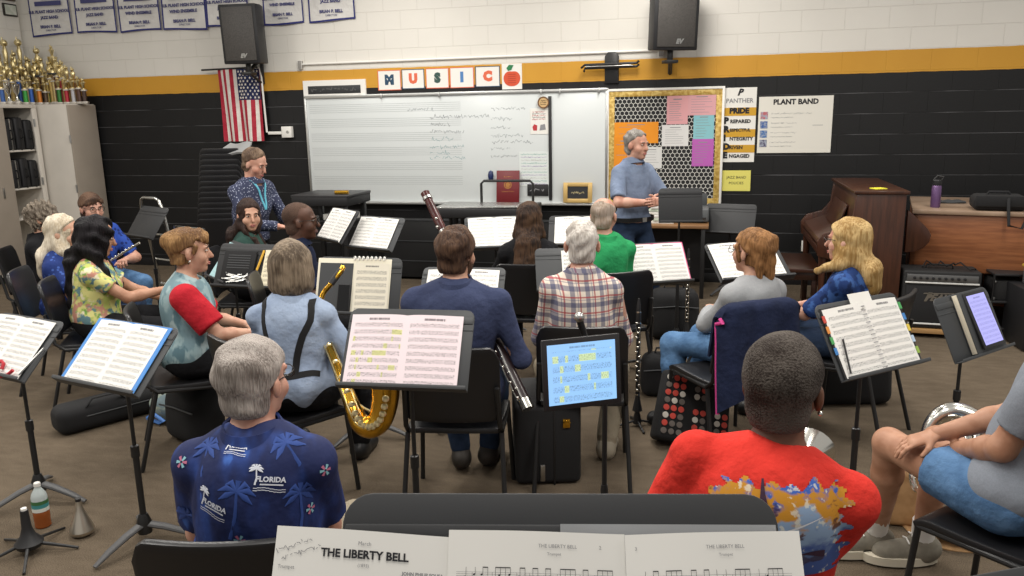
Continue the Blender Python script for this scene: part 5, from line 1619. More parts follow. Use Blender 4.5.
for sx in (-1, 1):
    for zz in (0.012, 0.148): MB().ball((sx * 0.115, 0.015, zz), 0.016).build('corner', M['steel'], t)

# ------------------------------------------------------------------ far left: stacked chairs, carts, percussion
for k in range(14):
    chair('black band chair in the tall stack under the flag, %s from the bottom' % (ords + ('topmost',))[k], -4.98 + 0.0 * k, 7.4 + 0.012 * k, R(16), 'stacked chairs under the flag', z=0.054 * k)
q = at(246, 150, 7.75)
o = MB().sheet(lambda u, v: ((u - 0.5) * 0.36 * (1 - 0.3 * v), 0.2 * v, 0.1 * v - 0.012 * math.sin(u * 6)), 12, 8, 0.02).build('folded_cover', mat('cover_grey', '8c8d8d', 0.5))
o.location = (-4.78, 7.3, 1.5); tag(o, 'folded grey plastic cover on the tall chair stack under the flag', 'cover')
def hand_truck(label, x, y, rz, lean):
    t = thing('hand_truck', label, 'hand truck', (x, y, 0), rz, 'hand trucks by the left wall')
    m_ = RX(-lean)
    MB().tube([(-0.17, 0, 0.1), (-0.17, 0, 1.05), (-0.14, 0, 1.13), (-0.1, 0, 1.15), (0.1, 0, 1.15), (0.14, 0, 1.13), (0.17, 0, 1.05), (0.17, 0, 0.1)], 0.0135, 10, m_).build('handle_frame', M['steel'], t)
    cb_ = MB()
    for zz in (0.3, 0.55, 0.8): cb_.tube([(-0.17, 0, zz), (0.17, 0, zz)], 0.01, 8, m_)
    cb_.build('cross_bars', M['steel'], t)
    MB().box((0, -0.1, 0.012), (0.36, 0.22, 0.014)).build('toe_plate', M['black_metal'], t, bevel=0.003)
    for s_ in (-1, 1): MB().lathe([(0.02, -0.022), (0.095, -0.022), (0.1, 0), (0.095, 0.022), (0.02, 0.022)], 20, T(s_ * 0.2, 0.06, 0.1) @ RY(math.pi / 2)).build('wheel', M['dark_rubber'], t)
hand_truck('chrome handled hand truck standing before the black wall', -5.0, 6.5, R(-20), R(-8))
hand_truck('chrome handled hand truck beside the tall cabinet', -5.78, 6.62, R(-30), R(-8))
t = thing('bell_rack', 'low black bell kit on a chrome frame behind the flute players', 'percussion', (-5.95, 6.45, 0), R(-15))
MB().box((0, 0, 0.83), (0.62, 0.34, 0.07)).build('case_tray', M['black_plastic'], t, bevel=0.01)
bb = MB()
for k in range(20): bb.box((-0.28 + 0.0295 * k, 0, 0.872), (0.024, 0.26 - 0.006 * k, 0.008))
bb.build('tone_bars', M['steel'], t, bevel=0.001)
for s_ in (-1, 1):
    MB().tube([(s_ * 0.25, -0.12, 0.8), (-s_ * 0.22, 0.12, 0.02)], 0.012, 8).tube([(s_ * 0.25, 0.12, 0.8), (-s_ * 0.22, -0.12, 0.02)], 0.012, 8).build('leg', M['steel'], t)
t = thing('folded_rack', 'chrome folding rack leaning behind the woman with the red sleeve', 'rack', (-4.55, 6.1, 0), R(-20))
MB().tube([(-0.22, 0, 0.02), (-0.2, 0.06, 0.9), (0.22, 0.06, 0.9), (0.26, 0, 0.02)], 0.013, 8).build('frame', M['steel'], t)
MB().tube([(-0.21, 0.03, 0.45), (0.24, 0.03, 0.45)], 0.012, 8).build('cross_bar', M['steel'], t)
for s_ in (-1, 1): MB().tube([(s_ * 0.2, 0.055, 0.82), (s_ * 0.21, 0.4, 0.01)], 0.012, 8).build('leg', M['steel'], t)

def keyboard_percussion(label, x0, x1, y, z, dep, top_m, rz=0.0, bars=True):
    W = x1 - x0
    t = thing('keyboard_percussion', label, 'percussion', ((x0 + x1) / 2, y, 0), rz)
    for s_ in (-1, 1):
        MB().box((0, s_ * dep / 2, z - 0.05), (W, 0.03, 0.09)).build('rail', M['black_plastic'], t, bevel=0.004)
        MB().box((s_ * (W / 2 - 0.02), 0, z - 0.05), (0.04, dep, 0.1)).build('end_board', M['black_plastic'], t, bevel=0.004)
        for sy in (-1, 1):
            lg_ = MB().box((s_ * (W / 2 - 0.06), sy * (dep / 2 - 0.05), (z - 0.1) / 2 + 0.03), (0.05, 0.05, z - 0.16)).build('leg', M['black_metal'], t, bevel=0.005)
            MB().ball((s_ * (W / 2 - 0.06), sy * (dep / 2 - 0.05), 0.032), 0.032).build('caster', M['dark_rubber'], lg_)
    if bars:
        b = MB(); n_ = int(W / 0.042)
        for k in range(n_):
            L_ = dep * (0.95 - 0.35 * k / n_)
            b.box((-W / 2 + 0.03 + k * (W - 0.06) / n_, -0.02, z), (0.036, L_, 0.014))
        b.build('tone_bars', top_m, t, bevel=0.002)
    else:
        MB().box((0, 0, z), (W + 0.02, dep + 0.03, 0.03)).build('cover', top_m, t, bevel=0.008)
    return t
keyboard_percussion('black covered percussion table left of the whiteboard', -4.2, -3.58, 7.7, 1.05, 0.55, mat('vinyl_cover', '2b2b2d', 0.4), R(0), False)
o = MB().tube([(0, 0, 0), (0.14, 0.02, 0.0)], 0.02, 12).build('brass_mallet_tube', M['brass']); o.location = (-3.75, 7.5, 1.086); tag(o, 'short brass tube lying on the covered percussion table', 'tube')
t = thing('paper_stack', 'stack of white papers on the shelf under the percussion table', 'paper stack', (-3.75, 7.62, 0.8))
MB().box((0, 0, 0.03), (0.3, 0.24, 0.06)).build('sheets', mat('sheet_edges', 'c9c8c3', 0.9), t, bevel=0.002)
o = MB().box((0, 0, 0.785), (0.6, 0.45, 0.02)).build('under_shelf', M['black_plastic'], bpy.data.objects.get('keyboard_percussion'), bevel=0.003)
kp = keyboard_percussion('long vibraphone with silver bars under the whiteboard', -2.72, -1.72, 7.85, 0.93, 0.6, mat('bar_silver', 'c9c9c6', 0.25, 0.9), R(2))
MB().tube([(-0.12, 0.2, 0.93), (-0.12, 0.2, 1.13), (-0.09, 0.2, 1.16), (0.4, 0.2, 1.16), (0.43, 0.2, 1.13), (0.43, 0.2, 0.93)], 0.014, 10).build('cover_frame', M['black_metal'], kp)
rs = MB()
for k in range(14): rs.tube([(-0.42 + k * 0.062, 0.05, 0.9), (-0.42 + k * 0.062, 0.05, 0.5 + 0.022 * k)], 0.02, 10)
rs.build('resonator_tubes', M['black_metal'], kp)
# long low black cabinet along the wall under the board
t = thing('riser_box', 'folded black choir riser standing along the wall under the whiteboard', 'riser', (-2.15, 8.5, 0))
MB().box((0, 0, 0.36), (3.0, 0.16, 0.66)).build('deck', mat('riser_black', '151516', 0.75), t, bevel=0.006)
ed = MB()
for zz in (0.22, 0.45, 0.69): ed.box((0, -0.083, zz), (3.0, 0.006, 0.01))
ed.build('edge_strip', M['stand_grey'], t)
for s_ in (-1, 1): MB().box((s_ * 1.35, 0, 0.015), (0.06, 0.3, 0.03)).build('foot', M['black_metal'], t, bevel=0.004)

# desk behind the conductor
t = thing('side_desk', 'black desk with wooden edge behind the conductor', 'desk', (-0.52, 8.22, 0))
MB().box((0, 0, 0.72), (1.0, 0.6, 0.03)).build('top', wood('desk_wood', '8e6a47', '73502f', 0, 0.5), t, bevel=0.004)
MB().box((0, 0.25, 0.4), (0.94, 0.03, 0.6)).build('modesty_panel', M['black_plastic'], t, bevel=0.003)
for s_ in (-1, 1):
    for sy in (-1, 1): MB().box((s_ * 0.45, sy * 0.26, 0.355), (0.04, 0.04, 0.7)).build('leg', M['black_metal'], t, bevel=0.003)
t = thing('printer', 'small grey printer on the desk behind the conductor stand', 'printer', (-0.17, 8.28, 0.735))
MB().box((0, 0, 0.08), (0.3, 0.34, 0.14)).build('body', mat('printer_grey', '5d6062', 0.5), t, bevel=0.02, seg=3)
MB().box((0, 0.1, 0.2), (0.25, 0.04, 0.14)).build('paper_tray', mat('printer_dark', '45484a', 0.5), t, bevel=0.006)
MB().box((0, -0.18, 0.06), (0.24, 0.05, 0.015)).build('output_tray', M['stand_grey'], t, bevel=0.004)
t = thing('paper_pile', 'untidy pile of pale papers on the desk by the conductor hands', 'paper stack', (-0.47, 8.2, 0.735))
rg = random.Random(12)
for k in range(6):
    MB().box((0, 0, 0.01 + 0.03 * k), (0.22, 0.28, 0.026), RZ(rg.uniform(-.3, .3))).build('sheaf', mat('sheaf_%d' % k, ('d8d6cf', 'c5d0c0', 'dad9d4')[k % 3], 0.9), t, bevel=0.002)
# ------------------------------------------------------------------ stands with their music
S = {}
S['b'] = music_stand('music stand with a bright blue folder, left of the patterned navy shirt', -2.413, 2.592, 0.76, -13, 45.4, feet_rot=2.6, m='stand_grey')
pages('open white part in a bright blue folder on the left stand', S['b'], -0.012, 0.208, 0.3, folder=mat('folder_blue', '3f86cf', 0.5), fx=0.022, nst=11)
S['a'] = music_stand('music stand at the left edge holding red cord and a pencil', -3.21, 2.83, 0.69, -14, 45, feet_rot=2.4, m='stand_grey')
pages('open white part on the stand at the left edge', S['a'], -0.015, 0.222, 0.3, nst=11)
S['c'] = music_stand('grey music stand with pinkish pages, straight in front of the camera row', -1.102, 2.648, 0.828, 5, 34.9, m='stand_grey')
pages('pinkish two page part with yellow marks on the near grey stand', S['c'], -0.012, 0.222, 0.285, tint='ecdde1', hl=True, nst=10)
S['f'] = music_stand('music stand with a thick white binder, right of the red shirt', 0.71, 3.399, 0.764, 42.1, 30.6, m='stand_grey')
S['g'] = music_stand('music stand with a tablet leaning on a book near the amplifier', 1.329, 4.241, 0.619, 47.5, 25.8, m='stand_grey')
S['h'] = music_stand('music stand with pages edged in pink, right of the plaid shirt', -0.333, 5.417, 0.672, 27, 35.3)
pages('two page part with a pink edge on the stand right of the plaid shirt', S['h'], 0.01, 0.225, 0.295, folder=mat('folder_pink', 'd6588c', 0.6), fx=0.008)
S['i'] = music_stand('music stand with tilted page, left of the woman with clipped hair', 0.292, 5.04, 0.796, 27.8, 50)
pages('tilted white part hidden partly by the clipped hair', S['i'], -0.01, 0.222, 0.295)
S['j'] = music_stand('music stand with upright white pages behind the man with glasses', -3.173, 6.158, 0.803, -37, 36)
pages('white two page part on the stand nearest the percussion table', S['j'], 0, 0.21, 0.3)
S['k'] = music_stand('music stand with white pages left of the bassoon top', -2.745, 6.042, 0.753, -19, 37, m='stand_grey')
pages('white two page part on the stand left of the bassoon', S['k'], -0.02, 0.212, 0.295)
S['l'] = music_stand('music stand with a cream folder ahead of the grey bobbed hair', -1.896, 3.949, 0.76, 1.1, 20, m='stand_grey')
S['q'] = music_stand('black music stand with a pencil and clips, beside the green top', -3.126, 4.817, 0.683, -2.3, 26.9, m='stand_black', W=0.56)
S['m'] = music_stand('music stand with white pages left of the long brown hair', -1.70, 6.25, 0.75, 22, 39.8, m='stand_grey')
pages('white two page part left of the long brown hair', S['m'], 0, 0.222, 0.295)
S['o'] = music_stand('music stand ahead of the navy shirt, mostly behind him', -1.391, 4.226, 0.711, 5.4, 43, m='stand_grey')
pages('white part seen on both sides of the navy shirted man', S['o'], 0.0, 0.215, 0.29)
S['n'] = music_stand('grey music stand half covered by the plaid shirted man', -0.843, 5.008, 0.695, 16, 37, m='stand_grey')
pages('white part on the stand ahead of the plaid shirt', S['n'], 0.075, 0.15, 0.29)
S['x'] = music_stand('music stand with white pages left of the green shirt', -1.02, 6.25, 0.78, 8, 45)
pages('white part between the long brown hair and the green shirt', S['x'], 0.02, 0.22, 0.29)
S['r'] = music_stand('music stand with a pale teal sheet beside the woman with the hair bun', -3.43, 4.93, 0.70, -38, 38, W=0.42)
pages('pale teal sheet on the stand facing the woman with the bun', S['r'], -0.02, 0.3, 0.29, n=1, tint='a9ccd0', dark=0.2)
S['t'] = music_stand('empty black music stand among the chrome carts at the left', -5.05, 6.15, 0.80, -25, 35)
S['u'] = music_stand('empty black music stand held before the conductor, by his hands', -0.225, 6.2, 1.0, 12, 12, W=0.335, Hh=0.26)
S['v'] = music_stand('empty black music stand close to the wall beside the bulletin board', 0.166, 8.15, 0.63, -11.6, 27.9)
# the stand right before the photographer
p = on(560, 540, 1.2)
S['e'] = music_stand('wide black music stand at the very front holding a march part', -0.128, 0.669, 1.078, 11.5, 34.1, W=0.515, Hh=0.36)
S['z'] = music_stand('black music stand cut by the bottom right corner, below the shorts', 0.76, 1.41, 0.72, 28, 35)

# binder with tabs on the right stand
t = pages('thick white binder of music with coloured tabs on the right stand', S['f'], 0.0, 0.225, 0.29, bow=0.02, folder=mat('binder_black', '1c1c1e', 0.5), fx=0.01, name='music_binder', group=None, cat='binder')
tb = MB(); cols = ['c64a3c', 'd98a3a', '4aa05a', '3f7fc0', 'd9c04a', 'b0c4d9', '8fb04a']
tm = [mat('tab_' + c_, c_, 0.6) for c_ in cols]
for k in range(4): MB().box((-0.232, 0.25 - 0.045 * k, 0.006), (0.016, 0.03, 0.002)).build('index_tab', tm[k], t, smooth=0)
for k in range(5): MB().box((0.232, 0.25 - 0.05 * k, 0.006), (0.016, 0.03, 0.002)).build('index_tab', tm[(k + 2) % 7], t, smooth=0)
rg_ = MB()
for k in range(16): rg_.tube([(0.012 * math.cos(a_), 0.012 + k * 0.0175, 0.006 + 0.012 * math.sin(a_)) for a_ in [2 * math.pi * i / 8 for i in range(8)]], 0.0016, 5, closed=True)
rg_.build('spiral', M['grey_ink'], t)
MB().box((0.005, 0.3, 0.012), (0.13, 0.07, 0.002)).build('loose_flap', M['paper'], t)
o = MB().tube([(-0.21, 0.02, 0.022), (-0.185, 0.16, 0.024)], 0.004, 8).build('pencil', M['black_plastic'])
o.matrix_world = S['f']['D']; tag(o, 'black pencil on the white binder', 'pencil')

# tablets
tablet('tablet showing lavender music on the stand near the amplifier', S['g']['D'] @ T(0.045, 0.02, 0.045) @ RX(-0.04), 0.205, 0.29, 'a6a4e6', 1.0, 2)
t = slab_on(S['g'], 'cream edged book standing behind the lavender tablet', 'music_book', 'book', 0.02, 0.006, 0.004, 0, 0, 0, None)
MB().box((0, 0.155, 0.016), (0.235, 0.3, 0.026)).build('page_block', mat('book_cream', 'd9d0bb', 0.8), t, bevel=0.002)
for zz in (0.001, 0.031): MB().box((0.002, 0.155, zz), (0.24, 0.31, 0.004)).build('cover', M['stand_grey'], t, bevel=0.001)
D_ = frame((-0.39, 2.457, 0.879), (math.cos(R(30)), math.sin(R(30)), 0), (math.sin(R(-30)) * math.sin(R(6)), math.cos(R(30)) * math.sin(R(6)), math.cos(R(6))), (math.sin(R(30)) * math.cos(R(6)), -math.cos(R(30)) * math.cos(R(6)), math.sin(R(6))))
tablet('black tablet with blue lit music on a pole, right of centre', D_, 0.272, 0.235, '8dbbe8', 1.0, 1)
t = thing('tablet_stand', 'black pole stand clamping the blue lit tablet', 'stand', (-0.335, 2.6, 0), R(30))
MB().tube([(0, 0, 0.5), (0, 0, 1.0)], 0.009, 10).build('inner_tube', M['black_metal'], t)
MB().tube([(0, 0, 0.06), (0, 0, 0.52), (0, 0, 0.54)], [0.014, 0.014, 0.011], 12).build('pole', M['black_metal'], t)
MB().box((0, -0.03, 1.0), (0.06, 0.04, 0.09)).build('clamp', M['black_plastic'], t, bevel=0.008)
MB().tube([(0, 0.0, 1.0), (-0.06, 0.02, 1.06), (-0.09, 0.01, 1.15)], 0.012, 8).build('clamp_arm', M['black_metal'], t)
MB().ball((-0.09, 0.01, 1.155), 0.018).build('clamp_knob', M['steel'], t)
for k in range(3):
    a_ = 0.5 + k * 2.094
    MB().tube([(0.02 * math.cos(a_), 0.02 * math.sin(a_), 0.09), (0.14 * math.cos(a_), 0.14 * math.sin(a_), 0.06), (0.25 * math.cos(a_), 0.25 * math.sin(a_), 0.013)], [0.02, 0.018, 0.012], 8, flat=0.6).build('leg', mat_leg, t)

# cream folder, sax page and small things on stand l
cr = mat('folder_cream', 'e2dcc8', 0.8)
t = slab_on(S['l'], 'open cream folder with one page, ahead of the grey bobbed hair', 'music_folder', 'folder', -0.03, 0.006, 0.004, 0, 0, 0, None)
MB().box((0.0, 0.152, 0.001), (0.44, 0.305, 0.003)).build('folder', cr, t, bevel=0.001)
MB().box((-0.105, 0.142, 0.0035), (0.2, 0.27, 0.002)).build('black_pocket', M['stand_grey'], t)
o = MB(); o.sheet(lambda u, v: ((u - 0.5) * 0.205, v * 0.28, 0.008 * math.sin(u * 3.1)), 10, 4, 0.001)
o = o.build('page', page_mat(0.205, 0.28, 1, 8, 'ece6d4'), t, smooth=60); o.location = (0.108, 0.0, 0.004)
sp = MB()
for k in range(8): sp.tube([(0.0 + k * 0.025 + 0.007 * math.cos(a_), 0.307 + 0.009 * math.sin(a_), 0.004 + 0.005 * math.cos(a_)) for a_ in [2 * math.pi * i / 8 for i in range(8)]], 0.004, 6, closed=True)
sp.build('binding_rings', M['white'], t)
t = slab_on(S['l'], 'black phone leaning on the cream folder', 'phone', 'phone', -0.075, 0.005, 0.012, 0, 0, 0, None)
MB().box((0, 0.08, 0.003), (0.075, 0.16, 0.008)).build('case', M['black_plastic'], t, bevel=0.003)
MB().box((0, 0.08, 0.0074), (0.066, 0.148, 0.001)).build('screen', mat('phone_glass', '0d0d0f', 0.1), t)

# clips, cases and pencil on stand q
t = slab_on(S['q'], 'cream page at the right of the black stand with the pencil', 'loose_page', 'sheet music', 0.2, 0.005, 0.004, 0, 0, 0, None)
MB().sheet(lambda u, v: ((u - 0.5) * 0.2, v * 0.27, 0.004 + 0.006 * math.sin(3 * u)), 8, 4, 0.001).build('page', page_mat(0.2, 0.27, 1, 8, 'e8dfc4'), t, smooth=60)
t = slab_on(S['q'], 'black soft pouch with metal clips on the stand beside the green top', 'accessory_pouch', 'pouch', -0.09, 0.005, 0.006, 0, 0, 0, None)
MB().box((0, 0.13, 0.008), (0.26, 0.25, 0.016)).build('body', M['nylon'], t, bevel=0.006)
rg = random.Random(21); cp = MB()
for k in range(12):
    cp.tube([(rg.uniform(-.11, .1), rg.uniform(.02, .1), 0.018), (rg.uniform(-.11, .1), rg.uniform(.02, .1), 0.02)], 0.005, 6)
cp.build('clips', M['steel'], t)
ln_ = MB()
for k in range(6): ln_.box((0.0, 0.13 + 0.018 * k, 0.0165), (0.18, 0.006, 0.003))
ln_.build('stitching', M['stand_grey'], t)
o = MB().tube([(0.055, 0.07, 0.02), (0.09, 0.27, 0.012)], 0.008, 8).build('pencil', mat('pencil_yellow', 'd9a72f', 0.5)); o.matrix_world = S['q']['D']
tag(o, 'yellow pencil standing on the black stand beside the green top', 'pencil')
# things on stand a
o = MB()
rg = random.Random(5)
o.tube([(-0.02 + 0.05 * math.cos(k * 0.8) + 0.012 * k, 0.03 + 0.035 * math.sin(k * 0.8), 0.02 + 0.004 * (k % 3)) for k in range(9)], 0.008, 8)
o = o.build('red_cord', mat('cord_red', 'b4232f', 0.6)); o.matrix_world = S['a']['D'] @ T(0.05, 0, 0.006); tag(o, 'coiled red cord on the ledge of the stand at the left edge', 'cord')
o = MB().tube([(0.225, 0.02, 0.03), (0.24, 0.17, 0.01)], 0.006, 8).build('pencil', M['steel']); o.matrix_world = S['a']['D']; tag(o, 'silver pencil at the right side of the stand at the left edge', 'pencil')

# ---- the march part on the front stand: three pages with real notes
t = bpy.data.objects.new('march_part', None); COL.objects.link(t); t.empty_display_size = 0.05
FD = S['e']['D'] @ T(-0.027, 0.014, 0.006)
t.matrix_world = FD
tag(t, 'three wide white pages of a march part at the bottom of the view', 'sheet music')
PW, PH = 0.212, 0.30
def fpage(x0, x1, seed, rise=0.0):
    def fn(u, v):
        return (x0 + (x1 - x0) * u, v * PH + rise * (u - 0.5) - 0.006 * math.sin(math.pi * u) * 0, 0.006 + 0.014 * math.sin(math.pi * (0.15 + 0.85 * u)) ** 2)
    return fn
XS = [-0.304, -0.1, 0.104, 0.304]
fns = [fpage(XS[k], XS[k + 1], k, (-0.012, -0.004, 0.006)[k]) for k in range(3)]
for k in range(3):
    MB().sheet(fns[k], 16, 8, 0.0012).build('page', M['paper'], t, smooth=60)
bk_ = MB().sheet(lambda u, v: (0.03 + 0.25 * u, 0.1 + v * (PH - 0.09), -0.0005), 4, 2, 0.001)
bk_.build('clear_sleeve', mat('sleeve_clear', '9a9c9e', 0.15), t)
def put_page(mb, k, mats, name):
    """Bend a drawing in page coordinates (u 0..1, y metres) onto page k."""
    out = MB()
    out.v = []
    for x, y, z in mb.v:
        q = fns[k](x, y / PH); out.v.append((q[0], q[1], q[2] + 0.0009 + z))
    out.f = mb.f; out.mi = mb.mi
    return out.build(name, mats, t, smooth=0)
for k in range(3):
    w_ = XS[k + 1] - XS[k]
    nb = MB(); rg = random.Random(30 + k)
    def r_(x, y, w, h, mi=0, n=1):
        for q in range(n):
            nb.add([(x + w * q / n, y, 0), (x + w * (q + 1) / n, y, 0), (x + w * (q + 1) / n, y + h, 0), (x + w * q / n, y + h, 0)], [(0, 1, 2, 3)], mi)
    for sy in [PH - (0.046 if k else 0.068) - 0.034 * j for j in range(6)]:
        for q in range(5): r_(0.14 if k == 0 and sy > PH - 0.075 else 0.05, sy - 0.0022 * q, 0.88 - (0.09 if k == 0 and sy > PH - 0.075 else 0), 0.00032, 1, 8)
        x = 0.1 if not (k == 0 and sy > PH - 0.075) else 0.2
        while x < 0.9:
            grp = rg.choice((1, 2, 4, 4))
            ys = [sy - 0.0022 * rg.uniform(0.5, 4.5) for _ in range(grp)]
            for g_, yy in enumerate(ys):
                xx = x + g_ * 0.028
                nb.add([(xx + 0.0068 * math.cos(a_), yy + 0.0011 * math.sin(a_) + 0.0003 * math.cos(a_), 0.0002) for a_ in [2 * math.pi * i / 8 for i in range(8)]], [tuple(range(8))], 0)
                r_(xx + 0.0052, yy, 0.0018, sy + 0.0055 - yy)
            if grp > 1: r_(x + 0.0052, sy + 0.0048, 0.028 * (grp - 1) + 0.0018, 0.0011)
            x += 0.028 * grp + rg.choice((0.015, 0.025))
            if rg.random() < 0.35: r_(x - 0.012, sy - 0.0088, 0.0016, 0.0088)
        r_(0.3 + 0.1 * rg.random(), sy - 0.015, 0.3, 0.0005, 1, 4)
    put_page(nb, k, [M['ink'], M['grey_ink']], 'notes')
    tx = MB()
    def ptxt(s_, size, u, y, mi=0, **kw):
        m_ = Matrix.Translation((u, y, 0)) @ Matrix.Diagonal((1 / w_, 1, 0.0, 1))
        tx.text(s_, size, m_, mi, ext=0, **kw)
    if k == 0:
        ptxt('THE LIBERTY BELL', 0.0125, 0.53, PH - 0.027, bold=0.00045)
        ptxt('March', 0.006, 0.53, PH - 0.0145, 1)
        ptxt('(1893)', 0.005, 0.53, PH - 0.0385, 1)
        ptxt('JOHN PHILIP SOUSA', 0.0052, 0.86, PH - 0.044, 1, bold=0.0002)
        ptxt('Trumpet', 0.0058, 0.08, PH - 0.045, 1)
        m_ = Matrix.Translation((0.13, PH - 0.024, 0)) @ Matrix.Diagonal((1 / w_, 1, 0, 1)) @ RZ(0.32)
        scribble(tx, m_, -0.024, 0.004, 0.045, 0.007, random.Random(2), 1, 0.0007); scribble(tx, m_, -0.02, -0.006, 0.05, 0.006, random.Random(3), 1, 0.0007)
        ptxt('March tempo', 0.005, 0.25, PH - 0.058, 1)
    else:
        ptxt('THE LIBERTY BELL', 0.0055, 0.62 if k == 1 else 0.56, PH - 0.016, 1)
        ptxt('Trumpet', 0.0045, 0.6 if k == 1 else 0.56, PH - 0.0245, 1)
        ptxt('2' if k == 1 else '3', 0.0055, 0.86 if k == 1 else 0.06, PH - 0.016, 1)
    put_page(tx, k, [M['ink'], M['grey_ink']], 'lettering')
# ------------------------------------------------------------------ clothing materials
M['shoe_black'] = mat('shoe_black', '161617', 0.45)
M['sole_cream'] = mat('sole_cream', 'c9c1ae', 0.7)
M['sock_white'] = mat('sock_white', 'dcdad6', 0.9)
M['denim'] = cloth('denim', '45607f', '38506d', 14)
M['denim_light'] = cloth('denim_light', '5c7fa6', '4b6c92', 14)
M['denim_dark'] = cloth('denim_dark', '2d3c55', '263347', 14)
M['black_cloth'] = cloth('black_cloth', '1b1b1e', '131315', 9)
M['khaki'] = cloth('khaki', '9c927f', '877d6b', 9)
M['navy_cloth'] = cloth('navy_cloth', '1f2740', '181f34', 9)
hair_grey = hair_mat('hair_grey', '8a8079', 'b9b0a8')
hair_white = hair_mat('hair_white', 'dcd2bf', 'b9aa92')
hair_brown = hair_mat('hair_brown', '3a2a22', '604838')
hair_dark = hair_mat('hair_dark', '241a17', '3a2a24')
hair_black = hair_mat('hair_black', '0d0c0e', '201d20')
hair_blond = hair_mat('hair_blond', 'c9ab77', '957443')
hair_ginger = hair_mat('hair_ginger', '9c7148', '6b4a2c')
hair_bob = hair_mat('hair_bob', '54483c', '8d7d6a')
hair_light = hair_mat('hair_light', '9a764c', '62452d')
hair_afro = hair_mat('hair_afro', '1b1715', '3a3532', (210, 210, 210), 0.8)
hair_afro_grey = hair_mat('hair_afro_grey', '2a221e', '57504a', (210, 210, 210), 0.8)

def spots(name, base, spot, scale, thr, rough=0.85, base2=None):
    t = NT(name)
    v = t.n('ShaderNodeTexVoronoi'); v.inputs['Scale'].default_value = scale
    t.t.links.new(t.obj(), v.inputs['Vector'])
    b = t.mix(t.noise(8.0), lin(base), lin(base2 or base))
    t.base(t.mix(t.math('LESS_THAN', v.outputs['Distance'], thr), b, lin(spot)))
    t.bump(t.noise(14.0), 0.35, 0.02)
    return t.fin(rough, 0, 0.2)
def blotches(name, cols, scale, sc=(1, 1, 1)):
    t = NT(name)
    vec = t.scaled(t.obj(), sc)
    c = lin(cols[0])
    for k, col in enumerate(cols[1:]):
        o = t.n('ShaderNodeVectorMath', operation='ADD'); t.put(o.inputs[0], vec); o.inputs[1].default_value = (3.1 * k + 1, 1.7 * k, 5.3 * k)
        c = t.mix(t.step(t.noise(scale, 3.0, o.outputs[0]), 0.53, 0.6), c, lin(col))
    t.base(c); t.bump(t.noise(14.0), 0.35, 0.02)
    return t.fin(0.85, 0, 0.2)
def plaid_mat():
    t = NT('plaid_cloth')
    x, y, z = t.xyz()
    q = t.math('ADD', x, t.math('MULTIPLY', y, 0.3))
    def band(v, per, ph, wd):
        return t.math('LESS_THAN', t.math('ABSOLUTE', t.math('SUBTRACT', t.math('FRACT', t.math('ADD', t.math('MULTIPLY', v, 1 / per), ph)), 0.5)), wd)
    c = lin('dcd0c2')
    for v in (q, z):
        c = t.mix(t.math('MULTIPLY', band(v, 0.076, 0.5, 0.15), 0.62), c, lin('39436b'))
        c = t.mix(t.math('MULTIPLY', band(v, 0.076, 0.02, 0.05), 0.75), c, lin('a53b42'))
        c = t.mix(t.math('MULTIPLY', band(v, 0.076, 0.17, 0.028), 0.5), c, lin('4a5274'))
    t.base(c); t.bump(t.noise(14.0), 0.3, 0.02)
    return t.fin(0.9, 0, 0.2)
def heather(name, a, b):
    t = NT(name); t.base(t.mix(t.noise(240.0, 2.0), lin(a), lin(b))); t.bump(t.noise(12.0), 0.4, 0.02); return t.fin(0.95, 0, 0.15)
def hawaii_mat():
    t = NT('palm_print_cloth')
    v = t.obj()
    n1 = t.noise(9.0, 2.0, t.scaled(v, (1.6, 1.0, 0.55)))
    n2 = t.noise(34.0, 3.0, t.scaled(v, (1.0, 1.0, 0.4)))
    c = t.mix(t.step(n1, 0.45, 0.72), lin('1c2650'), lin('2a4488'))
    c = t.mix(t.math('MULTIPLY', t.step(n1, 0.58, 0.7), t.step(n2, 0.5, 0.62)), c, lin('3f66b4'))
    c = t.mix(t.step(t.noise(5.0, 2.0), 0.62, 0.75), c, lin('171e3d'))
    t.base(c); t.bump(t.noise(13.0), 0.4, 0.02)
    return t.fin(0.75, 0, 0.3)

short = dict(kind='short', th=0.010, front=(0, 0.08, 0.07), back=(0, -0.085, -0.03))
def short_with(**k):
    d = dict(short); d.update(k); return d
def H(px, py, z): return on(px, py, z)
PEOPLE = {}
def cast(key, *a, **k):
    PEOPLE[key] = person(*a, **k); return PEOPLE[key]
def W2L(hx, hy, p): return p

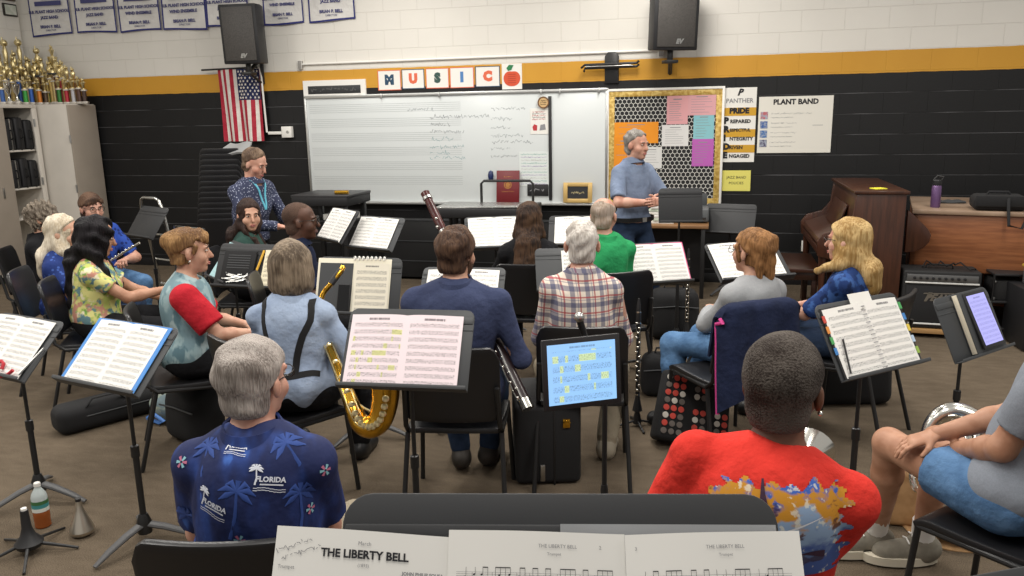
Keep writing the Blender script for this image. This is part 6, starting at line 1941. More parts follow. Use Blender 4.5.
# standing players and conductor
p = at(254, 149.5, 6.6)
cast('director', 'person standing at the left in a dark dotted shirt and turquoise lanyard, looking down', p[0], p[1], p[2], -100, spots('dotted_shirt', '33384f', '9aa0b4', 60, 0.28, base2='3d4258'), M['black_cloth'],
     short_with(front=(0, 0.07, 0.082)), hair_mat('hair_pepper', '4a3a30', '75614f'), stand=True, lean=12, head=(4, -22, 0), skin='skin_pink', sleeve='long', bw=1.12, sw=0.18,
     wl=(-0.13, 0.42, 0.96), wr=(0.12, 0.44, 0.97), el=(-0.7, -0.7, -0.5), er=(0.7, -0.7, -0.5), shoes=M['shoe_black'])
p = at(637, 130.5, 6.62)
cast('conductor', 'person standing in a light blue polo and jeans with hands clasped before the bulletin board', p[0], p[1], p[2], 226, cloth('polo_blue', '7c89a0', '6d7a91', 8), M['denim_dark'],
     short_with(front=(0, 0.072, 0.08), th=0.008), hair_mat('hair_silver', '9a958f', '6f6a64'), stand=True, lean=2, head=(12, -3, 0), skin='skin_pink', sleeve=0.85, sw=0.152, bw=1.05, belt=True, tuck=True, hem=0.94,
     wl=(-0.035, 0.28, 1.1), wr=(0.045, 0.28, 1.1), el=(-1, -0.2, -0.5), er=(1, -0.2, -0.5), hl=(0.8, 0.5, 0.1), hr=(-0.8, 0.5, 0.1), nl=(0.2, -0.9, -0.2), nr=(-0.2, -0.9, -0.2), curl=(0.6, 0.7), brow='brow_grey', shoes=M['shoe_black'])

# back left rows
p = H(248, 200, 1.22)
cast('green', 'person with long dark hair in a dark green top, looking back at the camera', p[0], p[1], p[2], -72, cloth('green_top', '2f4a43', '263d38'), M['black_cloth'],
     dict(kind='long', th=0.012, front=(0, 0.075, 0.075), len=0.36, wd=0.085, bottom=-0.15, side=0.2, noise=0.003), hair_dark, head=(-62, -4, 0), woman=True, sw=0.145, skin='skin', sleeve='long', collar=False, wl=(-0.1, 0.36, 0.72), wr=(0.1, 0.36, 0.72))
p = H(300, 203, 1.3)
cast('glasses', 'person in dark navy with shaved head and glasses, seated in profile', p[0], p[1], p[2], -66, M['navy_cloth'], M['black_cloth'],
     short_with(th=0.002, front=(0, 0.06, 0.085), noise=0.001), hair_mat('hair_shaved', '4a3a32', '5f4a3f', (200, 200, 200), 0.8), head=(-4, 0, 0), skin='skin_dark', sleeve=0.8, glasses=True, brow='brow_dark', lips='lips_dark', wl=(-0.12, 0.34, 0.72), wr=(0.12, 0.34, 0.72))
p = H(42, 204, 1.19)
cast('curly', 'person with curly grey hair, mostly hidden at the far left by the cabinets', p[0], p[1], p[2], -60, M['black_cloth'], M['black_cloth'],
     dict(kind='curly', th=0.016, nape=True), hair_mat('hair_ash', '8d8274', '5e554b'), head=(-5, 0, 0), woman=True, sw=0.15)
p = H(62, 216, 1.2)
cast('white', 'person with straight white hair and blue top, seated at the left in profile', p[0], p[1], p[2], -62, spots('blue_top', '263a78', '3f5aa0', 30, 0.3, base2='1e2d60'), M['denim_dark'],
     dict(kind='long', th=0.014, front=(0, 0.06, 0.085), len=0.27, wd=0.084, bottom=-0.15, side=0.1, noise=0.004), hair_white, head=(-10, -4, 0), woman=True, sw=0.15, glasses=True, sleeve=0.8, brow='brow_grey')
p = H(90, 194, 1.25)
cast('boy', 'person with short dark hair and glasses in a blue patterned shirt holding a flute', p[0], p[1], p[2], -112, spots('boy_shirt', '27439a', '1c2c66', 26, 0.35, base2='30509f'), M['denim_light'],
     short_with(th=0.013, front=(0, 0.084, 0.064), locks=9), hair_brown, head=(-4, -6, 0), skin='skin_pink', sleeve=0.85, glasses=True, bw=1.1, wl=(-0.1, 0.32, 0.7), wr=(0.14, 0.3, 0.68), curl=(0.9, 0.9), shoes=M['shoe_black'])
p = H(95, 219, 1.22)
cast('floral', 'person with long wavy black hair in a lime floral top reaching forward', p[0], p[1], p[2], -58, blotches('floral_top', ['b7c06a', '6f9a4a', 'e0d8b8', 'c08a78', '5f7f86', 'd3cf86'], 15), M['black_cloth'],
     dict(kind='long', th=0.02, front=(0, 0.088, 0.06), len=0.42, wd=0.1, bottom=-0.15, side=0.22, noise=0.014, freq=60, open=0.056), hair_black, head=(8, -14, 0), woman=True, sw=0.155, bw=1.1, skin='skin_tan', sleeve=0.55, collar=False,
     wl=(-0.12, 0.42, 0.64), wr=(0.08, 0.45, 0.74), er=(0.5, -0.5, -1.2), curl=(0.3, 0.4), spread=0.0)
p = H(188, 229.5, 1.25)
cast('bun', 'person with brown hair in a bun, denim vest over a red sleeve, in profile', p[0], p[1], p[2], -54, blotches('denim_vest', ['7c979f', '98b0b4', '5f7c86', 'a9bcbe'], 12, (1, 1, 0.5)), M['black_cloth'],
     dict(kind='bun', th=0.01, front=(0, 0.07, 0.075), back=(0, -0.09, -0.03), nz=-0.07, locks=7, bun=(0, -0.105, 0.055)), hair_light, head=(-2, -3, 0), woman=True, sw=0.15, bw=1.12, skin='skin', sleeve=0, collar=False,
     wl=(-0.08, 0.34, 0.66), wr=(0.12, 0.38, 0.66), er=(1, -0.5, -0.9))
# middle row
p = H(290, 243, 1.25)
cast('bob', 'person with grey bobbed hair and pale blue shirt, black harness straps across the back', p[0], p[1], p[2], 14, cloth('pale_blue_shirt', 'a0afc6', '8f9fb9', 8), M['black_cloth'],
     dict(kind='bob', th=0.02, bottom=-0.125, wd=0.104, front=(0, 0.085, 0.06), noise=0.003), hair_bob, head=(0, 0, 0), woman=True, sw=0.155, bw=1.22, skin='skin', sleeve='elbow', collar=True,
     wl=(-0.05, 0.3, 0.75), wr=(0.2, 0.26, 0.66), er=(0.6, -0.5, -1), el=(-0.6, -0.5, -1), feet=((-0.2, 0.3, 0.09), (0.2, 0.42, 0.09)))
p = H(456, 228, 1.32)
cast('navy', 'person with short brown hair and beard in a navy blue shirt holding a bassoon', p[0], p[1], p[2], 10, cloth('navy_shirt', '3d4562', '343b56', 7), M['denim_dark'],
     short_with(th=0.013, front=(0, 0.08, 0.07)), hair_brown, head=(-18, 0, 3), skin='skin', sleeve='long', sw=0.19, bw=1.22, beard=hair_brown,
     wl=(-0.1, 0.34, 0.8), wr=(0.2, 0.26, 0.66), er=(0.55, -0.35, -1), el=(-0.45, -0.35, -1), feet=((-0.05, 0.36, 0.1), (0.09, 0.4, 0.1)), shoes=mat('shoe_dark', '37322d', 0.6))
p = H(529, 203, 1.22)
cast('brown', 'person seen from behind with very long straight brown hair and black top', p[0], p[1], p[2], 8, M['black_cloth'], M['black_cloth'],
     dict(kind='long', th=0.013, front=(0, 0.08, 0.07), len=0.5, wd=0.092, bottom=-0.15, endw=1.5, noise=0.004), hair_mat('hair_chestnut', '281e1a', '4f3a2b'), woman=True, sw=0.15, sleeve='long', collar=False)
p = H(604, 198, 1.28)
cast('greenshirt', 'person with balding head and bright green shirt seated before the conductor', p[0], p[1], p[2], 30, cloth('bright_green', '2f9a5e', '278751', 8), M['black_cloth'],
     dict(kind='fringe', th=0.005, front=(0, 0.03, 0.05), back=(0, -0.085, -0.075), bald=(0, 0.01, 0.115), baldr=(0.085, 0.11, 0.085)), hair_mat('hair_thin', 'b3a497', '93816f'), head=(-40, -6, 0), skin='skin_pink', wl=(-0.1, 0.3, 0.66), wr=(0.02, 0.3, 0.66), el=(-0.4, -0.4, -1), er=(0.4, -0.4, -1), sleeve=0.8, sw=0.145, bw=1.1, brow='brow_grey')
p = H(582, 221, 1.3)
cast('plaid', 'person with short white hair in a red and navy plaid shirt seen from behind', p[0], p[1], p[2], 9, plaid_mat(), M['khaki'],
     short_with(th=0.008, front=(0, 0.06, 0.08)), hair_mat('hair_white_short', 'd8d2ca', 'a79e95'), head=(0, 0, 0), skin='skin_pink', sleeve='long', sw=0.15, bw=1.18,
     wl=(-0.14, 0.34, 0.64), wr=(0.14, 0.34, 0.64), el=(-0.5, -0.4, -1), er=(0.5, -0.4, -1), feet=((-0.14, 0.18, 0.09), (0.13, 0.16, 0.09)), shoes=mat('shoe_tan', 'a39a88', 0.7))
p = H(752, 230, 1.19)
cast('clip', 'person with reddish blond hair clipped up, grey long sleeves and jeans', p[0], p[1], p[2], 38, heather('grey_knit', 'a9abad', '8b8d90'), M['denim_light'],
     dict(kind='clip', th=0.014, front=(0, 0.075, 0.075), back=(0, -0.085, -0.03), nz=-0.07, noise=0.003), hair_ginger, head=(14, 0, 0), feet=((-0.32, 0.3, 0.09), (-0.1, 0.42, 0.09)), knees=((-0.28, 0.38, 0.51), (-0.02, 0.45, 0.51)), woman=True, sw=0.145, skin='skin', sleeve='long', collar=False, glasses=True,
     wl=(-0.03, 0.36, 0.68), wr=(0.06, 0.34, 0.68), el=(-1, -0.5, -0.6))
p = H(848, 220, 1.22)
cast('blond', 'person with shoulder length blond hair in a deep blue patterned blouse, far right', p[0], p[1], p[2], 62, blotches('blue_blouse', ['23396b', '2f4f8c', '1b2a50', '3b5c96'], 16), M['denim_dark'],
     dict(kind='long', th=0.018, front=(0, 0.075, 0.075), len=0.24, wd=0.086, bottom=-0.16, side=0.05, noise=0.004), hair_blond, head=(2, 0, 0), woman=True, sw=0.15, skin='skin_pink', sleeve=0.9, collar=False, glasses=True,
     wl=(-0.04, 0.4, 0.66), wr=(0.08, 0.4, 0.66), feet=((-0.1, 0.42, 0.09), (0.16, 0.46, 0.09)))
# front row
p = H(252, 341, 1.235)
cast('florida', 'person with thick grey hair in a navy shirt printed with palms and white logos', p[0], p[1], p[2], 14, hawaii_mat(), M['khaki'],
     short_with(th=0.012, front=(0, 0.08, 0.075), back=(0, -0.085, -0.04), noise=0.005, freq=120), hair_mat('hair_front_grey', '7d746d', 'b3aaa3', (240, 240, 20)), head=(-22, -2, 0), skin='skin_pink', sleeve=0.8, sw=0.158, bw=1.2, glasses=True, brow='brow_grey', lean=7, foldamp=0.007,
     wl=(-0.1, 0.36, 0.72), wr=(0.06, 0.38, 0.74), el=(-0.5, -0.3, -1), er=(0.25, -0.3, -1), hs=0.95)
p = H(787, 338, 1.31)
cast('red', 'person with close cropped dark hair in a bright red shirt with a printed back', p[0], p[1], p[2], -4, cloth('red_tee', 'd8392f', 'cb332a', 6), M['black_cloth'],
     short_with(th=0.014, front=(0, 0.078, 0.075), back=(0, -0.09, -0.04), noise=0.002), hair_afro_grey, head=(-16, -2, 0), skin='skin_brown', side=11, sd=0.085, foldamp=0.006, sleeve=0.8, sw=0.175, bw=1.3, collar=False, lips='lips_dark',
     wl=(-0.2, 0.34, 0.7), wr=(0.05, 0.38, 0.75), el=(-0.5, -0.2, -1.2), er=(0.1, -0.2, -1.2), hs=1.0)
cast('shorts', 'person in grey tee and denim shorts at the right edge with a silver horn', 1.0, 2.76, 1.33, 45, heather('grey_tee', '8d939c', '747a83'), M['denim_light'],
     short_with(), hair_grey, head=(0, 0, 0), skin='skin_tan', sleeve=0.75, sw=0.17, bw=1.15, collar=False, lean=-12, side=10, shorts=0.52, rootxy=(1.02, 2.77), world=True,
     wl=tuple(on(957, 449, 0.65)), wr=tuple(on(938, 434, 0.69)), el=(-1, -0.6, -1), er=(1, -0.2, -0.3), feet=(tuple(on(876, 532, 0.1)), tuple(on(922, 540, 0.1))), knees=((0.68, 3.07, 0.585), (0.88, 3.19, 0.56)),
     nl=(0, 0.1, -1), nr=(0, 0.1, -1), curl=(0.25, 0.35), fl=((-0.8, 0.45, 0), (-0.75, 0.5, 0)), shoes=mat('sneaker_grey', '7d776a', 0.8, var=0.15, scale=40), socks=M['sock_white'], h=0.007)
q = PEOPLE['shorts']
MB().tube([np.array(q['arms'][0][2]) + 0.031 * np.array([math.cos(a_), 0, math.sin(a_)]) - np.array([0, 0.03, 0]) for a_ in [2 * math.pi * i / 16 for i in range(16)]], 0.004, 6, closed=True).build('bracelet', M['steel'], q['root'])

# chairs under everyone seated
CL = dict(green='black chair under the person in dark green', glasses='black chair under the person with shaved head and glasses', curly='black chair under the curly grey haired person', white='black chair under the white haired person',
          boy='black chair under the flute player in blue', floral='black chair under the person in the lime floral top', bun='black chair under the person with the hair bun', bob='black chair under the person with the pale blue shirt',
          navy='black chair under the bassoon player, its whole back showing', brown='black chair under the person with very long brown hair', greenshirt='black chair under the bright green shirt', plaid='black chair behind the tablet, under the plaid shirt',
          clip='black chair with the navy jacket hung on its back', blond='black chair under the blond person in blue', florida='black chair under the palm print shirt, cut by the picture bottom', red='black chair under the red shirt', shorts='black chair under the person in shorts')
CH = {}
for k_, lab in CL.items():
    i_ = PEOPLE[k_]
    r_ = i_['root']
    off = RZ(i_['az']) @ Vector(({'clip': -0.2, 'bob': -0.07}.get(k_, 0), 0.02 if k_ == 'bob' else 0, 0))
    CH[k_] = chair(lab, r_.location[0] + off[0], r_.location[1] + off[1], i_['az'] + {'clip': R(-6), 'bob': R(-42)}.get(k_, 0))

# ---- prints, straps and lanyards
q = PEOPLE['bob']; bv = bvh_of(q['shirt'])
N_, f_, d_ = q['N'], q['f'], q['d']
for s_, xb in ((-1, -0.075), (1, 0.03)):
    a_ = N_ + np.array([s_ * 0.085, 0.04, -0.02]); b_ = N_ + np.array([s_ * 0.095, -0.06, -0.05]); c_ = q['P'] + np.array([xb * 1.0, -0.16, 0.12])
    ribbon(q, [a_, b_, c_], 0.032, M['nylon'], 'harness_strap', 0.004, bv, 10)
ribbon(q, [q['P'] + np.array([x_, -0.2 + abs(x_) * 0.3, 0.13]) for x_ in (-0.19, -0.1, 0, 0.1, 0.19)], 0.028, M['nylon'], 'harness_belt', 0.004, bv, 5)
q = PEOPLE['director']
ribbon(q, [q['N'] + np.array([0.07, 0.03, 0.0]), q['N'] + np.array([0.045, 0.11, -0.08]), q['N'] + np.array([0.005, 0.2, -0.25])], 0.016, mat('lanyard', '5fb3c9', 0.6), 'lanyard', 0.006)
ribbon(q, [q['N'] + np.array([-0.07, 0.03, 0.0]), q['N'] + np.array([-0.045, 0.11, -0.08]), q['N'] + np.array([0.0, 0.2, -0.25])], 0.016, M.get('lanyard') or bpy.data.materials['lanyard'], 'lanyard', 0.006)
# red sleeve of the vest wearer
q = PEOPLE['bun']
sr = cloth('sleeve_red', 'c02733', 'ad212d')
for s_ in (0, 1):
    a_, e_, w_ = q['arms'][s_]
    S_ = SDF(np.minimum(a_, e_) - 0.13, np.maximum(a_, e_) + 0.13, 0.009)
    e2 = a_ + (e_ - a_) * 0.78
    S_.cap(a_ + q['d'] * 0.0, e_, 0.068, 0.064, 0.03, inf=0.012, cut=[(e2, nrm(e_ - a_))])
    S_.folds(0.004, 30, 3)
    V_, F_ = S_.mesh(); np_obj('red_sleeve', V_, F_, sr, q['root'])
# earrings
for k_ in ('bun', 'red'):
    q = PEOPLE[k_]
    MB().ball((0.084, -0.004, -0.05), 0.006, q['Hm']).build('earring', M['silver'], q['root'])

# red shirt back print
q = PEOPLE['red']; bv = bvh_of(q['shirt'])
t_ = NT('boat_print'); x_, y_, z_ = t_.xyz()
zz0 = q['P'][2]
n1 = t_.noise(16.0, 4.0, t_.scaled(t_.obj(), (1, 1, 1.8))); n2 = t_.noise(40.0, 3.0)
cpr = np.array(pick(q, 780, 528, bv)[0])
hgt = t_.math('MULTIPLY', t_.math('SUBTRACT', z_, cpr[2] - 0.11), 1 / 0.22)
mixf = t_.math('ADD', hgt, t_.math('MULTIPLY', t_.math('SUBTRACT', n1, 0.5), 0.9))
c_ = t_.mix(t_.step(mixf, 0.18, 0.4), lin('4a5f9c'), lin('8fa6c4'))
c_ = t_.mix(t_.step(mixf, 0.5, 0.62), c_, lin('c58a2f'))
c_ = t_.mix(t_.math('MULTIPLY', t_.step(mixf, 0.7, 0.85), t_.step(n2, 0.45, 0.55)), c_, lin('3f63b4'))
c_ = t_.mix(t_.math('MULTIPLY', t_.step(n2, 0.6, 0.66), 0.7), c_, lin('e0dccb'))
c_ = t_.mix(t_.math('MULTIPLY', t_.step(n1, 0.6, 0.66), 0.8), c_, lin('3b2338'))
t_.base(c_); pm_ = t_.fin(0.8, 0, 0.2)
g_ = MB(); nx, nz = 84, 66
rg = random.Random(2)
e1 = [0.5 + 0.5 * math.sin(i * 0.9) + rg.uniform(-.3, .3) for i in range(nz)]
for i in range(nx + 1):
    for j in range(nz + 1): g_.v.append(((i / nx - 0.5) * 0.31, (j / nz - 0.5) * 0.23, 0))
for i in range(nx):
    for j in range(nz):
        if i < 4 + 4 * math.sin(j * 0.5) + 3 * math.sin(j * 0.23 + 1) or i > nx - 6 - 4 * math.sin(j * 0.37) - 3 * math.sin(j * 0.8) or j > nz - 6 - 4 * abs(math.sin(i * 0.16)) - 2 * math.sin(i * 0.5): continue
        g_.f.append((i * (nz + 1) + j, (i + 1) * (nz + 1) + j, (i + 1) * (nz + 1) + j + 1, i * (nz + 1) + j + 1)); g_.mi.append(0)
cpr = np.array(pick(q, 780, 528, bv)[0])
decal(q, g_, cpr, (0, -1, 0.12), (0, 0, 1), pm_, 'boat_print', 0.002, bv)
sp_ = MB()      # dark sailfin and white spar shapes on the print
def tri(pts_, mi): 
    n_ = 10
    for i in range(n_):
        for k_ in range(len(pts_[0]) - 1): pass
    sp_.add([(x * 0.85, y * 0.75, 0.0012) for x, y in pts_], [tuple(range(len(pts_)))], mi)
for y_ in range(12):
    f0, f1 = y_ / 12, (y_ + 1) / 12
    tri([(-0.05 + 0.02 * f0 - 0.01 * math.sin(f0 * 3), 0.13 - 0.2 * f0), (-0.05 + 0.02 * f1 - 0.01 * math.sin(f1 * 3), 0.13 - 0.2 * f1), (-0.045 + 0.075 * f1 ** 1.6, 0.13 - 0.2 * f1), (-0.045 + 0.075 * f0 ** 1.6, 0.13 - 0.2 * f0)], 0)
    tri([(0.0 + 0.1 * f0, -0.02 + 0.05 * f0), (0.0 + 0.1 * f1, -0.02 + 0.05 * f1), (0.0 + 0.1 * f1, -0.012 + 0.052 * f1 - 0.008 * f1), (0.0 + 0.1 * f0, -0.012 + 0.052 * f0 - 0.008 * f0)], 1)
    tri([(-0.03 + 0.14 * f0, -0.1 + 0.02 * math.sin(f0 * 3)), (-0.03 + 0.14 * f1, -0.1 + 0.02 * math.sin(f1 * 3)), (-0.03 + 0.14 * f1, -0.075 + 0.004 * math.sin(f1 * 9)), (-0.03 + 0.14 * f0, -0.075 + 0.004 * math.sin(f0 * 9))], 0)
decal(q, sp_, cpr, (0, -1, 0.12), (0, 0, 1), [mat('print_plum', '3a2036', 0.8), mat('print_white', 'd9d9dc', 0.8)], 'boat_shapes', 0.0035, bv)

# palm print logos
q = PEOPLE['florida']; bv = bvh_of(q['shirt'])
wht = mat('logo_white', 'd4d8e2', 0.8)
def palm_logo(px, py, sc, rz=0.0, letters=True):
    loc, no, _, _ = pick(q, px, py, bv)
    if loc is None: return
    g_ = MB(); m_ = RZ(rz) @ Matrix.Scale(sc, 4)
    g_.tube([(-0.05, -0.03, 0), (-0.046, 0.0, 0), (-0.05, 0.035, 0)], [0.004, 0.003, 0.0025], 6, m_, flat=0.2)
    for a_ in (0.2, 0.9, 1.6, 2.3, 3.0, -0.35, 3.5):
        g_.tube([(-0.05, 0.035, 0), (-0.05 + 0.018 * math.cos(a_), 0.035 + 0.018 * math.sin(a_), 0), (-0.05 + 0.03 * math.cos(a_), 0.03 + 0.022 * math.sin(a_), 0)], [0.002, 0.005, 0.001], 6, m_, flat=0.2)
    if letters:
        g_.text('FLORIDA', 0.03, m_ @ T(0.012, -0.006, 0), ext=0.0, bold=0.0012)
        bar(g_, m_, -0.03, -0.03, 0.095, 0.006)
        for k in range(2):
            for i in range(8):
                x0_ = -0.055 + i * 0.0165
                bar(g_, m_, x0_, -0.045 - 0.01 * k + 0.004 * math.sin(i * 0.8), 0.0165, 0.003)
    decal(q, g_, np.array(loc), np.array(no), (0, 0, 1), wht, 'palm_logo', 0.003, bv)
palm_logo(268, 478, 0.62, -0.22)
palm_logo(212, 503, 0.62, -0.3)
palm_logo(236, 446, 0.45, -0.1)
lf = MB()
flw = [mat('flower_pink', 'b86a86', 0.8), mat('flower_teal', '86b8c4', 0.8)]
for px, py in ((182, 462), (310, 508), (240, 540), (325, 470)):
    loc, no, _, _ = pick(q, px, py, bv)
    if loc is None: continue
    g_ = MB()
    for k in range(6):
        a_ = k * 1.047
        g_.add([(0.004 * math.cos(a_ - .6), 0.004 * math.sin(a_ - .6), 0), (0.016 * math.cos(a_ - .25), 0.016 * math.sin(a_ - .25), 0), (0.016 * math.cos(a_ + .25), 0.016 * math.sin(a_ + .25), 0), (0.004 * math.cos(a_ + .6), 0.004 * math.sin(a_ + .6), 0)], [(0, 1, 2, 3)], k % 2)
    decal(q, g_, np.array(loc), np.array(no), (0, 0, 1), flw, 'flower_print', 0.003, bv)
fr_ = mat('frond_blue', '2b478c', 0.8)
for px, py, rz in ((205, 455, 0.3), (235, 500, -0.2), (290, 450, 0.2), (300, 500, -0.1), (190, 520, 0.1)):
    loc, no, _, _ = pick(q, px, py, bv)
    if loc is None: continue
    g_ = MB(); m_ = RZ(rz) @ Matrix.Scale(1.1, 4)
    g_.tube([(0.0, -0.1, 0), (0.006, -0.04, 0), (0, 0.02, 0)], [0.005, 0.004, 0.003], 6, m_, flat=0.15)
    for k in range(7):
        a_ = -0.5 + k * 0.69
        g_.tube([(0, 0.02, 0), (0.025 * math.cos(a_), 0.02 + 0.025 * math.sin(a_), 0), (0.045 * math.cos(a_), 0.008 + 0.03 * math.sin(a_), 0)], [0.002, 0.007, 0.001], 6, m_, flat=0.15)
    decal(q, g_, np.array(loc), np.array(no), (0, 0, 1), fr_, 'palm_frond_print', 0.0015, bv)
# ------------------------------------------------------------------ instruments
def arr(*a): return [np.array(p, float) for p in a]
def spline(pts, n=6):
    P = [np.array(p, float) for p in pts]; out = []
    for i in range(len(P) - 1):
        p0, p1, p2, p3 = P[max(i - 1, 0)], P[i], P[i + 1], P[min(i + 2, len(P) - 1)]
        for k in range(n):
            t = k / n
            out.append(0.5 * ((2 * p1) + (-p0 + p2) * t + (2 * p0 - 5 * p1 + 4 * p2 - p3) * t * t + (-p0 + 3 * p1 - 3 * p2 + p3) * t ** 3))
    out.append(P[-1]); return out
def rads(ctrl, n): return list(np.interp(np.linspace(0, len(ctrl) - 1, (len(ctrl) - 1) * n + 1), range(len(ctrl)), ctrl))

# saxophone
bp = [at(322, 330, 3.92), at(338, 368, 3.68), at(352, 405, 3.52), at(360, 422, 3.5), at(370, 427, 3.48), at(380, 420, 3.47), at(385, 402, 3.46), at(386, 380, 3.45), at(388, 366, 3.44)]
o0 = bp[4]
t = thing('saxophone', 'golden saxophone held by the person with harness straps', 'saxophone', (o0[0], o0[1], o0[2]))
L_ = [p_ - o0 for p_ in bp]
MB().tube(spline(L_), rads([0.020, 0.026, 0.035, 0.044, 0.05, 0.053, 0.058, 0.064, 0.08], 6), 18, caps=False).tube(spline(L_[-3:]), rads([0.055, 0.061, 0.076], 6), 18, caps=False).build('body', M['brass'], t)
nk = [at(343, 267, 4.02), at(340, 272, 4.0), at(331, 284, 3.98), at(323, 294, 3.97), at(318, 312, 3.95), bp[0]]
nk = [p_ - o0 for p_ in nk]
MB().tube(spline(nk), rads([0.014, 0.014, 0.013, 0.013, 0.017, 0.020], 6), 12).build('neck', M['brass'], t)
MB().tube([nk[1] * 0.6 + nk[0] * 0.4, nk[2]], [0.0175, 0.0165], 12).build('mouthpiece', M['black_plastic'], t)
sp = spline(L_, 8); ky = MB(); rg = random.Random(1)
tow = nrm(CAM - o0)
for k in range(4, 52, 3):
    c = sp[k] + tow * (rads([0.020, 0.026, 0.035, 0.044, 0.05, 0.053, 0.058, 0.064, 0.08], 8)[k] + 0.004)
    q_ = frame(c, nrm(np.cross(tow, (0, 0, 1))), nrm(np.cross(tow, np.cross(tow, (0, 0, 1)))), tow)
    ky.lathe([(0.013, -0.004), (0.015, 0.004), (0.006, 0.007), (0.001, 0.006)], 12, q_)
for off in (-0.02, 0.02):
    sd = nrm(np.cross(tow, (0, 0, 1))) * off
    ky.tube([p_ + tow * 0.045 + sd for p_ in sp[2:30]], 0.0035, 6)
ky.build('keys', M['gold'], t)
MB().tube([sp[40] + nrm(np.cross(tow, (0, 0, 1))) * -0.03, (sp[40] + sp[14]) / 2, sp[14]], 0.006, 8).build('brace', M['gold'], t)

# bassoon
A_, B_ = at(425, 193, 4.12), at(528, 409, 3.60)
o0 = B_
ax = nrm(A_ - B_); Ln = np.linalg.norm(A_ - B_)
t = thing('bassoon', 'dark red bassoon rising past the left of the navy shirted player', 'bassoon', tuple(o0))
sd = nrm(np.cross(ax, (0, 1, 0.2)))
bw2 = mat('bassoon_wood', '4a1c1a', 0.25, c2='381413', scale=12)
MB().tube([ax * 0.03, ax * 0.45], [0.03, 0.027], 16, flat=0.8).build('boot_joint', mat('boot_dark', '26191a', 0.3), t)
MB().tube([ax * 0.0, ax * 0.05], 0.032, 16, flat=0.85).build('boot_cap', M['silver'], t)
MB().tube([ax * 0.44, ax * (Ln * 0.8)], 0.019, 14).build('bass_joint', bw2, t)
MB().tube([ax * (Ln * 0.8), ax * (Ln * 0.9), ax * (Ln * 0.97), ax * Ln], [0.021, 0.023, 0.02, 0.024], 14).build('bell', bw2, t)
MB().tube([ax * 0.44 + sd * 0.036, ax * (Ln * 0.62) + sd * 0.033], 0.015, 12).build('wing_joint', bw2, t)
MB().tube(spline([ax * (Ln * 0.62) + sd * 0.033, ax * (Ln * 0.68) + sd * 0.05, ax * (Ln * 0.66) + sd * 0.12 - np.array([0, 0.05, 0])]), 0.004, 8).build('bocal', M['silver'], t)
ky = MB(); tow = nrm(np.cross(sd, ax)); tow = tow if tow[1] < 0 else -tow
for k in range(26):
    u = 0.06 + k * (Ln - 0.2) / 26
    c = ax * u + tow * (0.028 if u < 0.45 else 0.021)
    ky.ball(c + sd * (0.008 * (-1) ** k), (0.009, 0.006, 0.009), nu=8, nv=6)
for s_ in (-0.012, 0.012): ky.tube([ax * 0.05 + tow * 0.031 + sd * s_, ax * 0.44 + tow * 0.028 + sd * s_], 0.003, 6); ky.tube([ax * 0.46 + tow * 0.022 + sd * s_, ax * (Ln * 0.78) + tow * 0.022 + sd * s_], 0.0025, 6)
ky.build('keys', M['silver'], t)
rg2 = MB()
for u in (0.8, 0.97): rg2.tube([ax * (Ln * u - 0.008), ax * (Ln * u + 0.008)], 0.0255 if u > .9 else 0.0225, 14)
rg2.build('rings', M['steel'], t)

# clarinets on peg stands
def clarinet(label, x, y):
    t = thing('clarinet', label, 'clarinet', (x, y, 0.1), 0, 'clarinets on floor pegs')
    MB().lathe([(0.03, 0), (0.028, 0.01), (0.016, 0.07), (0.0135, 0.1)], 16).build('bell', M['black_plastic'], t)
    MB().lathe([(0.0135, 0.1), (0.0145, 0.3), (0.0135, 0.305), (0.0135, 0.53), (0.015, 0.535), (0.014, 0.6)], 14).build('body', M['black_plastic'], t)
    MB().lathe([(0.013, 0.6), (0.012, 0.64), (0.005, 0.68)], 12).build('mouthpiece', M['black_plastic'], t)
    ky = MB()
    for zz in (0.07, 0.1, 0.3, 0.535, 0.6): ky.lathe([(0.0152, zz - 0.004), (0.0158, zz), (0.0152, zz + 0.004)], 14, cap=False)
    for k in range(15):
        a_ = -1.57 + 0.5 * math.sin(k * 2.1); zz = 0.13 + k * 0.029
        ky.ball((0.017 * math.cos(a_), 0.017 * math.sin(a_), zz), (0.008, 0.005, 0.008), nu=8, nv=6)
    for a_ in (-2.2, -0.9): ky.tube([(0.017 * math.cos(a_), 0.017 * math.sin(a_), 0.12), (0.017 * math.cos(a_), 0.017 * math.sin(a_), 0.5)], 0.0025, 6)
    ky.build('keys', M['silver'], t)
    p_ = thing('instrument_peg', label.replace('clarinet standing', 'black peg under the clarinet', 1), 'instrument stand', (x, y, 0), 0.4, 'floor pegs')
    MB().lathe([(0.026, 0.02), (0.024, 0.05), (0.014, 0.09), (0.009, 0.2)], 12).build('peg', M['black_plastic'], p_)
    for k in range(4):
        a_ = k * 1.571
        MB().tube([(0.015 * math.cos(a_), 0.015 * math.sin(a_), 0.035), (0.13 * math.cos(a_), 0.13 * math.sin(a_), 0.008)], 0.007, 8).build('leg', M['black_metal'], p_)
q = on(637, 426, 0); clarinet('clarinet standing on the floor right of the plaid shirted player', q[0], q[1])
q = on(686, 345, 0); clarinet('clarinet standing farther back near the black backpack', q[0], q[1])

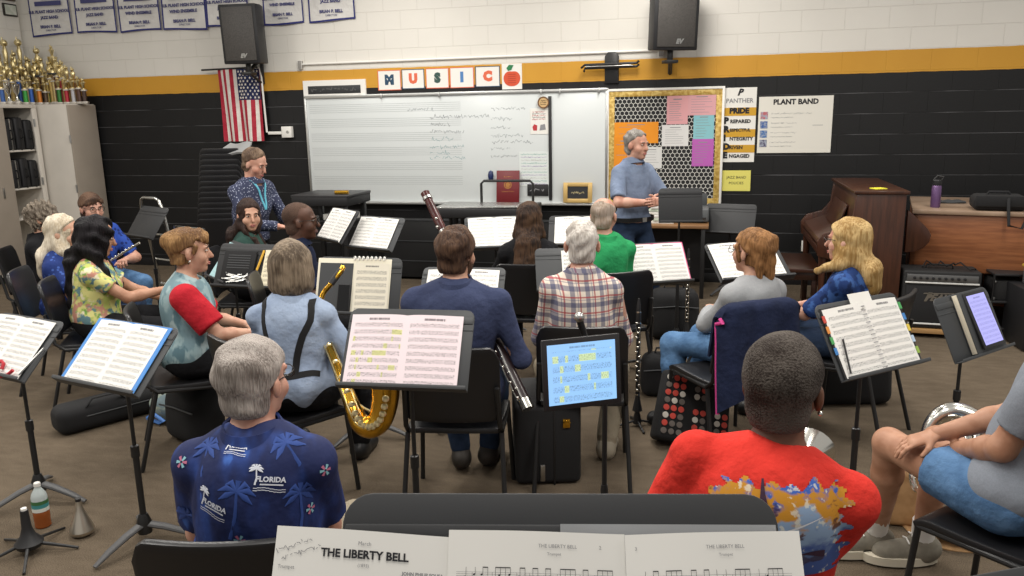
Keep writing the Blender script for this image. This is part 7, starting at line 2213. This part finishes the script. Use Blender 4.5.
# flute
a_, b_ = at(116, 296, 5.95), at(181, 257, 5.85)
q = PEOPLE['boy']
hm = RZ(q['az'])
hl_, hr_ = [Vector(q['root'].location) + hm @ Vector(q['arms'][s_][2]) for s_ in (0, 1)]
c_ = (hl_ + hr_) / 2
dr = nrm(np.array(b_ - a_))
t = thing('flute', 'silver flute held low across the lap of the player in blue', 'flute', tuple(c_ + Vector((0.02, -0.06, 0.02))))
MB().tube([-dr * 0.34, dr * 0.33], 0.0098, 12).build('tube', M['silver'], t)
ky = MB()
for k in range(14): ky.ball(-dr * 0.2 + dr * 0.036 * k + np.array([0, -0.008, 0.008]), (0.009, 0.007, 0.006), nu=8, nv=6)
ky.build('keys', M['silver'], t)
MB().ball(tuple(dr * 0.26 + np.array([0, 0, 0.008])), (0.018, 0.012, 0.007)).build('lip_plate', M['silver'], t)

# silver horns
def horn(label, o, pts, rr, bell=None, name='horn', extra=None):
    t = thing(name, label, 'horn', tuple(o))
    L_ = [np.array(p_) - o for p_ in pts]
    MB().tube(spline(L_), rads(rr, 6), 16, caps=bell is None).build('tubing', M['silver'], t)
    return t
o = at(950, 425, 3.32)
pts = [at(1000, 452, 3.22), at(985, 430, 3.26), at(968, 416, 3.3), at(948, 412, 3.32), at(932, 425, 3.34), at(926, 450, 3.34), at(931, 480, 3.32)]
t = horn('large silver horn lying in the lap of the person in shorts', o, pts, [0.05, 0.047, 0.043, 0.038, 0.033, 0.028, 0.024])
L_ = [np.array(p_) - o for p_ in [at(915, 452, 3.3), at(912, 478, 3.26), at(917, 490, 3.25), at(924, 480, 3.26), at(925, 455, 3.3)]]
MB().tube(spline(L_), 0.012, 10).build('slide', M['silver'], t)
for k in range(3): MB().tube([np.array(at(958 + 9 * k, 424 - 0 * k, 3.24)) - o, np.array(at(958 + 9 * k, 440, 3.22)) - o], 0.016, 12).build('valve', M['silver'], t)
q = at(811, 450, 2.06)
t = thing('trumpet', 'silver bell of a horn showing beyond the red shoulder', 'horn', tuple(q))
ax = nrm((0.35, 0.75, 0.25)); f1 = nrm(np.cross(ax, (0, 0, 1))); f2 = np.cross(f1, ax)
MB().lathe([(0.012, -0.32), (0.013, -0.12), (0.02, -0.05), (0.035, -0.01), (0.056, 0.016), (0.058, 0.016), (0.037, -0.013), (0.021, -0.055)], 24, frame((0, 0, 0), f1, f2, ax), cap=False).build('bell', M['silver'], t)
MB().tube([f1 * 0.0 - ax * 0.3, f1 * 0.05 - ax * 0.34 - f2 * 0.04, f1 * 0.05 - ax * 0.1 - f2 * 0.06, -f2 * 0.06 - ax * 0.05], 0.009, 10).build('tubing', M['silver'], t)

# under the right hand chair: brown paper, crumpled silver bag, brass-coloured mute
q = on(928, 543, 0)
o_ = MB().sheet(lambda u, v: ((u - 0.5) * 0.36 + 0.02 * math.sin(v * 5), (v - 0.5) * 0.3, 0.01 + 0.008 * math.sin(u * 9) * math.cos(v * 8)), 14, 12, 0.006).build('brown_paper', mat('kraft', 'b58f64', 0.8, c2='a07c54', scale=20))
o_.location = (q[0] + 0.1, q[1] + 0.1, 0); tag(o_, 'sheet of brown paper on the floor behind the grey sneakers', 'paper')
o_ = MB().sheet(lambda u, v: ((u - 0.5) * 0.24, (v - 0.5) * 0.16, 0.07 + 0.035 * math.sin(u * 11 + v * 4) * math.cos(v * 9 + u * 3)), 26, 20, 0.02).build('silver_bag', mat('foil', 'b4b0aa', 0.25, 0.8))
o_.location = (q[0] + 0.14, q[1] + 0.04, 0.0); tag(o_, 'crumpled silver foil bag on the brown paper under the right chair', 'bag')
t = thing('tan_satchel', 'tan leather pouch standing behind the sneakers', 'pouch', (q[0] - 0.08, q[1] + 0.16, 0))
MB().box((0, 0, 0.13), (0.2, 0.1, 0.26), taper=(0.7, 0.6)).build('body', mat('leather_tan', 'b08a60', 0.6, c2='99744c', scale=15), t, bevel=0.035, seg=4)
MB().tube([(-0.05, 0, 0.24), (-0.03, 0, 0.3), (0.03, 0, 0.3), (0.05, 0, 0.24)], 0.008, 8).build('handle', M['dark_rubber'], t)

# ------------------------------------------------------------------ bags, cases and things on the floor
def soft_box(label, name, cat, c, size, rz, m, bev, extra=True, grp=None):
    t = thing(name, label, cat, c, rz, grp)
    w, d, h = size
    MB().box((0, 0, h / 2), (w, d, h), taper=(0.94, 0.9)).build('body', m, t, bevel=bev, seg=4)
    if extra:
        MB().tube([(-w * 0.2, 0, h - 0.01), (-w * 0.16, 0, h + 0.035), (w * 0.16, 0, h + 0.035), (w * 0.2, 0, h - 0.01)], 0.011, 8, flat=0.6).build('handle', m, t)
        MB().tube([(-w * 0.46, -d * 0.46, h * 0.66), (0, -d * 0.5, h * 0.7), (w * 0.46, -d * 0.46, h * 0.66)], 0.005, 6).build('zip', M['stand_grey'], t)
    return t
a_, b_ = on(54, 436, 0), on(142, 412, 0)
v_ = b_ - a_; L = np.linalg.norm(v_)
c_ = (a_ + b_) / 2 + np.array([0.0, 0.1, 0])
t = thing('gig_bag', 'long black instrument bag lying on the carpet under the blue folder stand', 'bag', (c_[0] + 0.05, c_[1], 0), math.atan2(v_[1], v_[0]))
MB().box((0, 0, 0.085), (0.72, 0.2, 0.17)).build('body', M['nylon'], t, bevel=0.06, seg=5)
MB().tube([(-0.2, -0.08, 0.15), (-0.16, -0.09, 0.2), (-0.02, -0.09, 0.2), (0.03, -0.08, 0.15)], 0.012, 8, flat=0.5).build('handle', M['nylon'], t)
MB().tube([(-0.36, 0, 0.1), (-0.2, -0.101, 0.1), (0.2, -0.101, 0.1), (0.36, 0, 0.1)], 0.004, 6).build('zip', M['stand_grey'], t)
q = on(190, 445, 0)
soft_box('rounded black bag on the carpet left of the grey haired head', 'round_bag', 'bag', (q[0] - 0.02, q[1] + 0.1, 0), (0.34, 0.26, 0.33), R(-20), M['nylon'], 0.09)
q = on(160, 425, 0)
t = thing('drawstring_sack', 'pale green and blue cloth sack slumped under the chair of the vest wearer', 'bag', (q[0], q[1] + 0.1, 0))
S_ = SDF((-0.2, -0.16, -0.02), (0.2, 0.16, 0.36), 0.008)
S_.ell((0, 0, 0.09), (0.12, 0.09, 0.1), 0.02, cut=[((0, 0, 0), (0, 0, -1))]); S_.cap((0, 0, 0.14), (0.03, 0, 0.26), 0.07, 0.03, 0.05); S_.folds(0.006, 60, 5)
V_, F_ = S_.mesh(); np_obj('body', V_, F_, blotches('sack_cloth', ['9aa59a', 'b9bfa9', '7d8f96'], 14), t)
MB().tube([(-0.1, -0.08, 0.03), (-0.03, -0.105, 0.07), (0.04, -0.11, 0.03), (0.0, -0.1, 0.012), (-0.1, -0.08, 0.03)], 0.012, 8).build('blue_cord', mat('cord_blue', '4f7fc6', 0.6), t)

q = on(558, 481, 0)
t = thing('rolling_case', 'upright black instrument case with brass latch right of the bassoon player', 'case', (q[0] - 0.07, q[1] + 0.17, 0), R(16))
MB().box((-0.03, 0, 0.215), (0.33, 0.46, 0.42)).build('shell', mat('case_cloth', '161618', 0.8, bump=0.2, bscale=400), t, bevel=0.03, seg=3)
MB().box((0.0, 0, 0.215), (0.012, 0.466, 0.426)).build('seam_band', M['black_metal'], t, bevel=0.004)
MB().box((0.06, -0.232, 0.33), (0.035, 0.012, 0.045)).tube([(0.045, -0.24, 0.335), (0.06, -0.245, 0.35), (0.078, -0.24, 0.335)], 0.005, 6).build('latch', M['brass'], t, bevel=0.003)
MB().tube([(-0.05, -0.06, 0.425), (-0.05, -0.05, 0.455), (-0.05, 0.08, 0.455), (-0.05, 0.09, 0.425)], 0.011, 8).build('handle', M['dark_rubber'], t)
MB().box((-0.06, -0.231, 0.07), (0.025, 0.012, 0.09)).build('corner_guard', M['steel'], t, bevel=0.004)

# tote with red and white discs
q = on(688, 442, 0)
t = thing('tote_bag', 'black tote bag covered with rows of red and white discs', 'bag', (q[0], q[1] - 0.02, 0.0), R(22))
tm_ = RX(R(-22)) @ RY(R(14))
MB().box((0, 0, 0.19), (0.42, 0.16, 0.4), tm_, taper=(0.95, 0.5)).build('body', M['nylon'], t, bevel=0.03, seg=3)
ds = MB(); rg = random.Random(15)
for i in range(9):
    for j in range(8):
        if (i in (3, 6)) or (j in (4,) and i > 2): continue
        k = rg.random()
        mi = 0 if k < 0.5 else (1 if k < 0.78 else 2)
        x_ = -0.175 + i * 0.0435; z_ = 0.045 + j * 0.043
        y_ = -0.0815 + 0.04 * (z_ / 0.4)
        ds.lathe([(0.017, 0), (0.017, 0.003), (0.006, 0.004)], 12, tm_ @ frame((x_ * (1 - 0.05 * z_ / 0.4), y_, z_), (1, 0, 0), (0, 0.1, 1), (0, -1, 0.1)), mi)
ds.build('disc_pattern', [mat('disc_red', 'c9473a', 0.6), mat('disc_white', 'cfcac0', 0.6), mat('disc_grey', '6a625c', 0.6)], t)
for s_ in (-1, 1): MB().tube([Vector(tm_ @ Vector((-0.09, s_ * 0.03, 0.38))), Vector(tm_ @ Vector((-0.06, s_ * 0.05, 0.5))), Vector(tm_ @ Vector((0.05, s_ * 0.06, 0.5))), Vector(tm_ @ Vector((0.09, s_ * 0.03, 0.38)))], 0.012, 8, flat=0.5).build('strap', M['nylon'], t)
q = on(668, 400, 0)
soft_box('small black bag between the clarinet and the disc covered tote', 'black_bag', 'bag', (q[0] - 0.04, q[1] + 0.12, 0), (0.3, 0.2, 0.28), R(10), M['nylon'], 0.06)
q = on(672, 342, 0)
soft_box('black backpack on the carpet behind the jeans of the clipped hair person', 'backpack', 'bag', (q[0], q[1] + 0.14, 0), (0.42, 0.26, 0.42), R(8), M['nylon'], 0.09)
q = on(520, 330, 0)
soft_box('tall black bag standing by the chair of the long haired person', 'black_satchel', 'bag', (-1.5, 5.2, 0), (0.28, 0.2, 0.36), R(-8), M['nylon'], 0.06)

q = on(850, 411, 0)
soft_box('large black cloth bag on the carpet beyond the white binder stand', 'black_duffel', 'bag', (q[0], q[1] + 0.2, 0), (0.52, 0.26, 0.36), R(12), M['nylon'], 0.07)
# jacket on the chair back
r_ = CH['clip']; m_c = Matrix.Translation(r_.location) @ RZ(r_.rotation_euler[2])
t = thing('jacket', 'dark navy jacket with pink lining edge hung over a chair back', 'jacket', tuple(r_.location), r_.rotation_euler[2])
def jk(u, v):
    # v runs from the front hem up over the backrest and down the back
    x = (u - 0.5) * (0.46 + 0.08 * max(0, v - 0.5))
    if v < 0.25: y, z = -0.2 - 0.05 * (v / 0.25), 0.62 + 0.25 * (v / 0.25)
    elif v < 0.33: q_ = (v - 0.25) / 0.08; y, z = -0.25 - 0.07 * q_, 0.87 + 0.015 * math.sin(q_ * math.pi)
    else: q_ = (v - 0.33) / 0.67; y, z = -0.32 - 0.06 * q_, 0.87 - 0.44 * q_ - 0.05 * abs(u - 0.5) * q_
    rnd = max(0, abs(u - 0.5) - 0.34) / 0.16
    z -= 0.06 * rnd ** 2 * (1 if v > 0.2 else 0.3)
    y += 0.012 * math.sin(u * 17 + v * 4) * v + 0.1 * rnd ** 2 * (0.6 if v > 0.33 else 0)
    return (x, y, z)
MB().sheet(jk, 30, 36, 0.014).build('body', cloth('jacket_navy', '222a45', '1a2138', 8), t, smooth=60)
ed = [np.array(jk(0.0, 0.3 + 0.7 * k / 24)) + np.array([-0.004, -0.004, 0]) for k in range(25)]
MB().tube(ed, 0.0095, 8).build('pink_lining', mat('lining_pink', 'c73d86', 0.7), t)
MB().prism([(0, 0), (0.06, 0.02), (0.03, 0.1)], 0, 0.004, frame((0.03, -0.395, 0.52), (1, 0, 0), (0, 0.1, 1), (0, -1, 0.1))).build('care_flap', M['paper'], t)

# near floor, left
q = on(40, 528, 0)
t = thing('tea_bottle', 'clear plastic bottle half full of amber tea on the carpet', 'bottle', (q[0], q[1] + 0.02, 0))
MB().lathe([(0.03, 0), (0.035, 0.006), (0.034, 0.03), (0.035, 0.045), (0.035, 0.085), (0.034, 0.087)], 20).build('tea', mat('tea_amber', '8a4a22', 0.15), t)
MB().lathe([(0.0345, 0.087), (0.034, 0.15), (0.03, 0.165), (0.018, 0.185), (0.013, 0.195), (0.013, 0.2)], 20).build('clear_top', mat('pet_clear', 'b9c3c2', 0.1), t)
lb = MB().lathe([(0.0357, 0.082), (0.0357, 0.1), (0.0357, 0.118), (0.0357, 0.135)], 20, cap=False); lb.mi = [0] * 20 + [1] * 20 + [2] * 20
lb.build('label', [mat('label_white', 'd9dbd2', 0.5), mat('label_teal', '3f8a8c', 0.5), mat('label_green', '3d6b3f', 0.5)], t)
MB().lathe([(0.0145, 0.2), (0.0145, 0.215), (0.012, 0.218)], 16).build('cap', M['white'], t)
q = on(78, 538, 0)
t = thing('horn_mute', 'brushed silver cone shaped mute standing on the carpet', 'mute', (q[0], q[1] + 0.03, 0))
MB().lathe([(0.028, 0.0), (0.048, 0.013), (0.053, 0.028), (0.047, 0.046), (0.03, 0.09), (0.017, 0.13), (0.012, 0.165)], 28).build('shell', mat('spun_aluminium', 'c4bcae', 0.3, 0.9), t)
MB().lathe([(0.012, 0.163), (0.012, 0.178), (0.009, 0.18)], 14).build('cork', M['black_plastic'], t)
q = on(25, 556, 0)
t = thing('peg_stand', 'black cone instrument peg with five thin legs on the carpet', 'instrument stand', (q[0], q[1] + 0.03, 0))
MB().lathe([(0.05, 0.03), (0.058, 0.05), (0.03, 0.085), (0.02, 0.12), (0.016, 0.2)], 20).build('cone', M['black_plastic'], t)
MB().lathe([(0.012, 0.2), (0.012, 0.21)], 12).build('felt_tip', M['white'], t)
for k in range(5):
    a_ = 0.35 + k * 1.2566
    MB().tube([(0.04 * math.cos(a_), 0.04 * math.sin(a_), 0.045), (0.2 * math.cos(a_), 0.2 * math.sin(a_), 0.008)], [0.008, 0.006], 8).build('leg', M['black_metal'], t)
